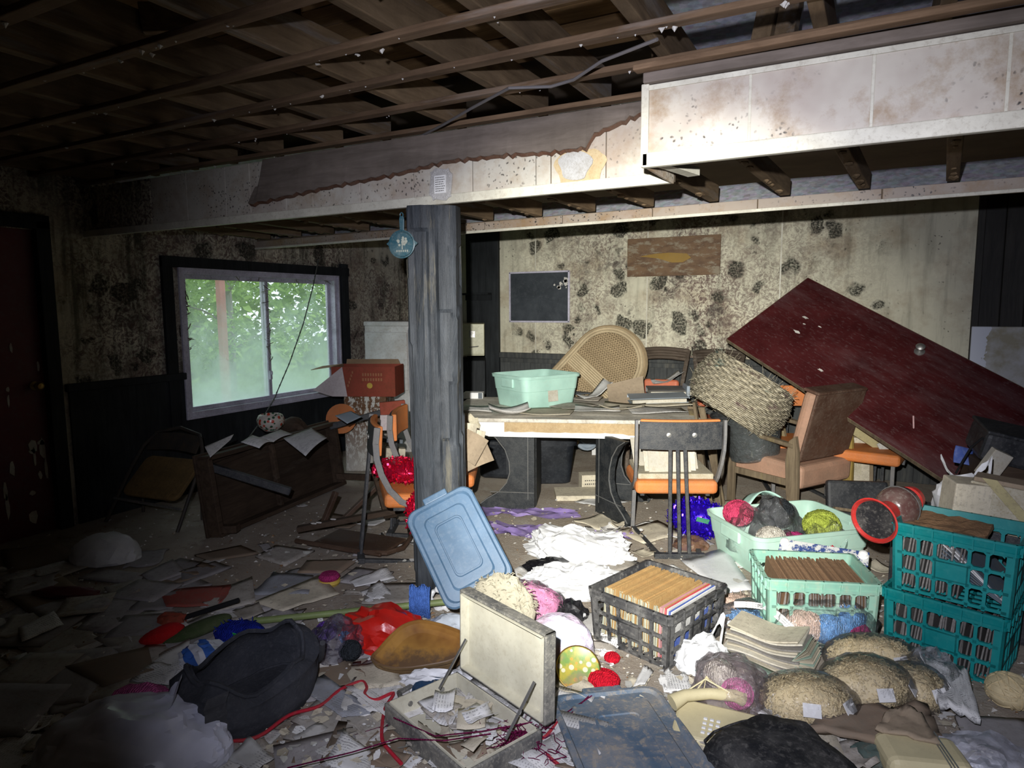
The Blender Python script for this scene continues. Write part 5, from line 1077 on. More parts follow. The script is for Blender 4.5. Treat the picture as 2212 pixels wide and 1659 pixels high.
for i in range(7):
    o = MB().box((.0045, .29, .28), (0, 0, .14)).build('record_sleeve', rr.choice(['sleeve_grey', 'sleeve_white', 'dark_card'])); o.matrix_world = M3 @ TM((.05+i*.013, 0, .02), 0, 0, radians(-22-5*i)) @ TM((0, 0, 0)); o.matrix_world = M3 @ TM((.20-.006*i, 0, .025+.006*i), 0, 0, radians(-62+3*i)); tag(o, 'dark record sleeve slumped over in the right half of the upper teal crate', 'record', 'sleeves slumped in the upper teal crate')
m = MB(); m.grid(14, 8, lambda a, b: (-.20+a*.29, -.15+b*.27, .258+.012*fbm((a*4, b*4, 0), 2, 3)+(.03*max(0, b-.55)))); m.v = [tuple(v) for v in m.v]; o = m.build('rotted_slab', 'rust_brown', solid=.02); o.matrix_world = M3; tag(o, 'rotted brown cardboard slab on top of the upper teal crate', 'cardboard')
# red hourglass lamp lying on the crates
gm('red_enamel', (.42, .022, .018), .28, dirt=.12, dc=(.3, .2, .18), bump=.02, spec=.5); gm('lamp_glass', (.10, .05, .045), .12, dirt=.45, dc=(.25, .22, .19), ds=6, spec=.6, bump=.02); gm('soot', (.008, .008, .009), .9, dirt=0); gm('black_felt', (.010, .010, .012), .95, dirt=.25, dc=(.3, .28, .25), ds=9)
axv = (-RT*.80 - UP*.20 - FW*.52).normalized(); lc = PD(1936, 1096, 2.98)
t = thing('hourglass_lamp', 'red hourglass lamp with a dark glass bulb, lying on the teal crates', 'lamp', lc, axv.to_track_quat('Z', 'Y').to_euler()); t.scale = (1.1, 1.1, 1.1)
m = MB(); m.S = True; m.lathe([(.045, .055), (.047, .075), (.052, .105), (.066, .14), (.088, .165), (.092, .170), (.086, .172), (.062, .145), (.046, .108), (.040, .08)], 32, cap=(False, False)); m.build('flared_base', 'red_enamel', t, smooth=True)
m = MB(); m.S = True; m.lathe([(.0, .150), (.06, .153), (.078, .162), (.087, .1725)], 32, cap=(False, False)); m.build('base_pad', 'black_felt', t, smooth=True)
m = MB(); m.S = True; m.lathe([(.040, .062), (.064, .045), (.080, .01), (.082, -.02), (.070, -.06), (.048, -.09)], 32, cap=(True, True)); m.build('glass_bulb', 'lamp_glass', t, smooth=True)
m = MB(); m.S = True; m.lathe([(.046, -.085), (.056, -.10), (.05, -.13), (.03, -.145), (0, -.147)], 28, cap=(True, False)); m.build('cap', 'red_enamel', t, smooth=True)
m = MB(); m.tube([(.082*cos(a), .082*sin(a), -.02) for a in [i*2*pi/28 for i in range(29)]], .0022, 5); m.build('seam', 'grey_edge', t)
# ---- mint tote full of yarn bags
N = PZ(1640, 1165, .25); N.z = 0; dB = radians(42)
q = N + (TM((0, 0, 0), dB) @ Vector((.37, .275, 0)))
tote('big pale mint storage box of yarn bags beside the orange chair', q, dB, .76, .56, .255, 'mint_pale')
Mt = TM(q, dB)
YC = {'pink': (.60, .06, .14), 'red': (.62, .012, .03), 'lime': (.42, .50, .08), 'dark': (.03, .035, .04), 'cream': (.62, .58, .50), 'blue': (.08, .18, .55), 'sky': (.16, .36, .68), 'royal': (.015, .03, .35), 'magenta': (.45, .04, .17), 'peach': (.68, .50, .40), 'hotpink': (.72, .16, .42), 'moss': (.06, .085, .03), 'wine': (.16, .01, .06), 'violet': (.12, .05, .30)}
for k_, c_ in YC.items():
    s = NT('yarn_'+k_); b = s.ramp(s.noise(40, 5, .7), (.3, tuple(x_*.55 for x_ in c_)), (.7, tuple(min(1, x_*1.15) for x_ in c_))); s.col(b); s.rough(.95); s.spec(.1); s.bump(s.wave(35, 6, dsc=2), .6, .01)
film('clear_film', (.78, .80, .82), .06, .10, .28, .5); film('milky_film', (.86, .88, .98), .62, .3, .25, .12); film('pink_film', (.66, .56, .58), .20, .12, .28); film('smoke_film', (.40, .41, .42), .20, .12, .30); film('violet_film', (.34, .32, .44), .22, .12, .35)
for x_, y_, z_, r_, k_, lb in ((-.26, .10, .20, .085, 'pink', 'pink yarn ball in a clear bag at the back corner of the mint box'), (-.20, -.14, .12, .08, 'cream', 'cream skein in the near corner of the mint box'), (.0, .10, .17, .10, 'dark', 'dark yarn ball under smoky plastic in the mint box'), (-.06, -.16, .10, .07, 'magenta', 'magenta yarn ball beside the cream skein in the mint box'), (.16, -.10, .14, .10, 'lime', 'lime green yarn ball in the mint box'), (.10, -.20, .10, .065, 'red', 'bright red yarn ball at the front of the mint box'), (.23, -.19, .10, .06, 'red', 'bright red yarn ball tucked below the lime yarn')):
    yarn(lb, Mt @ Vector((x_, y_, z_)), r_, 'yarn_'+k_, .85, seed=int(r_*1000))
for x_, y_, sz, mt, lb, sd in ((-.22, .02, (.15, .14, .27), 'clear_film', 'clear plastic bag bulging at the back corner of the mint box', 2), (.0, .09, (.16, .14, .30), 'smoke_film', 'smoky plastic bag over dark yarn in the mint box', 4), (.17, -.12, (.17, .13, .22), 'clear_film', 'clear plastic bag over the lime and red yarn', 7), (-.10, -.16, (.12, .09, .17), 'clear_film', 'clear plastic bag over the magenta yarn', 9)):
    bag('plastic_bag', lb, 'bag', Mt @ Vector((x_, y_, .07)), sz, .3*sd, sd, mt, .22, 4, 0)
# mint lid bent over the far side of the box
m = MB(); m.grid(16, 4, lambda a, b: (-.05+a*.42, .30+.13*b+.03*sin(a*6), .25+.07*sin(a*pi*1.6)-.05*b)); o = m.build('bent_lid', 'mint_plastic', solid=.006, smooth=True); o.matrix_world = Mt; tag(o, 'mint plastic lid bent like a wave behind the mint box', 'lid')
# blue painted board with flaking white paint
s = NT('flaking_blue'); s.col(s.mix(s.ramp(s.noise(16, 6, .7), (.48, 0.), (.52, 1.)), (.03, .06, .20), (.55, .56, .54))); s.rough(.7)
pa, pb_ = PZ(1692, 1172, .32), PZ(1893, 1205, .32); a_ = atan2(pb_.y-pa.y, pb_.x-pa.x)
t = thing('painted_board', 'flaking blue and white board with two white knobs, behind the mint crate', 'board', pa.lerp(pb_, .5)+Vector((-.03, .09, -.075)), (radians(-58), 0, a_)); MB().box(((pb_-pa).length, .018, .08), (0, 0, .035)).build('board', 'flaking_blue', t, bevel=.003)
for k in (-1, 1):
    m = MB(); m.S = True; m.lathe([(0, 0), (.022, 0), (.024, .010), (.012, .018), (.02, .028), (.012, .036), (0, .038)], 16, TM((k*.18, -.009, .04), 0, pi/2), cap=(False, False)); m.build('knob', 'laminate', t, smooth=True)
# ---- frames, slab and bags behind the crates
gm('slab_black', (.018, .020, .024), .45, dirt=.5, dc=(.10, .10, .10), ds=6)
fp = PZ(1850, 1100); 
t = thing('picture_frame', 'wooden picture frame with a pale mount, standing behind the black slab', 'picture frame', fp+Vector((-.06, .22, .07)), (radians(-10), 0, radians(14)))
MB().box((.30, .012, .40), (0, 0, .22)).build('mount', 'paper_cream', t); MB().box((.17, .006, .22), (0, -.008, .24)).build('picture', 'mold_paper', t)
m = MB(); m.box((.33, .03, .025), (0, 0, .43)); m.box((.33, .03, .025), (0, 0, .02)); m.box((.025, .03, .42), (-.155, 0, .22)); m.box((.025, .03, .42), (.155, 0, .22)); m.build('frame', 'old_wood', t, bevel=.004)
o = MB().box((.40, .07, .29), (0, 0, .145)).build('black_slab', 'slab_black', loc=PZ(1850, 1150)+Vector((0, .22, 0)), rot=(radians(-12), 0, radians(20)), bevel=.02); tag(o, 'dented black slab standing on edge behind the hourglass lamp', 'slab')
t = thing('empty_frame', 'small bare wooden frame lying by the mouth of the hourglass lamp', 'frame', PZ(1828, 1150, .0)+Vector((0, .05, 0)), (radians(-35), 0, radians(-5))); m = MB(); m.box((.20, .02, .02), (0, 0, .01)); m.box((.20, .02, .02), (0, 0, .14)); m.box((.02, .02, .15), (-.09, 0, .075)); m.box((.02, .02, .15), (.09, 0, .075)); m.build('bars', 'old_wood', t, bevel=.003)
film('white_film', (.70, .72, .74), .86, .25, .20); gm('white_plastic_bag', (.70, .71, .72), .38, dirt=.12, bump=.2, fine=25)
bs = M3 @ Vector((.10, .38, 0)); bz = .50
o = MB().box((.85, .30, .50), (.0, .0, .25)).build('storage_chest', 'chair_black', loc=(bs.x, bs.y+.08, 0), rot=(0, 0, az3), bevel=.02); tag(o, 'dark chest behind the teal crates, buried under bags', 'chest')
Mg = TM((bs.x, bs.y, .50), az3)
bag('carrier_bag', 'white carrier bag with loose handles, left of the mouldy printed box', 'bag', Mg @ Vector((-.17, .10, 0)), (.15, .13, .20), .4, 21, 'white_plastic_bag', .26, 4, 2)
bag('carrier_bag', 'white carrier bag with orange print behind the mouldy printed box', 'bag', Mg @ Vector((.22, .16, .10)), (.19, .12, .21), 1.2, 22, 'white_plastic_bag', .28, 4, 2)
t = thing('printed_box', 'mouldy printed box with a cream strap, standing on the chest behind the teal crates', 'box', Mg @ Vector((.04, -.06, 0)), (0, radians(4), az3+radians(6)))
MB().box((.42, .13, .21), (.03, 0, .105)).build('body', 'mold_paper', t, bevel=.006); MB().box((.20, .15, .20), (-.17, -.02, .10), None, .5).build('end_panel', 'paper_cream', t, bevel=.006)
m = MB(); m.grid(10, 2, lambda a, b: (-.14+.24*a+.055*b, -.078-.012*sin(a*pi), .235-.235*a)); m.build('strap', 'pale_board', t, solid=.006)
MB().box((.40, .12, .02), (.03, .0, .22)).build('torn_lid', 'cardboard', t, bevel=.004)
# black case and orange chair end at the right edge
t = thing('black_case', 'black case with a torn strap, heaped at the end of the red door', 'case', PD(2172, 985, 3.75), (radians(8), radians(12), radians(10))); MB().box((.34, .30, .16), (0, 0, .06)).build('body', 'slab_black', t, bevel=.025); MB().box((.35, .31, .02), (0, 0, .145)).build('lid', 'slab_black', t, bevel=.008)
MB().tube([(-.17, -.10, .10), (-.22, -.14, .04), (-.23, -.13, -.05), (-.25, -.16, -.12)], .006, 5).build('strap', 'soot', t)
c5 = chair_copy('black steel chair with orange pad tipped beside the mouldy printed box', (Mg @ Vector((.60, .22, -.42))), (radians(10), radians(24), radians(100)))
sheet(PD(2080, 985, 3.9), .10, .10, .3, 'sleeve_blue', .02, 'dark blue booklet standing behind the white carrier bags', 'booklet', tilt=(1.2, .2), th=.006)
bq = PD(2172, 985, 3.75)
o = MB().box((.40, .34, bq.z-.02), (0, 0, (bq.z-.02)/2)).build('wooden_box', 'brown_wood', loc=(bq.x+.04, bq.y+.06, 0), rot=(0, 0, radians(10)), bevel=.01); tag(o, 'dark wooden box under the black case at the end of the red door', 'box')
t = thing('open_magazine', 'magazine jammed upright between carrier bag and black case', 'magazine', PD(2146, 1003, 3.60), (radians(10), radians(25), radians(20))); MB().box((.10, .05, .16)).build('pages', 'old_paper', t, bevel=.004)
o = MB().box((.05, .22, .30), (0, 0, .15)).build('foam_wedge', 'white_card', loc=PZ(2188, 1480)+Vector((.05, .0, 0)), rot=(radians(-10), radians(22), radians(-30)), bevel=.012); tag(o, 'grey foam wedge leaning against the lower teal crate', 'foam')
# thin pink cord hanging in front of the red door
P = [PD(1973, 898, 4.6), PD(1974, 950, 4.6), PD(1971, 985, 4.58)]; gm('pink_cord', (.60, .38, .38), .8); m = MB(); m.tube([p-P[-1] for p in P], .0055, 6); tag(m.build('cord', 'pink_cord', loc=P[-1]), 'short pink cord hanging in front of the red door', 'cord')
# ---- tinsel bags
def tinsel(label, loc, size, mat_, n, seed, pend=0):
    rr = random.Random(seed); m = MB()
    for q in range(n):
        d = Vector((rr.gauss(0, 1), rr.gauss(0, 1), rr.gauss(0, 1))).normalized()*rr.random()**.25; p = Vector((d.x*size[0], d.y*size[1], (d.z+1)*size[2]/2))
        e = Euler((rr.uniform(0, 6.3), rr.uniform(0, 6.3), rr.uniform(0, 6.3))).to_matrix().to_4x4(); L = rr.uniform(.010, .022); w_ = rr.uniform(.003, .006)
        m.add([(-L, -w_, 0), (0, -w_, .005), (L, -w_, 0), (L, w_, 0), (0, w_, .005), (-L, w_, 0)], [(0, 1, 4, 5), (1, 2, 3, 4)], Matrix.Translation(p) @ e)
    t = thing('tinsel_bag', label, 'tinsel', loc); m.build('tinsel', mat_, t)['kind'] = 'stuff'
    m = MB(); m.blob(3, lambda v: Vector((v.x*size[0]*.82, v.y*size[1]*.82, (v.z*.82+1)*size[2]/2))); m.build('core', mat_, t, smooth=True)
    return t
for k_, c_ in (('blue_foil', (.045, .010, .60)), ('red_foil', (.66, .012, .06))):
    s = NT(k_); s.col(c_); s.b.inputs['Metallic'].default_value = .75; s.rough(.28)
t = tinsel('bag of deep blue foil tinsel under the orange seat of the front chair', PZ(1490, 1172)+Vector((.02, .12, 0)), (.20, .13, .26), 'blue_foil', 1500, 3)
m = MB(); m.box((.08, .002, .03), (0, 0, 0)); gm('green_tag', (.02, .20, .11), .6); m.build('label', 'green_tag', t, loc=(.06, -.13, .16), rot=(.1, .25, .45))
film('amber_film', (.42, .22, .12), .45, .12, .35); bag('plastic_bag', 'clear bag of amber scraps beside the blue tinsel', 'bag', PZ(1475, 1190)+Vector((.03, .07, 0)), (.11, .07, .08), .3, 17, 'amber_film', .25, 3)
cm2 = TM(CH2, CH2r)
tinsel('bag of bright red foil tinsel spilling off the chair beside the post', cm2 @ Vector((-.02, .16, .445)), (.20, .15, .14), 'red_foil', 900, 5)
tinsel('red foil tinsel hanging down beside the orange chair seat', cm2 @ Vector((.29, .22, .20)), (.055, .10, .27), 'red_foil', 700, 8)
# ================================================================== FOREGROUND
# blue lid leaning on the post
lc = PD(992, 1180, 3.13); lr = (Rv @ RM(0, radians(-27), 0) @ RM(radians(-24), 0, radians(8)) @ RM(pi/2, 0, 0) @ RM(0, 0, pi/2)).to_euler()
lidplate('blue storage lid leaning against the wooden post', lc, lr, .50, .34, 'blue_plastic')
a = PZ(1197, 1520); b = PZ(1405, 1498); e_ = (b-a).normalized(); nrm = Vector((e_.y, -e_.x, 0)); c_ = a.lerp(b, .5)+nrm*.33
lidplate('dusty blue storage lid lying flat beside the open suitcase', c_+Vector((0, 0, .02)), (0, radians(-1.5), atan2(nrm.y, nrm.x)), .66, .43, 'blue_dusty')
# open suitcase
gm('case_cream', (.60, .58, .46), .6, dirt=.30, dc=(.33, .28, .18), ds=5, bump=.08); gm('case_shell', (.10, .10, .095), .65, dirt=.7, dc=(.36, .34, .28), ds=9, bump=.3)
h1, h2 = PZ(988, 1452, .08), PZ(1172, 1580, .08)
h1.z = h2.z = 0; sr = atan2(h2.y-h1.y, h2.x-h1.x); SW = (h2-h1).length; SD = .325
t = thing('open_suitcase', 'open suitcase with cream lining and scuffed black shell, full of old papers', 'suitcase', h1, sr)
def shell(M, dpth, lname):
    m = MB(); th = .012
    m.box((SW, SD, .010), (SW/2, -SD/2, .005), M)
    for a_ in (((SW, th, dpth), (SW/2, -th/2, dpth/2)), ((SW, th, dpth), (SW/2, -SD+th/2, dpth/2)), ((th, SD, dpth), (th/2, -SD/2, dpth/2)), ((th, SD, dpth), (SW-th/2, -SD/2, dpth/2))): m.box(a_[0], a_[1], M)
    o = m.build(lname, 'case_shell', t, bevel=.006)
    m = MB(); i_ = .016
    m.box((SW-2*i_+.004, SD-2*i_+.004, .004), (SW/2, -SD/2, .013), M)
    for a_ in (((SW-.024, .004, dpth+.003), (SW/2, -i_+.002, dpth/2+.003)), ((SW-.024, .004, dpth+.003), (SW/2, -SD+i_-.002, dpth/2+.003)), ((.004, SD-.024, dpth+.003), (i_-.002, -SD/2, dpth/2+.003)), ((.004, SD-.024, dpth+.003), (SW-i_+.002, -SD/2, dpth/2+.003))): m.box(a_[0], a_[1], M)
    m.build('lining', 'case_cream', o); return o
shell(Matrix.Identity(4), .085, 'base')
ML = TM((0, .0, .085), 0, radians(-112)) @ TM((0, 0, -.05)); shell(TM((0, .01, .09), 0, radians(0)) @ RM(radians(-91), 0, 0) @ Matrix.Translation((0, 0, 0)) @ Matrix.Diagonal((1, 1, -1, 1)) @ Matrix.Translation((0, 0, -.05)), .05, 'lid')
for x_ in (.05, SW-.05): MB().bar((x_, -.12, .08), (x_+.01, -.0, .24), .010, .004).build('stay', 'steel', t)
m = MB(); m.tube([(.02, -SD+.10, .05), (-.03, -SD+.09, .045), (-.10, -SD+.12, .03), (-.11, -SD+.19, .03), (-.05, -SD+.25, .045), (.02, -SD+.24, .05)], .010, 7); m.build('handle', 'case_shell', t, smooth=True)
sm = TM(h1, sr); rr = random.Random(19)
for i in range(22):
    p = sm @ Vector((rr.uniform(.10, SW-.10), rr.uniform(-SD+.09, -.08), .02+.0035*i)); w_, h_ = rr.uniform(.05, .13), rr.uniform(.05, .10)
    sheet(p, w_, h_, rr.uniform(0, 6), rr.choice(['paper', 'paper_cream', 'paper_white', 'paper_dirty']), .02, 'yellowed slip of paper lying in the open suitcase', group='slips in the open suitcase', nx=4, ny=3)
t = thing('paperback', 'swollen paperback with loose pages inside the open suitcase', 'book', sm @ Vector((.20, -.10, .03)), sr+.5); MB().box((.15, .11, .035), (0, 0, .018)).build('pages', 'mold_paper', t, bevel=.006); MB().box((.155, .115, .003), (0, 0, .038)).build('cover', 'paper_cream', t)
# amber wooden tray
gm('navy_cloth', (.012, .045, .10), .95, dirt=.2, bump=.8, fine=70)
s = NT('amber_wood'); b = s.ramp(s.noise(3.5, 4, .6), (.35, (.20, .09, .025)), (.65, (.48, .26, .06))); x, y, z = s.sep(); b = s.mix(s.ramp(s.math('ADD', s.math('MULTIPLY', y, -3.2), s.noise(9, 7, .7)), (.46, 0.), (.66, .85)), b, (.10, .065, .045)); s.col(b); s.rough(.38); s.spec(.5)
m_wood('bark_edge', (.20, .12, .05), (.42, .28, .13), .8, axis='X', pale=(.12, .08, .05), pf=.55)
tp = PZ(908, 1400, .09); t = thing('wooden_tray', 'amber freeform wooden tray with bark edge, lying among the bags', 'tray', tp, (radians(24), radians(-5), radians(24)))
O = [(-.20, -.045), (-.175, .0), (-.14, .06), (-.09, .115), (-.02, .135), (.06, .115), (.13, .085), (.185, .05), (.205, -.02), (.15, -.075), (.06, -.095), (-.06, -.105), (-.15, -.085)]
def smooth_loop(P, k=3):
    n = len(P); out = []
    for i in range(n):
        p0, p1, p2, p3 = P[i-1], P[i], P[(i+1) % n], P[(i+2) % n]
        for j in range(k):
            u = j/k; out.append(tuple(.5*((2*p1[c])+(-p0[c]+p2[c])*u+(2*p0[c]-5*p1[c]+4*p2[c]-p3[c])*u*u+(-p0[c]+3*p1[c]-3*p2[c]+p3[c])*u**3) for c in (0, 1)))
    return out
O = smooth_loop(O)[::-1]; S_ = lambda k: [(x_*k+.0, y_*k+.0) for x_, y_ in O]
m = MB(); rings(m, [(S_(.80), -.06), (S_(.96), -.042), (S_(.99), -.012), (S_(.975), -.006), (S_(1.01), .004), (S_(1.0), .016)], cap0=True); m.build('bark_rim', 'bark_edge', t, smooth=True, sharp=25)
m = MB(); rings(m, [(S_(1.0), .016), (S_(.965), .018), (S_(.94), .002), (S_(.86), -.016), (S_(.72), -.024), (S_(.4), -.026)], cap0=False, cap1=True); m.build('dished_top', 'amber_wood', t, smooth=True, sharp=18)
# white paper bag and navy cloth in front of the tray
bag('paper_bag', 'torn white bag under the front of the amber tray', 'bag', PZ(938, 1484), (.15, .06, .07), .45, 93, 'white_plastic_bag', .3, 4)
bag('cloth_heap', 'navy cloth showing from the torn white bag', 'cloth', PZ(935, 1488)+Vector((.02, -.02, .0)), (.10, .04, .06), .5, 94, 'navy_cloth', .2, 3)
# bags around it
gm('red_plastic_bag', (.56, .016, .010), .28, dirt=.10, dc=(.3, .05, .04), bump=.15, fine=18, spec=.5); gm('black_plastic_bag', (.006, .006, .008), .28, dirt=.12, dc=(.15, .15, .15), bump=.15, spec=.5)
bag('red_bag', 'glossy red plastic bag behind the amber wooden tray', 'bag', PZ(832, 1388), (.20, .14, .15), .3, 31, 'red_plastic_bag', .26, 4)
bag('plastic_bag', 'crumpled clear bag of violet yarn in front of the red bag', 'bag', PZ(728, 1412), (.13, .12, .15), .8, 33, 'violet_film', .30, 4)
for u, v, r_, k_, lb in ((705, 1382, .045, 'violet', 'violet yarn ball in the crumpled clear bag'), (757, 1425, .045, 'dark', 'black yarn ball at the near end of the crumpled clear bag'), (752, 1390, .035, 'sky', 'sky blue yarn ball in the crumpled clear bag')): yarn(lb, PZ(u, v, .015), r_, 'yarn_'+k_, .9)
a, b = PZ(548, 1342, .04), PZ(1005, 1296, .07); gm('green_pole', (.19, .25, .085), .5, dirt=.3); t = thing('green_pole', 'thin green pole lying across the floor behind the red bag', 'pole', a); MB().tube([(0, 0, 0), (b-a)*.5, b-a], .016, 10).build('shaft', 'green_pole', t, smooth=True); MB().tube([(b-a)*.0, (b-a)*.012], .019, 10).build('end_cap', 'green_pole', t)
o = MB(); o.S = True; o.grid(10, 6, lambda a_, b_: ((a_-.5)*.10, -.035*sin(b_*pi)*1.0+.0, .10-.17*b_+.01*sin(a_*12+b_*7))); tag(o.build('crochet_piece', 'yarn_blue', loc=PZ(908, 1308, .06), rot=(0, 0, .5), solid=.012, smooth=True), 'blue crochet strip hung over the green pole', 'crochet')
t = thing('plastic_ring', 'pale loop of knotted plastic lying against the blue lid', 'plastic', PZ(953, 1292, .05), (radians(62), 0, radians(18))); m = MB(); m.S = True; m.tube([((.055+.006*sin(5*a_))*cos(a_), (.045+.006*sin(3*a_))*sin(a_), .008*sin(4*a_)) for a_ in [i*2*pi/24 for i in range(25)]], [.014+.005*sin(i*1.9) for i in range(25)], 8); m.build('loop', 'mint_white' if False else 'white_plastic_bag', t, smooth=True)
gm('bag_printed', (.62, .68, .74), .35, dirt=.12, c2=(.30, .02, .12), c2t=.66, c2s=7, bump=.15, fine=20)
bag('printed_bag', 'pale plastic bag with plum red print between tray and suitcase', 'bag', PZ(975, 1378), (.13, .10, .10), .2, 35, 'bag_printed', .2, 4)
# fleece bag behind the suitcase
gm('fleece_cream', (.55, .51, .38), .98, dirt=.3, bump=1.0, fine=60); gm('fleece_pink', (.72, .25, .46), .98, dirt=.25, dc=(.5, .3, .36), bump=1., fine=50)
def fleece(label, loc, size, mat_, seed, tuft=0, rz=0):
    m = MB(); m.S = True; m.blob(4, lambda v: Vector((v.x*size[0], v.y*size[1], (v.z+1)*size[2]/2))*(1+.09*fbm(v, 3, seed)+.035*fbm(v, 11, seed+1)))
    rr = random.Random(seed)
    for q in range(tuft):
        v = Vector((rr.gauss(0, 1), rr.gauss(0, 1), abs(rr.gauss(0, 1)))).normalized(); p = Vector((v.x*size[0], v.y*size[1], (v.z+1)*size[2]/2)); d = (v+Vector((rr.gauss(0, .6), rr.gauss(0, .6), rr.gauss(0, .6)))).normalized()*rr.uniform(.012, .03); m.tube([p, p+d*.6, p+d+Vector((0, 0, -.006))], .0022, 3)
    return tag(m.build('fleece', mat_, loc=loc, smooth=True, rot=(0, 0, rz)), label, 'fleece')
fleece('shaggy cream fleece bundle below the leaning blue lid', Vector((PD(1082, 1262, 2.95).x, PD(1082, 1262, 2.95).y, 0)), (.15, .09, .33), 'fleece_cream', 3, 260, .4)
fleece('fluffy pink fleece in a clear bag behind the suitcase', PZ(1130, 1345), (.17, .10, .19), 'fleece_pink', 6, 160, .3)
bag('plastic_bag', 'dusty clear bag wrapped round pink fleece behind the suitcase', 'bag', PZ(1128, 1350), (.22, .14, .23), .3, 37, 'clear_film', .16, 4)
s = NT('pastel_bag'); b = s.ramp(s.noise(5, 3), (.4, (.62, .68, .82)), (.6, (.72, .52, .66))); s.col(b); s.rough(.3); s.spec(.5); s.bump(s.noise(22, 4, co=s.map((.4, 1, 3))), .5, .02)
t = bag('pastel_bag', 'pale blue and pink plastic bag with red script, beside the suitcase lid', 'bag', PZ(1208, 1425), (.15, .13, .20), .2, 39, 'pastel_bag', .10, 4)
t = thing('bag_print', 'red mirrored script printed on the pale pink and blue bag', 'print', PZ(1208, 1425)) if False else t
def text(body, size, mat_, loc, rot, parent, name, mirror=False, ext=.0015):
    cu = bpy.data.curves.new(name, 'FONT'); cu.body = body; cu.size = size; cu.extrude = ext; cu.align_x = 'CENTER'; tmp = bpy.data.objects.new(name, cu); COL.objects.link(tmp)
    dg = bpy.context.evaluated_depsgraph_get(); me = bpy.data.meshes.new_from_object(tmp.evaluated_get(dg)); bpy.data.objects.remove(tmp, do_unlink=True)
    me.materials.clear(); me.materials.append(MATS[mat_]); o = bpy.data.objects.new(name, me); COL.objects.link(o); o.parent = parent; o.location = loc; o.rotation_euler = rot
    if mirror: o.scale = (-1, 1, 1)
    return o
gm('red_ink', (.40, .04, .08), .6); gm('teal_ink', (.02, .18, .17), .6)
text('Grac', .06, 'red_ink', (-.02, -.142, .03), (radians(66), radians(38), radians(10)), t, 'script_print', True)
bag('black_bag', 'small crumpled black plastic bag beside the pink fleece', 'bag', PZ(1236, 1340), (.075, .06, .11), .2, 41, 'black_plastic_bag', .3, 4)
# round tin with fruit picture, red yarn
s = NT('fruit_print'); h_ = s.nd('ShaderNodeHueSaturation'); h_.inputs['Saturation'].default_value = 0.; b = s.mix(s.ramp(s.noise(18, 3), (.4, 0.), (.6, 1.)), (.42, .36, .06), (.16, .28, .07)); b = s.mix(s.ramp(s.voro(34, s.map(loc=(3, 1, 0))), (.3, 1.), (.36, 0.)), b, (.60, .30, .05)); b = s.mix(s.ramp(s.voro(30, s.map(loc=(7, 2, 0))), (.28, 1.), (.34, 0.)), b, (.66, .60, .40)); b = s.mix(s.ramp(s.noise(6, 6), (.5, 0.), (.6, .8)), b, (.26, .22, .13)); s.col(b); s.rough(.4)
t = thing('round_tin', 'round tin lid printed with yellow and green fruit, propped on red yarn', 'tin', PZ(1252, 1470)+Vector((0, -.02, .06)), (radians(42), radians(6), radians(24))); m = MB(); m.S = True; m.lathe([(0, -.012), (.086, -.012), (.090, -.008), (.090, .008), (.086, .011), (.082, .008), (0, .008)], 36, cap=(False, False)); m.build('lid', 'fruit_print', t, smooth=True, sharp=40)
m = MB(); m.tube([(.088*cos(a_), .088*sin(a_), .010) for a_ in [i*2*pi/36 for i in range(37)]], .003, 6); m.build('rolled_edge', 'brass', t, smooth=True)
yarn('loose red yarn heap beside the round tin', PZ(1302, 1482), .06, 'yarn_red', .5, sx=1.1, sy=.9, seed=4); yarn('small red yarn bundle under the black crate corner', PZ(1322, 1430), .032, 'yarn_red', .6, seed=5)
# white bags behind the black crate
bag('carrier_bag', 'crumpled white plastic bag on the floor between table and black crate', 'bag', PZ(1245, 1200), (.30, .20, .18), .2, 43, 'white_plastic_bag', .34, 5)
bag('carrier_bag', 'flattened white plastic bag beside the corner of the black crate', 'bag', PZ(1235, 1275), (.26, .15, .13), .5, 45, 'white_plastic_bag', .36, 5)
bag('cloth_heap', 'black and brown cloth heap behind the flattened white bag', 'cloth', PZ(1192, 1236), (.16, .08, .08), .1, 47, 'black_plastic_bag', .35, 4)
gm('purple_film', (.24, .17, .42), .35, dirt=.35, dc=(.34, .30, .26), ds=8)
for u, v, w_, h_, rz_, lb in ((1120, 1108, .85, .22, .35, 'thin purple plastic sheet trodden flat before the left table leg'), (1150, 1150, .62, .28, .2, 'crumpled purple plastic sheet behind the white bag'), (1325, 1158, .30, .12, .4, 'scrap of purple plastic at the foot of the right table leg')):
    p = PZ(u, v); m = MB(); sd = u; m.grid(22, 12, lambda a_, b_: ((a_-.5)*w_*(1+.25*fbm((a_*3, b_*3, sd), 1, 2)), (b_-.5)*h_*(1+.5*fbm((a_*4, b_*2, sd), 1, 4)), .004+.035*max(0, fbm((a_*6, b_*5, sd), 1, 1)))); tag(m.build('plastic_sheet', 'purple_film', loc=p, rot=(0, 0, rz_), smooth=True), lb, 'plastic')
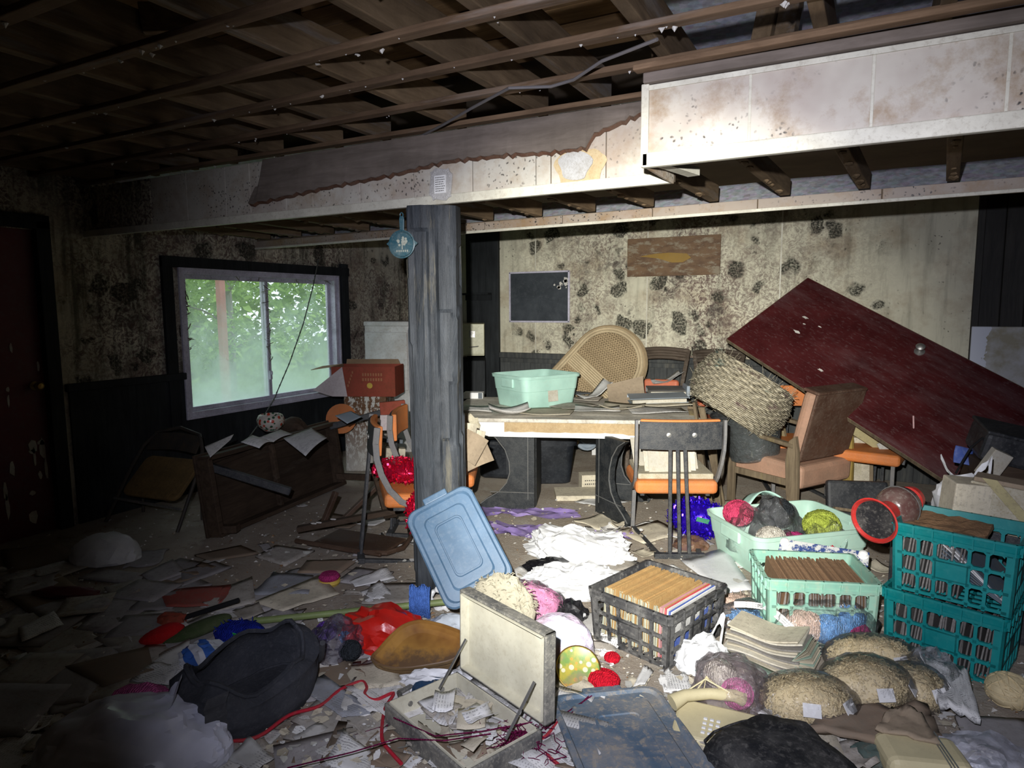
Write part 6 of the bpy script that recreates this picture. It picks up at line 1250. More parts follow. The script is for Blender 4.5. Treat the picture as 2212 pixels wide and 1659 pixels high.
# books, yarn bag, label bag on the right
t = thing('magazine_stack', 'splayed stack of swollen magazines with a mint cover', 'magazines', PZ(1640, 1425), radians(-8)); t.scale = (.86, .86, .9)
for i in range(11):
    m = MB(); z0 = .008+i*.011
    m.grid(14, 3, lambda a_, b_: (-.15+.34*a_, -.10+.2*b_+.01*i, z0+.012*sin(a_*4.5+.2*i)+(.035*max(0, a_-.6)*i*.16))); m.build('magazine', ['old_paper', 'paper_cream', 'sleeve_grey'][i % 3], t, solid=.0075, rot=(0, 0, .05*sin(i*2.3)), loc=(.012*sin(i*1.7), .01*cos(i*2.9), 0))
m = MB(); m.grid(10, 3, lambda a_, b_: (-.16+.30*a_, -.20+.12*b_-.08*a_, .03+.05*sin(a_*2.6)*(1-b_)+.012)); m.build('mint_cover', 'sleeve_mint', t, solid=.004, smooth=True)
for i in range(14):
    a_ = -.9+i*.14; m = MB(); m.box((.10, .16, .0016), (.05, 0, 0), TM((.16, .03, .06), 0, 0, a_) ); m.build('fanned_page', 'paper_cream' if i % 3 else 'sleeve_mint', t)
q = PZ(1780, 1392)
for dx, dy, r_, k_, lb in ((-.09, .0, .075, 'peach', 'peach yarn ball in the clear bag before the mint crate'), (.01, -.02, .07, 'sky', 'sky blue yarn ball in the clear bag before the mint crate'), (.085, .05, .09, 'sky', 'larger sky blue yarn ball in the clear bag before the mint crate'), (.15, -.03, .05, 'magenta', 'magenta yarn ball at the end of the clear bag before the mint crate'), (-.09, -.04, .03, 'magenta', 'small magenta yarn ball below the peach yarn')): yarn(lb, q+RT*dx+Vector((0, dy, .02)), r_, 'yarn_'+k_, .9, seed=int(dx*100)+50)
bag('plastic_bag', 'clear bag of sky blue yarn lying before the mint crate', 'bag', q+Vector((0, .02, 0)), (.24, .13, .22), radians(28), 51, 'clear_film', .14, 4)
fleece('sky blue glitter yarn in a labelled bag beside the black crate', PZ(1622, 1348), (.10, .06, .06), 'yarn_sky', 11, 60, .3); fleece('peach glitter yarn in a labelled bag beside the black crate', PZ(1590, 1315), (.09, .06, .07), 'yarn_peach', 12, 40, .3)
bag('plastic_bag', 'clear labelled bag of glitter yarn beside the black crate', 'bag', PZ(1612, 1345), (.15, .10, .11), .4, 53, 'clear_film', .2, 4)
t = thing('yarn_label', 'white paper yarn band lettered in grey, beside the black crate', 'label', PZ(1625, 1310, .11), (radians(35), 0, radians(12))); m = MB(); m.grid(8, 2, lambda a_, b_: ((a_-.5)*.16, (b_-.5)*.032, .012*sin(a_*pi))); m.build('band', 'paper_white', t, solid=.0015); text('ALPINA', .026, 'ink', (.035, -.009, .011), (0, 0, 0), t, 'lettering', False, .0004)
t = thing('yarn_label', 'long white yarn band curling over the magazine stack', 'label', PZ(1690, 1345, .10), (radians(30), radians(25), radians(-30))); m = MB(); m.grid(10, 2, lambda a_, b_: ((a_-.5)*.20, (b_-.5)*.035, .03*sin(a_*2.5))); m.build('band', 'paper_white', t, solid=.0015)
t = bag('carrier_bag', 'white plastic bag lettered in teal below the black crate', 'bag', PZ(1520, 1440), (.11, .10, .12), .6, 55, 'white_plastic_bag', .3, 4, 1)
text('Way', .055, 'teal_ink', (-.015, -.112, .035), (radians(62), radians(-28), radians(-5)), t, 'script_print')
q = PZ(1585, 1535); yarn('mauve yarn ball in the pinkish clear bag', q+Vector((.01, .0, .02)), .055, 'yarn_hotpink', .9, seed=71); yarn('cream yarn ball in the pinkish clear bag', q+Vector((-.07, .10, .02)), .06, 'yarn_cream', .9, seed=72)
bag('plastic_bag', 'pinkish clear bag of yarn between telephone and magazines', 'bag', q+Vector((-.02, .05, 0)), (.16, .14, .19), .5, 57, 'pink_film', .2, 4)
# pasta bags
gm('pasta', (.64, .53, .31), .7, dirt=.22, dc=(.22, .16, .08), ds=12, rv=.0)
def pasta_bag(label, loc, size, rz, seed, n):
    rr = random.Random(seed); t = thing('pasta_bag', label, 'bag', loc, rz); m = MB()
    for q_ in range(n):
        v = Vector((rr.gauss(0, 1), rr.gauss(0, 1), rr.gauss(0, 1))).normalized()*(.80+.16*rr.random()); zz = max(v.z, -.55); p = Vector((v.x*size[0], v.y*size[1], (zz+.58)*size[2]/1.58))
        e = Euler((rr.uniform(0, 6), rr.uniform(0, 6), rr.uniform(0, 6))).to_matrix(); L = rr.uniform(.009, .014); r_ = .0045
        pts = [e @ Vector((r_*cos(k*1.3), r_*sin(k*1.3), (k/6-.5)*2*L)) + p for k in range(7)]; m.tube(pts, .0032, 4)
    m.build('pasta', 'pasta', t)['kind'] = 'stuff'
    m = MB(); m.S = True; m.blob(3, lambda v: Vector((v.x*size[0]*.86, v.y*size[1]*.86, (max(v.z, -.6)*.86+.6)*size[2]/1.58))); m.build('pasta_heap', 'pasta', t, smooth=True)
    m = MB(); m.blob(4, lambda v: Vector((v.x*size[0]*1.05, v.y*size[1]*1.05, (max(v.z, -.55)+.56)*size[2]*1.04/1.56))*(1+.05*ridge(v, 3, seed))); m.build('film', 'clear_film', t, smooth=True)
    for k in range(2):
        a_ = -1.9+k*.9+.2*seed; d = Vector((cos(a_)*.93, sin(a_)*.93, .35)); p = Vector((d.x*size[0]*1.06, d.y*size[1]*1.06, (d.z+.56)*size[2]*1.06/1.56)); o = MB().box((.06, .002, .045)).build('label', 'paper_white', t, loc=p, rot=(radians(-32), 0, a_+pi/2))
    return t
pasta_bag('clear bag of spiral pasta with white labels, nearest the black soft case', PZ(1742, 1548), (.17, .12, .155), radians(22), 1, 1000)
pasta_bag('clear bag of spiral pasta in the middle of the three', PZ(1868, 1520), (.165, .125, .175), radians(26), 2, 1000)
pasta_bag('clear bag of spiral pasta with an empty top, by the teal crates', PZ(1972, 1512), (.12, .11, .13), radians(30), 3, 650)
pasta_bag('clear bag of spiral pasta lying behind, against the lower teal crate', PZ(1885, 1452), (.18, .09, .15), radians(14), 4, 750)
bag('plastic_bag', 'loose empty end of clear plastic over the pasta by the teal crates', 'bag', PZ(1995, 1490), (.12, .10, .17), .3, 61, 'clear_film', .22, 4)
# telephone
gm('phone_cream', (.62, .55, .33), .45, dirt=.25, dc=(.4, .34, .2), bump=.03)
t = thing('telephone', 'cream push-button telephone lying among the yarn', 'telephone', PZ(1535, 1588), radians(4))
m = MB(); m.add([(-.13, -.09, 0), (.15, -.09, 0), (.15, .10, 0), (-.13, .10, 0), (-.125, -.085, .03), (.145, -.085, .03), (.145, .095, .06), (-.125, .095, .06)], [(0, 3, 2, 1), (4, 5, 6, 7), (0, 1, 5, 4), (1, 2, 6, 5), (2, 3, 7, 6), (3, 0, 4, 7)]); m.build('body', 'phone_cream', t, bevel=.010)
m = MB(); m.S = True; m.tube([(-.14, .02, .075), (-.10, .06, .09), (-.02, .10, .095), (.06, .13, .09), (.09, .15, .075)], [.030, .022, .020, .022, .028], 10); m.build('handset', 'phone_cream', t, smooth=True)
for r_ in range(4):
    for c_ in range(3): MB().box((.014, .012, .006), (-.02+c_*.022, -.055+r_*.022, .036+.0035*(r_+1)), TM((0, 0, 0))).build('button', 'laminate', t, bevel=.002)
MB().box((.055, .07, .002), (.095, -.03, .045)).build('number_card', 'grey_binder', t, rot=(radians(9), 0, 0))
for k in range(3): m = MB(); m.tube([(-.10+.03*k, .08, .095), (-.04, .13+.01*k, .13), (.05, .11, .11-.01*k)], .0035, 5); m.build('cable', 'phone_cream', t)
# black soft case in front
gm('case_black', (.010, .011, .013), .75, dirt=.40, dc=(.20, .19, .17), ds=5, bump=.5)
t = thing('soft_case', 'black soft case streaked with dust, lying in front of the telephone', 'case', PZ(1735, 1690), radians(-14))
m = MB(); R = lambda a_, b_: smooth_loop([(-.24*a_, -.17*b_), (-.23*a_, .06*b_), (-.10*a_, .15*b_), (.02*a_, .13*b_), (.28*a_, -.06*b_), (.30*a_, -.19*b_)], 4)[::-1]
rings(m, [(R(1, 1), 0), (R(1.02, 1.02), .03), (R(.98, .98), .075), (R(.85, .85), .105), (R(.5, .5), .115)], cap1=True); m.v = [(v[0], v[1], v[2]*(1+.35*fbm((v[0]*5, v[1]*5, 0), 1, 3))) for v in m.v]; m.build('body', 'case_black', t, smooth=True, sharp=50)
m = MB(); P = R(.99, .99); m.tube([(x_, y_, .078) for x_, y_ in P+P[:1]], .004, 5); m.build('zip_piping', 'case_black', t)
# slab of cardboard, newsprint, boards, yellow case, bags at the lower right
def quad(px, mat_, label, z=.003, th=.002, cat='paper', name='paper_sheet', wav=.006, group=None, n=8, dz=(0, 0, 0, 0)):
    P = [PZ(u, v, z) for u, v in px]; c = sum(P, Vector())/4; c.z = 0; sd = px[0][0]
    m = MB(); m.grid(n, n, lambda a, b: (P[0].lerp(P[1], a)).lerp(P[3].lerp(P[2], a), b)-c+Vector((0, 0, wav*abs(fbm((a*2.2, b*2.2, sd), 1, 1))+(dz[0]*(1-a)+dz[1]*a)*(1-b)+(dz[3]*(1-a)+dz[2]*a)*b)))
    return tag(m.build(name, mat_, loc=c, solid=th, smooth=True), label, cat, group)
quad([(1740, 1588), (1792, 1528), (2000, 1542), (2045, 1622)], 'card_brown', 'buckled brown cardboard slab below the pasta bags', .05, .02, 'cardboard', 'cardboard_slab', .06)
quad([(1890, 1580), (1925, 1535), (1990, 1545), (2030, 1612)], 'cardboard', 'lighter cardboard piece on the buckled slab', .085, .01, 'cardboard', 'cardboard_piece', .03)
quad([(1995, 1425), (2085, 1450), (2118, 1562), (2030, 1532)], 'paper_white', 'pile of newsprint curling beside the lower teal crate', .07, .02, 'newspaper', 'newspaper', .04)
quad([(2062, 1548), (2212, 1556), (2260, 1650), (2090, 1612)], 'tile_board', 'pale stained board at the foot of the foam wedge', .01, .015, 'board', 'stained_board', .004)
quad([(1622, 1540), (1660, 1505), (1775, 1552), (1722, 1592)], 'paper_white', 'white sheet speckled with dirt between telephone and pasta', .03, .004, wav=.02)
quad([(1800, 1556), (1930, 1535), (1925, 1548), (1805, 1572)], 'phone_cream', 'cream plastic tray under the pasta bags', .06, .01, 'tray', 'plastic_tray', .0)
quad([(1740, 1620), (1840, 1600), (1900, 1659), (1800, 1680)], 'paper_dirty', 'dirty crumpled sheet between black soft case and yellow case', .02, .003, wav=.04)
t = thing('yellow_case', 'mustard plastic case with a wire wound round it', 'case', PZ(1990, 1668), radians(18)); MB().box((.25, .17, .085), (0, 0, .043)).build('body', 'seat_yellow' if False else 'phone_cream', t, bevel=.03, seg=3); m = MB()
for k in range(3): m.tube([(.04+.012*k, -.09, .0), (.045+.01*k, -.09, .088), (.05+.008*k, .085, .09), (.05, .09, .01)], .0025, 5)
m.build('wire', 'steel', t)
bag('plastic_bag', 'pale blue clear bag at the end of the mustard case', 'bag', PZ(2120, 1662), (.15, .12, .10), .3, 63, 'milky_film', .28, 4)
bag('cloth_heap', 'dark green cloth scrap beside the mustard case', 'cloth', PZ(1882, 1640), (.07, .05, .05), .3, 65, 'dark_rag', .3, 3)
yarn('tangle of straw coloured fibre by the foam wedge', PZ(2178, 1525), .075, 'fleece_cream' if False else 'pasta', .8, name='fibre_tangle', cat='fibre', seed=9)
# ================================================================== LEFT FOREGROUND
# duffel bag
gm('navy_canvas', (.030, .033, .042), .85, dirt=.35, dc=(.10, .10, .11), ds=6, bump=.6, fine=80); gm('strap_web', (.035, .036, .042), .8, dirt=.3, dc=(.12, .12, .12))
dp = (PZ(440, 1612)+PZ(655, 1500))/2+Vector((-.06, .02, 0)); dr_ = atan2(PZ(650, 1490).y-PZ(440, 1605).y, PZ(650, 1490).x-PZ(440, 1605).x)
t = thing('duffel_bag', 'navy canvas duffel bag standing open beside the white plastic bag', 'bag', dp, dr_)
def dpts(a, b):   # a round, b up: slumped oval sack with folded mouth
    th_ = a*2*pi; r1 = 1+.04*sin(3*th_+b*2)+.07*(ridge((cos(th_), sin(th_), b*.8), 1.8, 4)-.4)+.04*ridge((cos(th_), sin(th_), b), 5, 7); sag = .10*sin(b*pi); k = (.95+sag) if b < .85 else (1.05-1.5*(b-.85))
    return Vector((.25*k*r1*abs(cos(th_))**.75*(1 if cos(th_) > 0 else -1), .155*k*r1*abs(sin(th_))**.85*(1 if sin(th_) > 0 else -1), .205*b+.03*sin(th_*2+1)*b+.022*sin(5*th_+1)*b*b+.03*b*sin(th_)))
m = MB(); m.grid(40, 14, lambda a, b: dpts(a % 1.0, b)); m.grid(40, 8, lambda a, b: dpts(a % 1.0, 1-b*.75)*1.0-Vector((dpts(a % 1.0, 1).x*.10, dpts(a % 1.0, 1).y*.10, 0))); m.add([dpts(i/40, .25)*.9 for i in range(40)], [tuple(range(40))]); m.build('sack', 'navy_canvas', t, smooth=True, sharp=70)
m = MB(); m.tube([dpts((i/40) % 1, 1)+Vector((0, 0, .004)) for i in range(41)], .009, 6); m.build('mouth_hem', 'navy_canvas', t, smooth=True)
m = MB(); m.tube([Vector((.27*cos(a_), -.02+.10*sin(a_), .27+.03*sin(2*a_))) if False else Vector((.25+.05*sin(a_), -.12+.24*a_/pi, .20-.13*sin(a_))) for a_ in [i*pi/10 for i in range(11)]], .012, 6); m.build('handle', 'strap_web', t, smooth=True)
for x_ in (-.12,):
    m = MB(); m.grid(10, 1, lambda a, b: Vector((x_-.03+.05*b-.10, 0, 0))+dpts(.63, .02+.9*a)*Vector((0, 0, 1)).length*0+Vector((dpts(.63+.02*b, .04+.9*a).x*1.03+.10-x_, dpts(.63+.02*b, .04+.9*a).y*1.05, dpts(.63, .04+.9*a).z))); m.build('webbing', 'strap_web', t, solid=.004)
gm('milky_plastic', (.60, .62, .74), .28, dirt=.12, dc=(.42, .42, .55), ds=2.5, bump=.12, fine=9, spec=.5)
# white bag at the lower left
t = bag('carrier_bag', 'large milky plastic bag with a pink item inside, beside the duffel bag', 'bag', PZ(245, 1668)+Vector((.02, .06, 0)), (.31, .22, .20), .5, 71, 'milky_plastic', .10, 5, 1); bag('pink_cloth', 'pink cloth inside the large milky bag', 'cloth', PZ(300, 1600)+Vector((-.02, .03, .05)), (.13, .10, .14), .3, 73, 'yarn_hotpink', .15, 3)
fleece('blue grey bundle inside the large milky bag', PZ(235, 1660)+Vector((0, .08, .02)), (.24, .16, .13), 'grey_binder', 15)
s = NT('daisy_cloth'); vd = s.voro(16); b = s.mix(s.ramp(vd, (.16, 1.), (.3, 0.)), (.008, .008, .012), (.25, .42, .60)); b = s.mix(s.ramp(s.voro(16), (.06, 1.), (.12, 0.)), b, (.60, .52, .06)); b = s.mix(s.ramp(s.voro(11, s.map(loc=(5, 3, 1))), (.12, 1.), (.2, 0.)), b, (.55, .50, .10)); s.col(b); s.rough(.8)
bag('daisy_cloth', 'black cloth printed with daisies squeezed between the two bags', 'cloth', PZ(415, 1605)+Vector((-.02, .03, 0)), (.09, .12, .12), .2, 75, 'daisy_cloth', .2, 4)
s = NT('blue_print'); b = s.mix(s.ramp(s.wave(5, 3.5, dir='DIAGONAL'), (.5, 0.), (.54, 1.)), (.60, .62, .68), (.04, .13, .46)); b = s.mix(s.ramp(s.voro(9), (.22, 1.), (.25, 0.)), b, (.62, .64, .70)); s.col(b); s.rough(.4)
bag('printed_bag', 'white plastic bag with blue line print behind the duffel bag', 'bag', PZ(452, 1432), (.13, .08, .09), .4, 77, 'blue_print', .25, 4)
gm('slipper_red', (.55, .006, .01), .95, dirt=.1, bump=1., fine=60)
m = MB(); m.S = True; m.blob(4, lambda v: Vector((v.x*.095, v.y*.05, (max(v.z, -.6)+.6)*.045*(1+.35*v.x)))*(1+.04*fbm(v, 6, 1))); tag(m.build('slipper', 'slipper_red', loc=PZ(352, 1385), rot=(0, 0, radians(50)), smooth=True), 'bright red knitted slipper on a fallen ceiling tile', 'slipper')
gm('moss_felt', (.055, .085, .03), .98, dirt=.3, bump=.8); m = MB(); m.S = True; m.blob(4, lambda v: Vector((v.x*.15*(1-.12*v.x), v.y*.05, (max(v.z, -.6)+.6)*.03))); tag(m.build('insole', 'moss_felt', loc=PZ(438, 1372)+Vector((0, 0, .02)), rot=(radians(4), radians(-10), radians(62)), smooth=True), 'moss green felt insole behind the duffel bag', 'insole')
bag('cloth_heap', 'orange and brown cloth knot behind the red slipper', 'cloth', PZ(372, 1345), (.07, .05, .05), .4, 79, 'carton_red', .3, 3)
m = MB(); m.bar((0, 0, .02), (.17, .20, .07), .025, .02); tag(m.build('umbrella_handle', 'soot', loc=PZ(392, 1345), bevel=.006), 'short black stick lying between the red slipper and the moss insole', 'stick')
fleece('royal blue crocheted piece with a green tag, beside the duffel bag', PZ(520, 1392), (.115, .085, .10), 'yarn_royal', 17, 40, .3); m = MB(); m.box((.02, .002, .03)); gm('green_bright', (.03, .55, .08), .5); tag(m.build('price_tag', 'green_bright', loc=PZ(508, 1372, .085), rot=(.6, .2, .3)), 'bright green tag on the royal blue crochet', 'tag')
bag('plastic_bag', 'clear bag of pale scraps between the blue crochet and the violet yarn bag', 'bag', PZ(635, 1412), (.15, .11, .08), .3, 81, 'smoke_film', .25, 4)
fleece('cream fibre scrap in front of the violet yarn bag', PZ(640, 1425), (.08, .05, .05), 'fleece_cream', 19, 80)
t = thing('toy_cake', 'small pink and yellow felt cushion on the papers', 'cushion', PZ(712, 1262), .3); m = MB(); m.S = True; m.lathe([(0, .03), (.05, .03), (.058, .045), (.045, .062), (0, .066)], 18, cap=(False, False)); m.build('top', 'yarn_magenta', t, smooth=True); m = MB(); m.S = True; m.lathe([(0, 0), (.05, 0), (.06, .015), (.056, .032), (0, .032)], 18, cap=(False, False)); m.build('base', 'yellow_print', t, smooth=True)
bag('carrier_bag', 'white plastic bag lying in the dark corner near the folding chair', 'bag', PZ(232, 1208), (.20, .15, .16), .3, 83, 'white_plastic_bag', .12, 4)
bag('cloth_heap', 'dark red cloth trodden flat on a tile near the red door', 'cloth', PZ(140, 1288), (.17, .07, .05), .5, 85, 'red_door_paint', .25, 3)
# red yarn trails and wine coloured tangle
gm('yarn_strand', (.42, .012, .03), .95)
for lb, px, r_ in (('thick red yarn trailing from the duffel bag to the suitcase', [(405, 1655), (420, 1600), (430, 1545), (440, 1585), (500, 1600), (560, 1590), (625, 1545), (690, 1525), (735, 1490), (780, 1472), (792, 1485), (788, 1500), (810, 1512), (850, 1497), (832, 1530), (825, 1570), (826, 1600), (840, 1620), (872, 1655)], .0065), ('red yarn curling beside the wine coloured tangle', [(1205, 1560), (1180, 1590), (1165, 1600), (1180, 1630), (1210, 1655)], .007)):
    P = [PZ(u, v, .024) for u, v in px]; c = P[0].copy(); c.z = 0; Q = []
    for i in range(len(P)-1):
        p0, p1, p2, p3 = P[max(i-1, 0)], P[i], P[i+1], P[min(i+2, len(P)-1)]
        for j in range(5): u = j/5; Q.append(.5*((2*p1)+(p2-p0)*u+(2*p0-5*p1+4*p2-p3)*u*u+(3*p1-p0-3*p2+p3)*u**3)-c)
    m = MB(); m.tube(Q, r_, 6); tag(m.build('yarn_strand', 'yarn_strand', loc=c, smooth=True), lb, 'yarn')
rr = random.Random(23); m = MB(); c = PZ(1130, 1618)
for q in range(70):
    p = Vector((rr.gauss(0, .05), rr.gauss(0, .035), rr.uniform(.005, .06))); P = [p]
    for k in range(9): p = p+Vector((rr.gauss(0, .02), rr.gauss(0, .018), rr.gauss(0, .010))); p.z = min(max(p.z, .004), .09); P.append(p.copy())
    m.tube(P, .0016, 3)
tag(m.build('thread_tangle', 'yarn_wine', loc=c), 'wine coloured tangle of thread spilling over the suitcase edge', 'thread')
for i, px in enumerate(([(1185, 1570), (1215, 1545), (1260, 1515), (1290, 1495)], [(1190, 1560), (1235, 1540), (1275, 1500)], [(600, 1640), (680, 1615), (760, 1590), (840, 1565)], [(620, 1659), (760, 1625), (860, 1595), (960, 1600), (1060, 1585)], [(850, 1550), (940, 1590), (1040, 1580), (1150, 1560)])):
    P = [PZ(u, v, .03 if i < 2 else (.012 if i == 2 else .09)) for u, v in px]; c = P[0].copy(); m = MB(); m.tube([p-c for p in P], .0022, 4); tag(m.build('thread', 'yarn_wine', loc=c), ['dark wine thread running from the tangle over the blue lid', 'second wine thread lying along the blue lid rim', 'wine thread on the floor left of the suitcase', 'long wine thread slung across the suitcase corner', 'wine thread sagging across the suitcase papers'][i], 'thread')
# ================================================================== PAPERS AND FALLEN CEILING TILES, FROM THE PHOTOGRAPH
TQ = [([(202, 1382), (280, 1424), (388, 1394), (312, 1330)], 'tile_pale', 'pale ceiling tile under the red slipper'), ([(163, 1362), (245, 1292), (345, 1300), (232, 1368)], 'tile_board', 'long ceiling tile leaning over its neighbour behind the red slipper'),
 ([(0, 1275), (121, 1237), (186, 1283), (65, 1328)], 'card_brown', 'dark brown tile with red cloth on it, near the red door'), ([(169, 1250), (217, 1231), (312, 1240), (301, 1263)], 'tile_board', 'broken ceiling tile in front of the white bag in the corner'),
 ([(304, 1243), (373, 1210), (403, 1238), (336, 1261)], 'tile_board', 'ceiling tile with a rounded end, between corner bag and overturned table'), ([(152, 1314), (228, 1288), (243, 1304), (208, 1326)], 'tile_board', 'small tile scrap before the dark red cloth'),
 ([(39, 1358), (117, 1330), (138, 1350), (48, 1395)], 'paper', 'torn white sheet on the dark floor near the red door'), ([(-40, 1478), (155, 1482), (48, 1592), (-60, 1590)], 'tile_board', 'broad grey tile left of the large milky bag'),
 ([(140, 1442), (320, 1400), (333, 1450), (222, 1484)], 'card_brown', 'brown grey tile between the pale tile and the large milky bag'), ([(325, 1425), (412, 1388), (402, 1452), (362, 1486)], 'paper_white', 'white ruled sheet poking out behind the duffel bag'),
 ([(280, 1474), (330, 1440), (392, 1440), (365, 1488)], 'paper_white', 'white envelope tucked under the large milky bag'), ([(393, 1267), (391, 1235), (465, 1214), (500, 1226)], 'tile_board', 'cracked ceiling tile before the leg of the overturned table'),
 ([(551, 1203), (595, 1180), (680, 1190), (615, 1223)], 'tile_pale', 'pale square tile in front of the collapsed chair'), ([(541, 1286), (591, 1246), (678, 1243), (667, 1290)], 'news_blue', 'blue grey newspaper page on the cream board'),
 ([(546, 1302), (690, 1250), (734, 1284), (612, 1328)], 'paper_cream', 'cream board under the blue grey newspaper page'), ([(430, 1292), (545, 1248), (552, 1302), (465, 1322)], 'tile_pale', 'pale tile beside the newspaper page'),
 ([(642, 1238), (663, 1213), (775, 1209), (735, 1238)], 'card_brown', 'dark curled board between collapsed chair and felt cushion'), ([(755, 1257), (835, 1231), (852, 1250), (768, 1275)], 'paper_white', 'white printed letter by the foot of the side chair'),
 ([(778, 1281), (820, 1264), (862, 1292), (802, 1300)], 'paper_white', 'white letter behind the red bag'), ([(500, 1322), (560, 1311), (572, 1326), (526, 1347)], 'paper_dirty', 'dirty scrap at the left end of the green pole'),
 ([(345, 1277), (500, 1271), (484, 1310), (360, 1320)], 'card_red', 'faded red folder behind the red slipper'), ([(460, 1310), (482, 1275), (505, 1270), (478, 1308)], 'card_red', 'strip of red card lying on the faded folder'),
 ([(640, 1482), (700, 1470), (822, 1540), (740, 1560)], 'news_blue', 'grey printed sheet on the floor left of the suitcase handle'), ([(700, 1655), (742, 1588), (802, 1628), (800, 1690)], 'paper_white', 'white form lying in front of the suitcase corner'),
 ([(488, 1640), (540, 1604), (592, 1642), (545, 1680)], 'paper_white', 'crumpled page in front of the duffel bag'), ([(1470, 1212), (1565, 1190), (1628, 1276), (1560, 1288)], 'white_plastic_bag', 'white cloth bag lying flat between black crate and mint box'),
 ([(1368, 1484), (1392, 1447), (1412, 1450), (1393, 1486)], 'paper_white', 'curled till receipt before the black crate'), ([(1428, 1452), (1446, 1452), (1453, 1501), (1436, 1499)], 'paper_white', 'straight till receipt before the black crate corner'),
 ([(1040, 1440), (1130, 1500), (1190, 1480), (1190, 1440)], 'paper_dirty', 'dirty sheet behind the suitcase lid'), ([(870, 1470), (985, 1430), (1000, 1400), (880, 1420)], 'paper_white', 'white paper under the amber tray'),
 ([(560, 1480), (660, 1440), (800, 1440), (720, 1490)], 'tile_pale', 'pale dirty tile between duffel bag and amber tray'), ([(740, 1440), (840, 1440), (880, 1480), (770, 1500)], 'paper_cream', 'cream page in front of the violet yarn bag'),
 ([(420, 1200), (520, 1180), (560, 1196), (455, 1212)], 'card_brown', 'dark board below the overturned table'), ([(0, 1190), (130, 1175), (170, 1205), (20, 1240)], 'card_brown', 'dark board lying before the red door'),
 ([(1440, 1660), (1200, 1700), (1240, 1660), (1430, 1640)], 'paper', 'sheet under the dusty blue lid'), ([(1190, 1215), (1330, 1200), (1400, 1225), (1260, 1250)], 'paper_dirty', 'dirty sheet behind the black crate'),
 ([(1330, 1150), (1420, 1130), (1480, 1155), (1390, 1180)], 'paper_cream', 'cream sheet beneath the front chair'), ([(1240, 1085), (1300, 1070), (1360, 1085), (1300, 1100)], 'paper_white', 'white card beneath the table between its legs')]
m_paper('tile_pale', (.52, .49, .44), .6, 0.); m_paper('news_blue', (.36, .38, .42), .35, .9); m_paper('card_red', (.42, .09, .07), .5, 0.)
for i, (px, mt, lb) in enumerate(TQ):
    tl = mt.startswith('tile') or mt == 'card_brown'; quad(px, mt, lb, .004+.0012*(i % 9), .011 if tl else .0025, 'ceiling tile' if 'tile' in lb else ('board' if 'board' in lb else 'paper'), 'fallen_tile' if tl else 'paper_sheet', .004 if tl else .012, n=6, dz=(.0, .02, .0, .015) if not tl else (0, .003, 0, 0))
# ---- the rest of the litter, scattered; labels name what each lies beside
LM = {'the wooden post': POST, 'the duffel bag': dp, 'the open suitcase': (h1+h2)/2, 'the dusty blue lid': c_ if isinstance(c_, Vector) else PZ(1360, 1600), 'the black crate': cb_, 'the mint crate': cm_, 'the front chair': CH1, 'the red bag': PZ(832, 1388), 'the collapsed chair': q0+Vector((.35, .1, 0)), 'the overturned table': PZ(560, 1150), 'the folding chair': Fa, 'the left table leg': PZ(1120, 1100), 'the right table leg': PZ(1330, 1130), 'the armchair': AC, 'the red slipper': PZ(352, 1385), 'the green pole': PZ(640, 1330), 'the red door': PZ(60, 1180), 'the milky bag': PZ(245, 1650), 'the telephone': PZ(1560, 1590), 'the yarn box': PZ(1640, 1240), 'the shaggy fleece': PZ(1082, 1298), 'the violet yarn bag': PZ(728, 1412)}
def near(p):
    L_ = sorted(LM.items(), key=lambda kv: (kv[1].x-p.x)**2+(kv[1].y-p.y)**2); return L_[0][0], L_[1][0]
rr = random.Random(99); KN = {'paper': 'grubby sheet of paper', 'paper_white': 'clean white slip of paper', 'paper_dirty': 'dirty brown sheet of paper', 'tile_board': 'grey ceiling tile fragment', 'tile_pale': 'pale ceiling tile fragment', 'paper_cream': 'cream page', 'card_brown': 'brown card scrap'}
cnt = 0
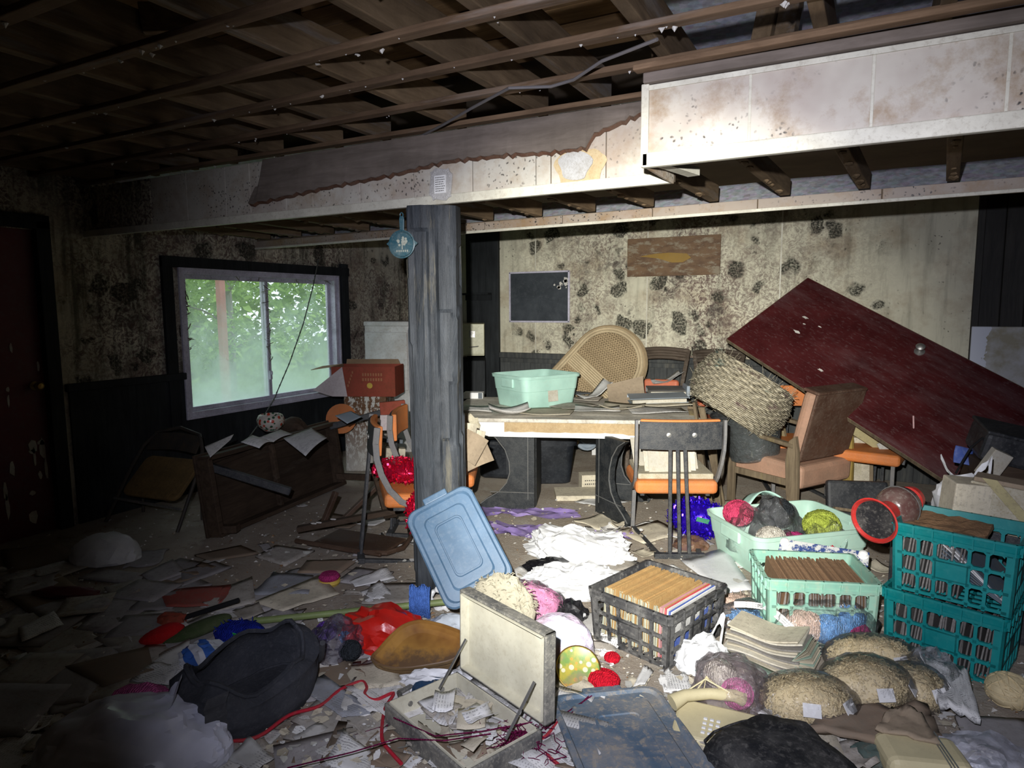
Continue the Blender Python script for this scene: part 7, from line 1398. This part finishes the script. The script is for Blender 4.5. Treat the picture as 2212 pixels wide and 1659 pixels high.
while cnt < 270:
    u, v = rr.uniform(-30, 2000), 1090+580*rr.random()**.8
    if u > 1400 and v > 1250 and rr.random() < .75: continue
    p = PZ(u, v)
    if p.x < XL+.3 or p.y > 5.6: continue
    left = u < 850; mt = rr.choice(['tile_board', 'tile_board', 'tile_pale', 'paper', 'paper_dirty', 'card_brown', 'paper'] if left else ['paper', 'paper', 'paper_white', 'paper_dirty', 'paper_cream', 'paper_cream', 'tile_pale', 'card_brown'])
    tl = mt.startswith('tile'); big = rr.random() < (.6 if left and tl else (.3 if left else .2))
    w_, h_ = (rr.uniform(.22, .38), rr.uniform(.20, .32)) if big else (rr.uniform(.06, .20), rr.uniform(.05, .15))
    a_, b_ = near(p); p.z = .002+rr.random()*.012
    sheet(p, w_, h_, rr.uniform(0, 6.28), mt, 0.003 if tl else (.010 if left else .028), '%s lying beside %s, towards %s' % (KN[mt], a_, b_), 'ceiling tile' if tl else 'paper', 'litter beside '+a_[4:], 'fallen_tile' if tl else 'paper_sheet', (.007 if tl else .0016), nx=6, ny=5, torn=.25 if rr.random() < .5 else .0, tilt=(rr.uniform(-.05, .05), rr.uniform(-.05, .05)) if not left else (0, 0))
    cnt += 1
# torn scraps of paper and card too small to count
m = MB()
for q in range(2300):
    u, v = rr.uniform(560, 2100), 1085+590*rr.random()**.85; p = PZ(u, v)
    if p.x < XL+.3 or p.y > 5.8: continue
    r_ = rr.choice((.008, .012, .016, .022, .034)); m.k = rr.choice((0, 0, 1, 1, 2, 3)); e = RM(rr.uniform(-.35, .35), rr.uniform(-.35, .35), rr.uniform(0, 6))
    n_ = rr.randint(4, 6); Q = [Vector((r_*cos(k*2*pi/n_)*rr.uniform(.5, 1.2), .7*r_*sin(k*2*pi/n_)*rr.uniform(.5, 1.2), 0)) for k in range(n_)]
    m.add(Q, [tuple(range(n_))], Matrix.Translation((p.x, p.y, .006+rr.random()*.02)) @ e)
o = m.build('paper_scraps', ['paper_white', 'paper_cream', 'paper_dirty', 'white_card']); o['kind'] = 'stuff'; tag(o, 'small torn paper scraps strewn between the bags', 'scraps')
# crumbs of plaster, chips and dust lumps
m = MB(); mts = ['white_chip', 'cardboard', 'paper_cream', 'rust_brown']
for q in range(6500):
    u, v = rr.uniform(-60, 2230), 1080+610*rr.random()**.9; p = PZ(u, v)
    if p.x < XL+.05: continue
    r_ = rr.choice((.003, .004, .006, .009, .014)); e = RM(rr.uniform(-.5, .5), rr.uniform(-.5, .5), rr.uniform(0, 6)); m.k = rr.choice((0, 0, 0, 1, 2, 3))
    P = [Vector((r_*cos(k*2.1)*rr.uniform(.5, 1.3), r_*sin(k*2.1)*rr.uniform(.5, 1.3), 0)) for k in range(3)]
    m.add(P+[Vector((0, 0, r_*.5))], [(0, 1, 3), (1, 2, 3), (2, 0, 3), (2, 1, 0)], Matrix.Translation((p.x, p.y, .002+rr.random()*.010)) @ e)
o = m.build('plaster_debris', mts); o['kind'] = 'stuff'; tag(o, 'plaster crumbs and paper chips strewn over the floor', 'debris')
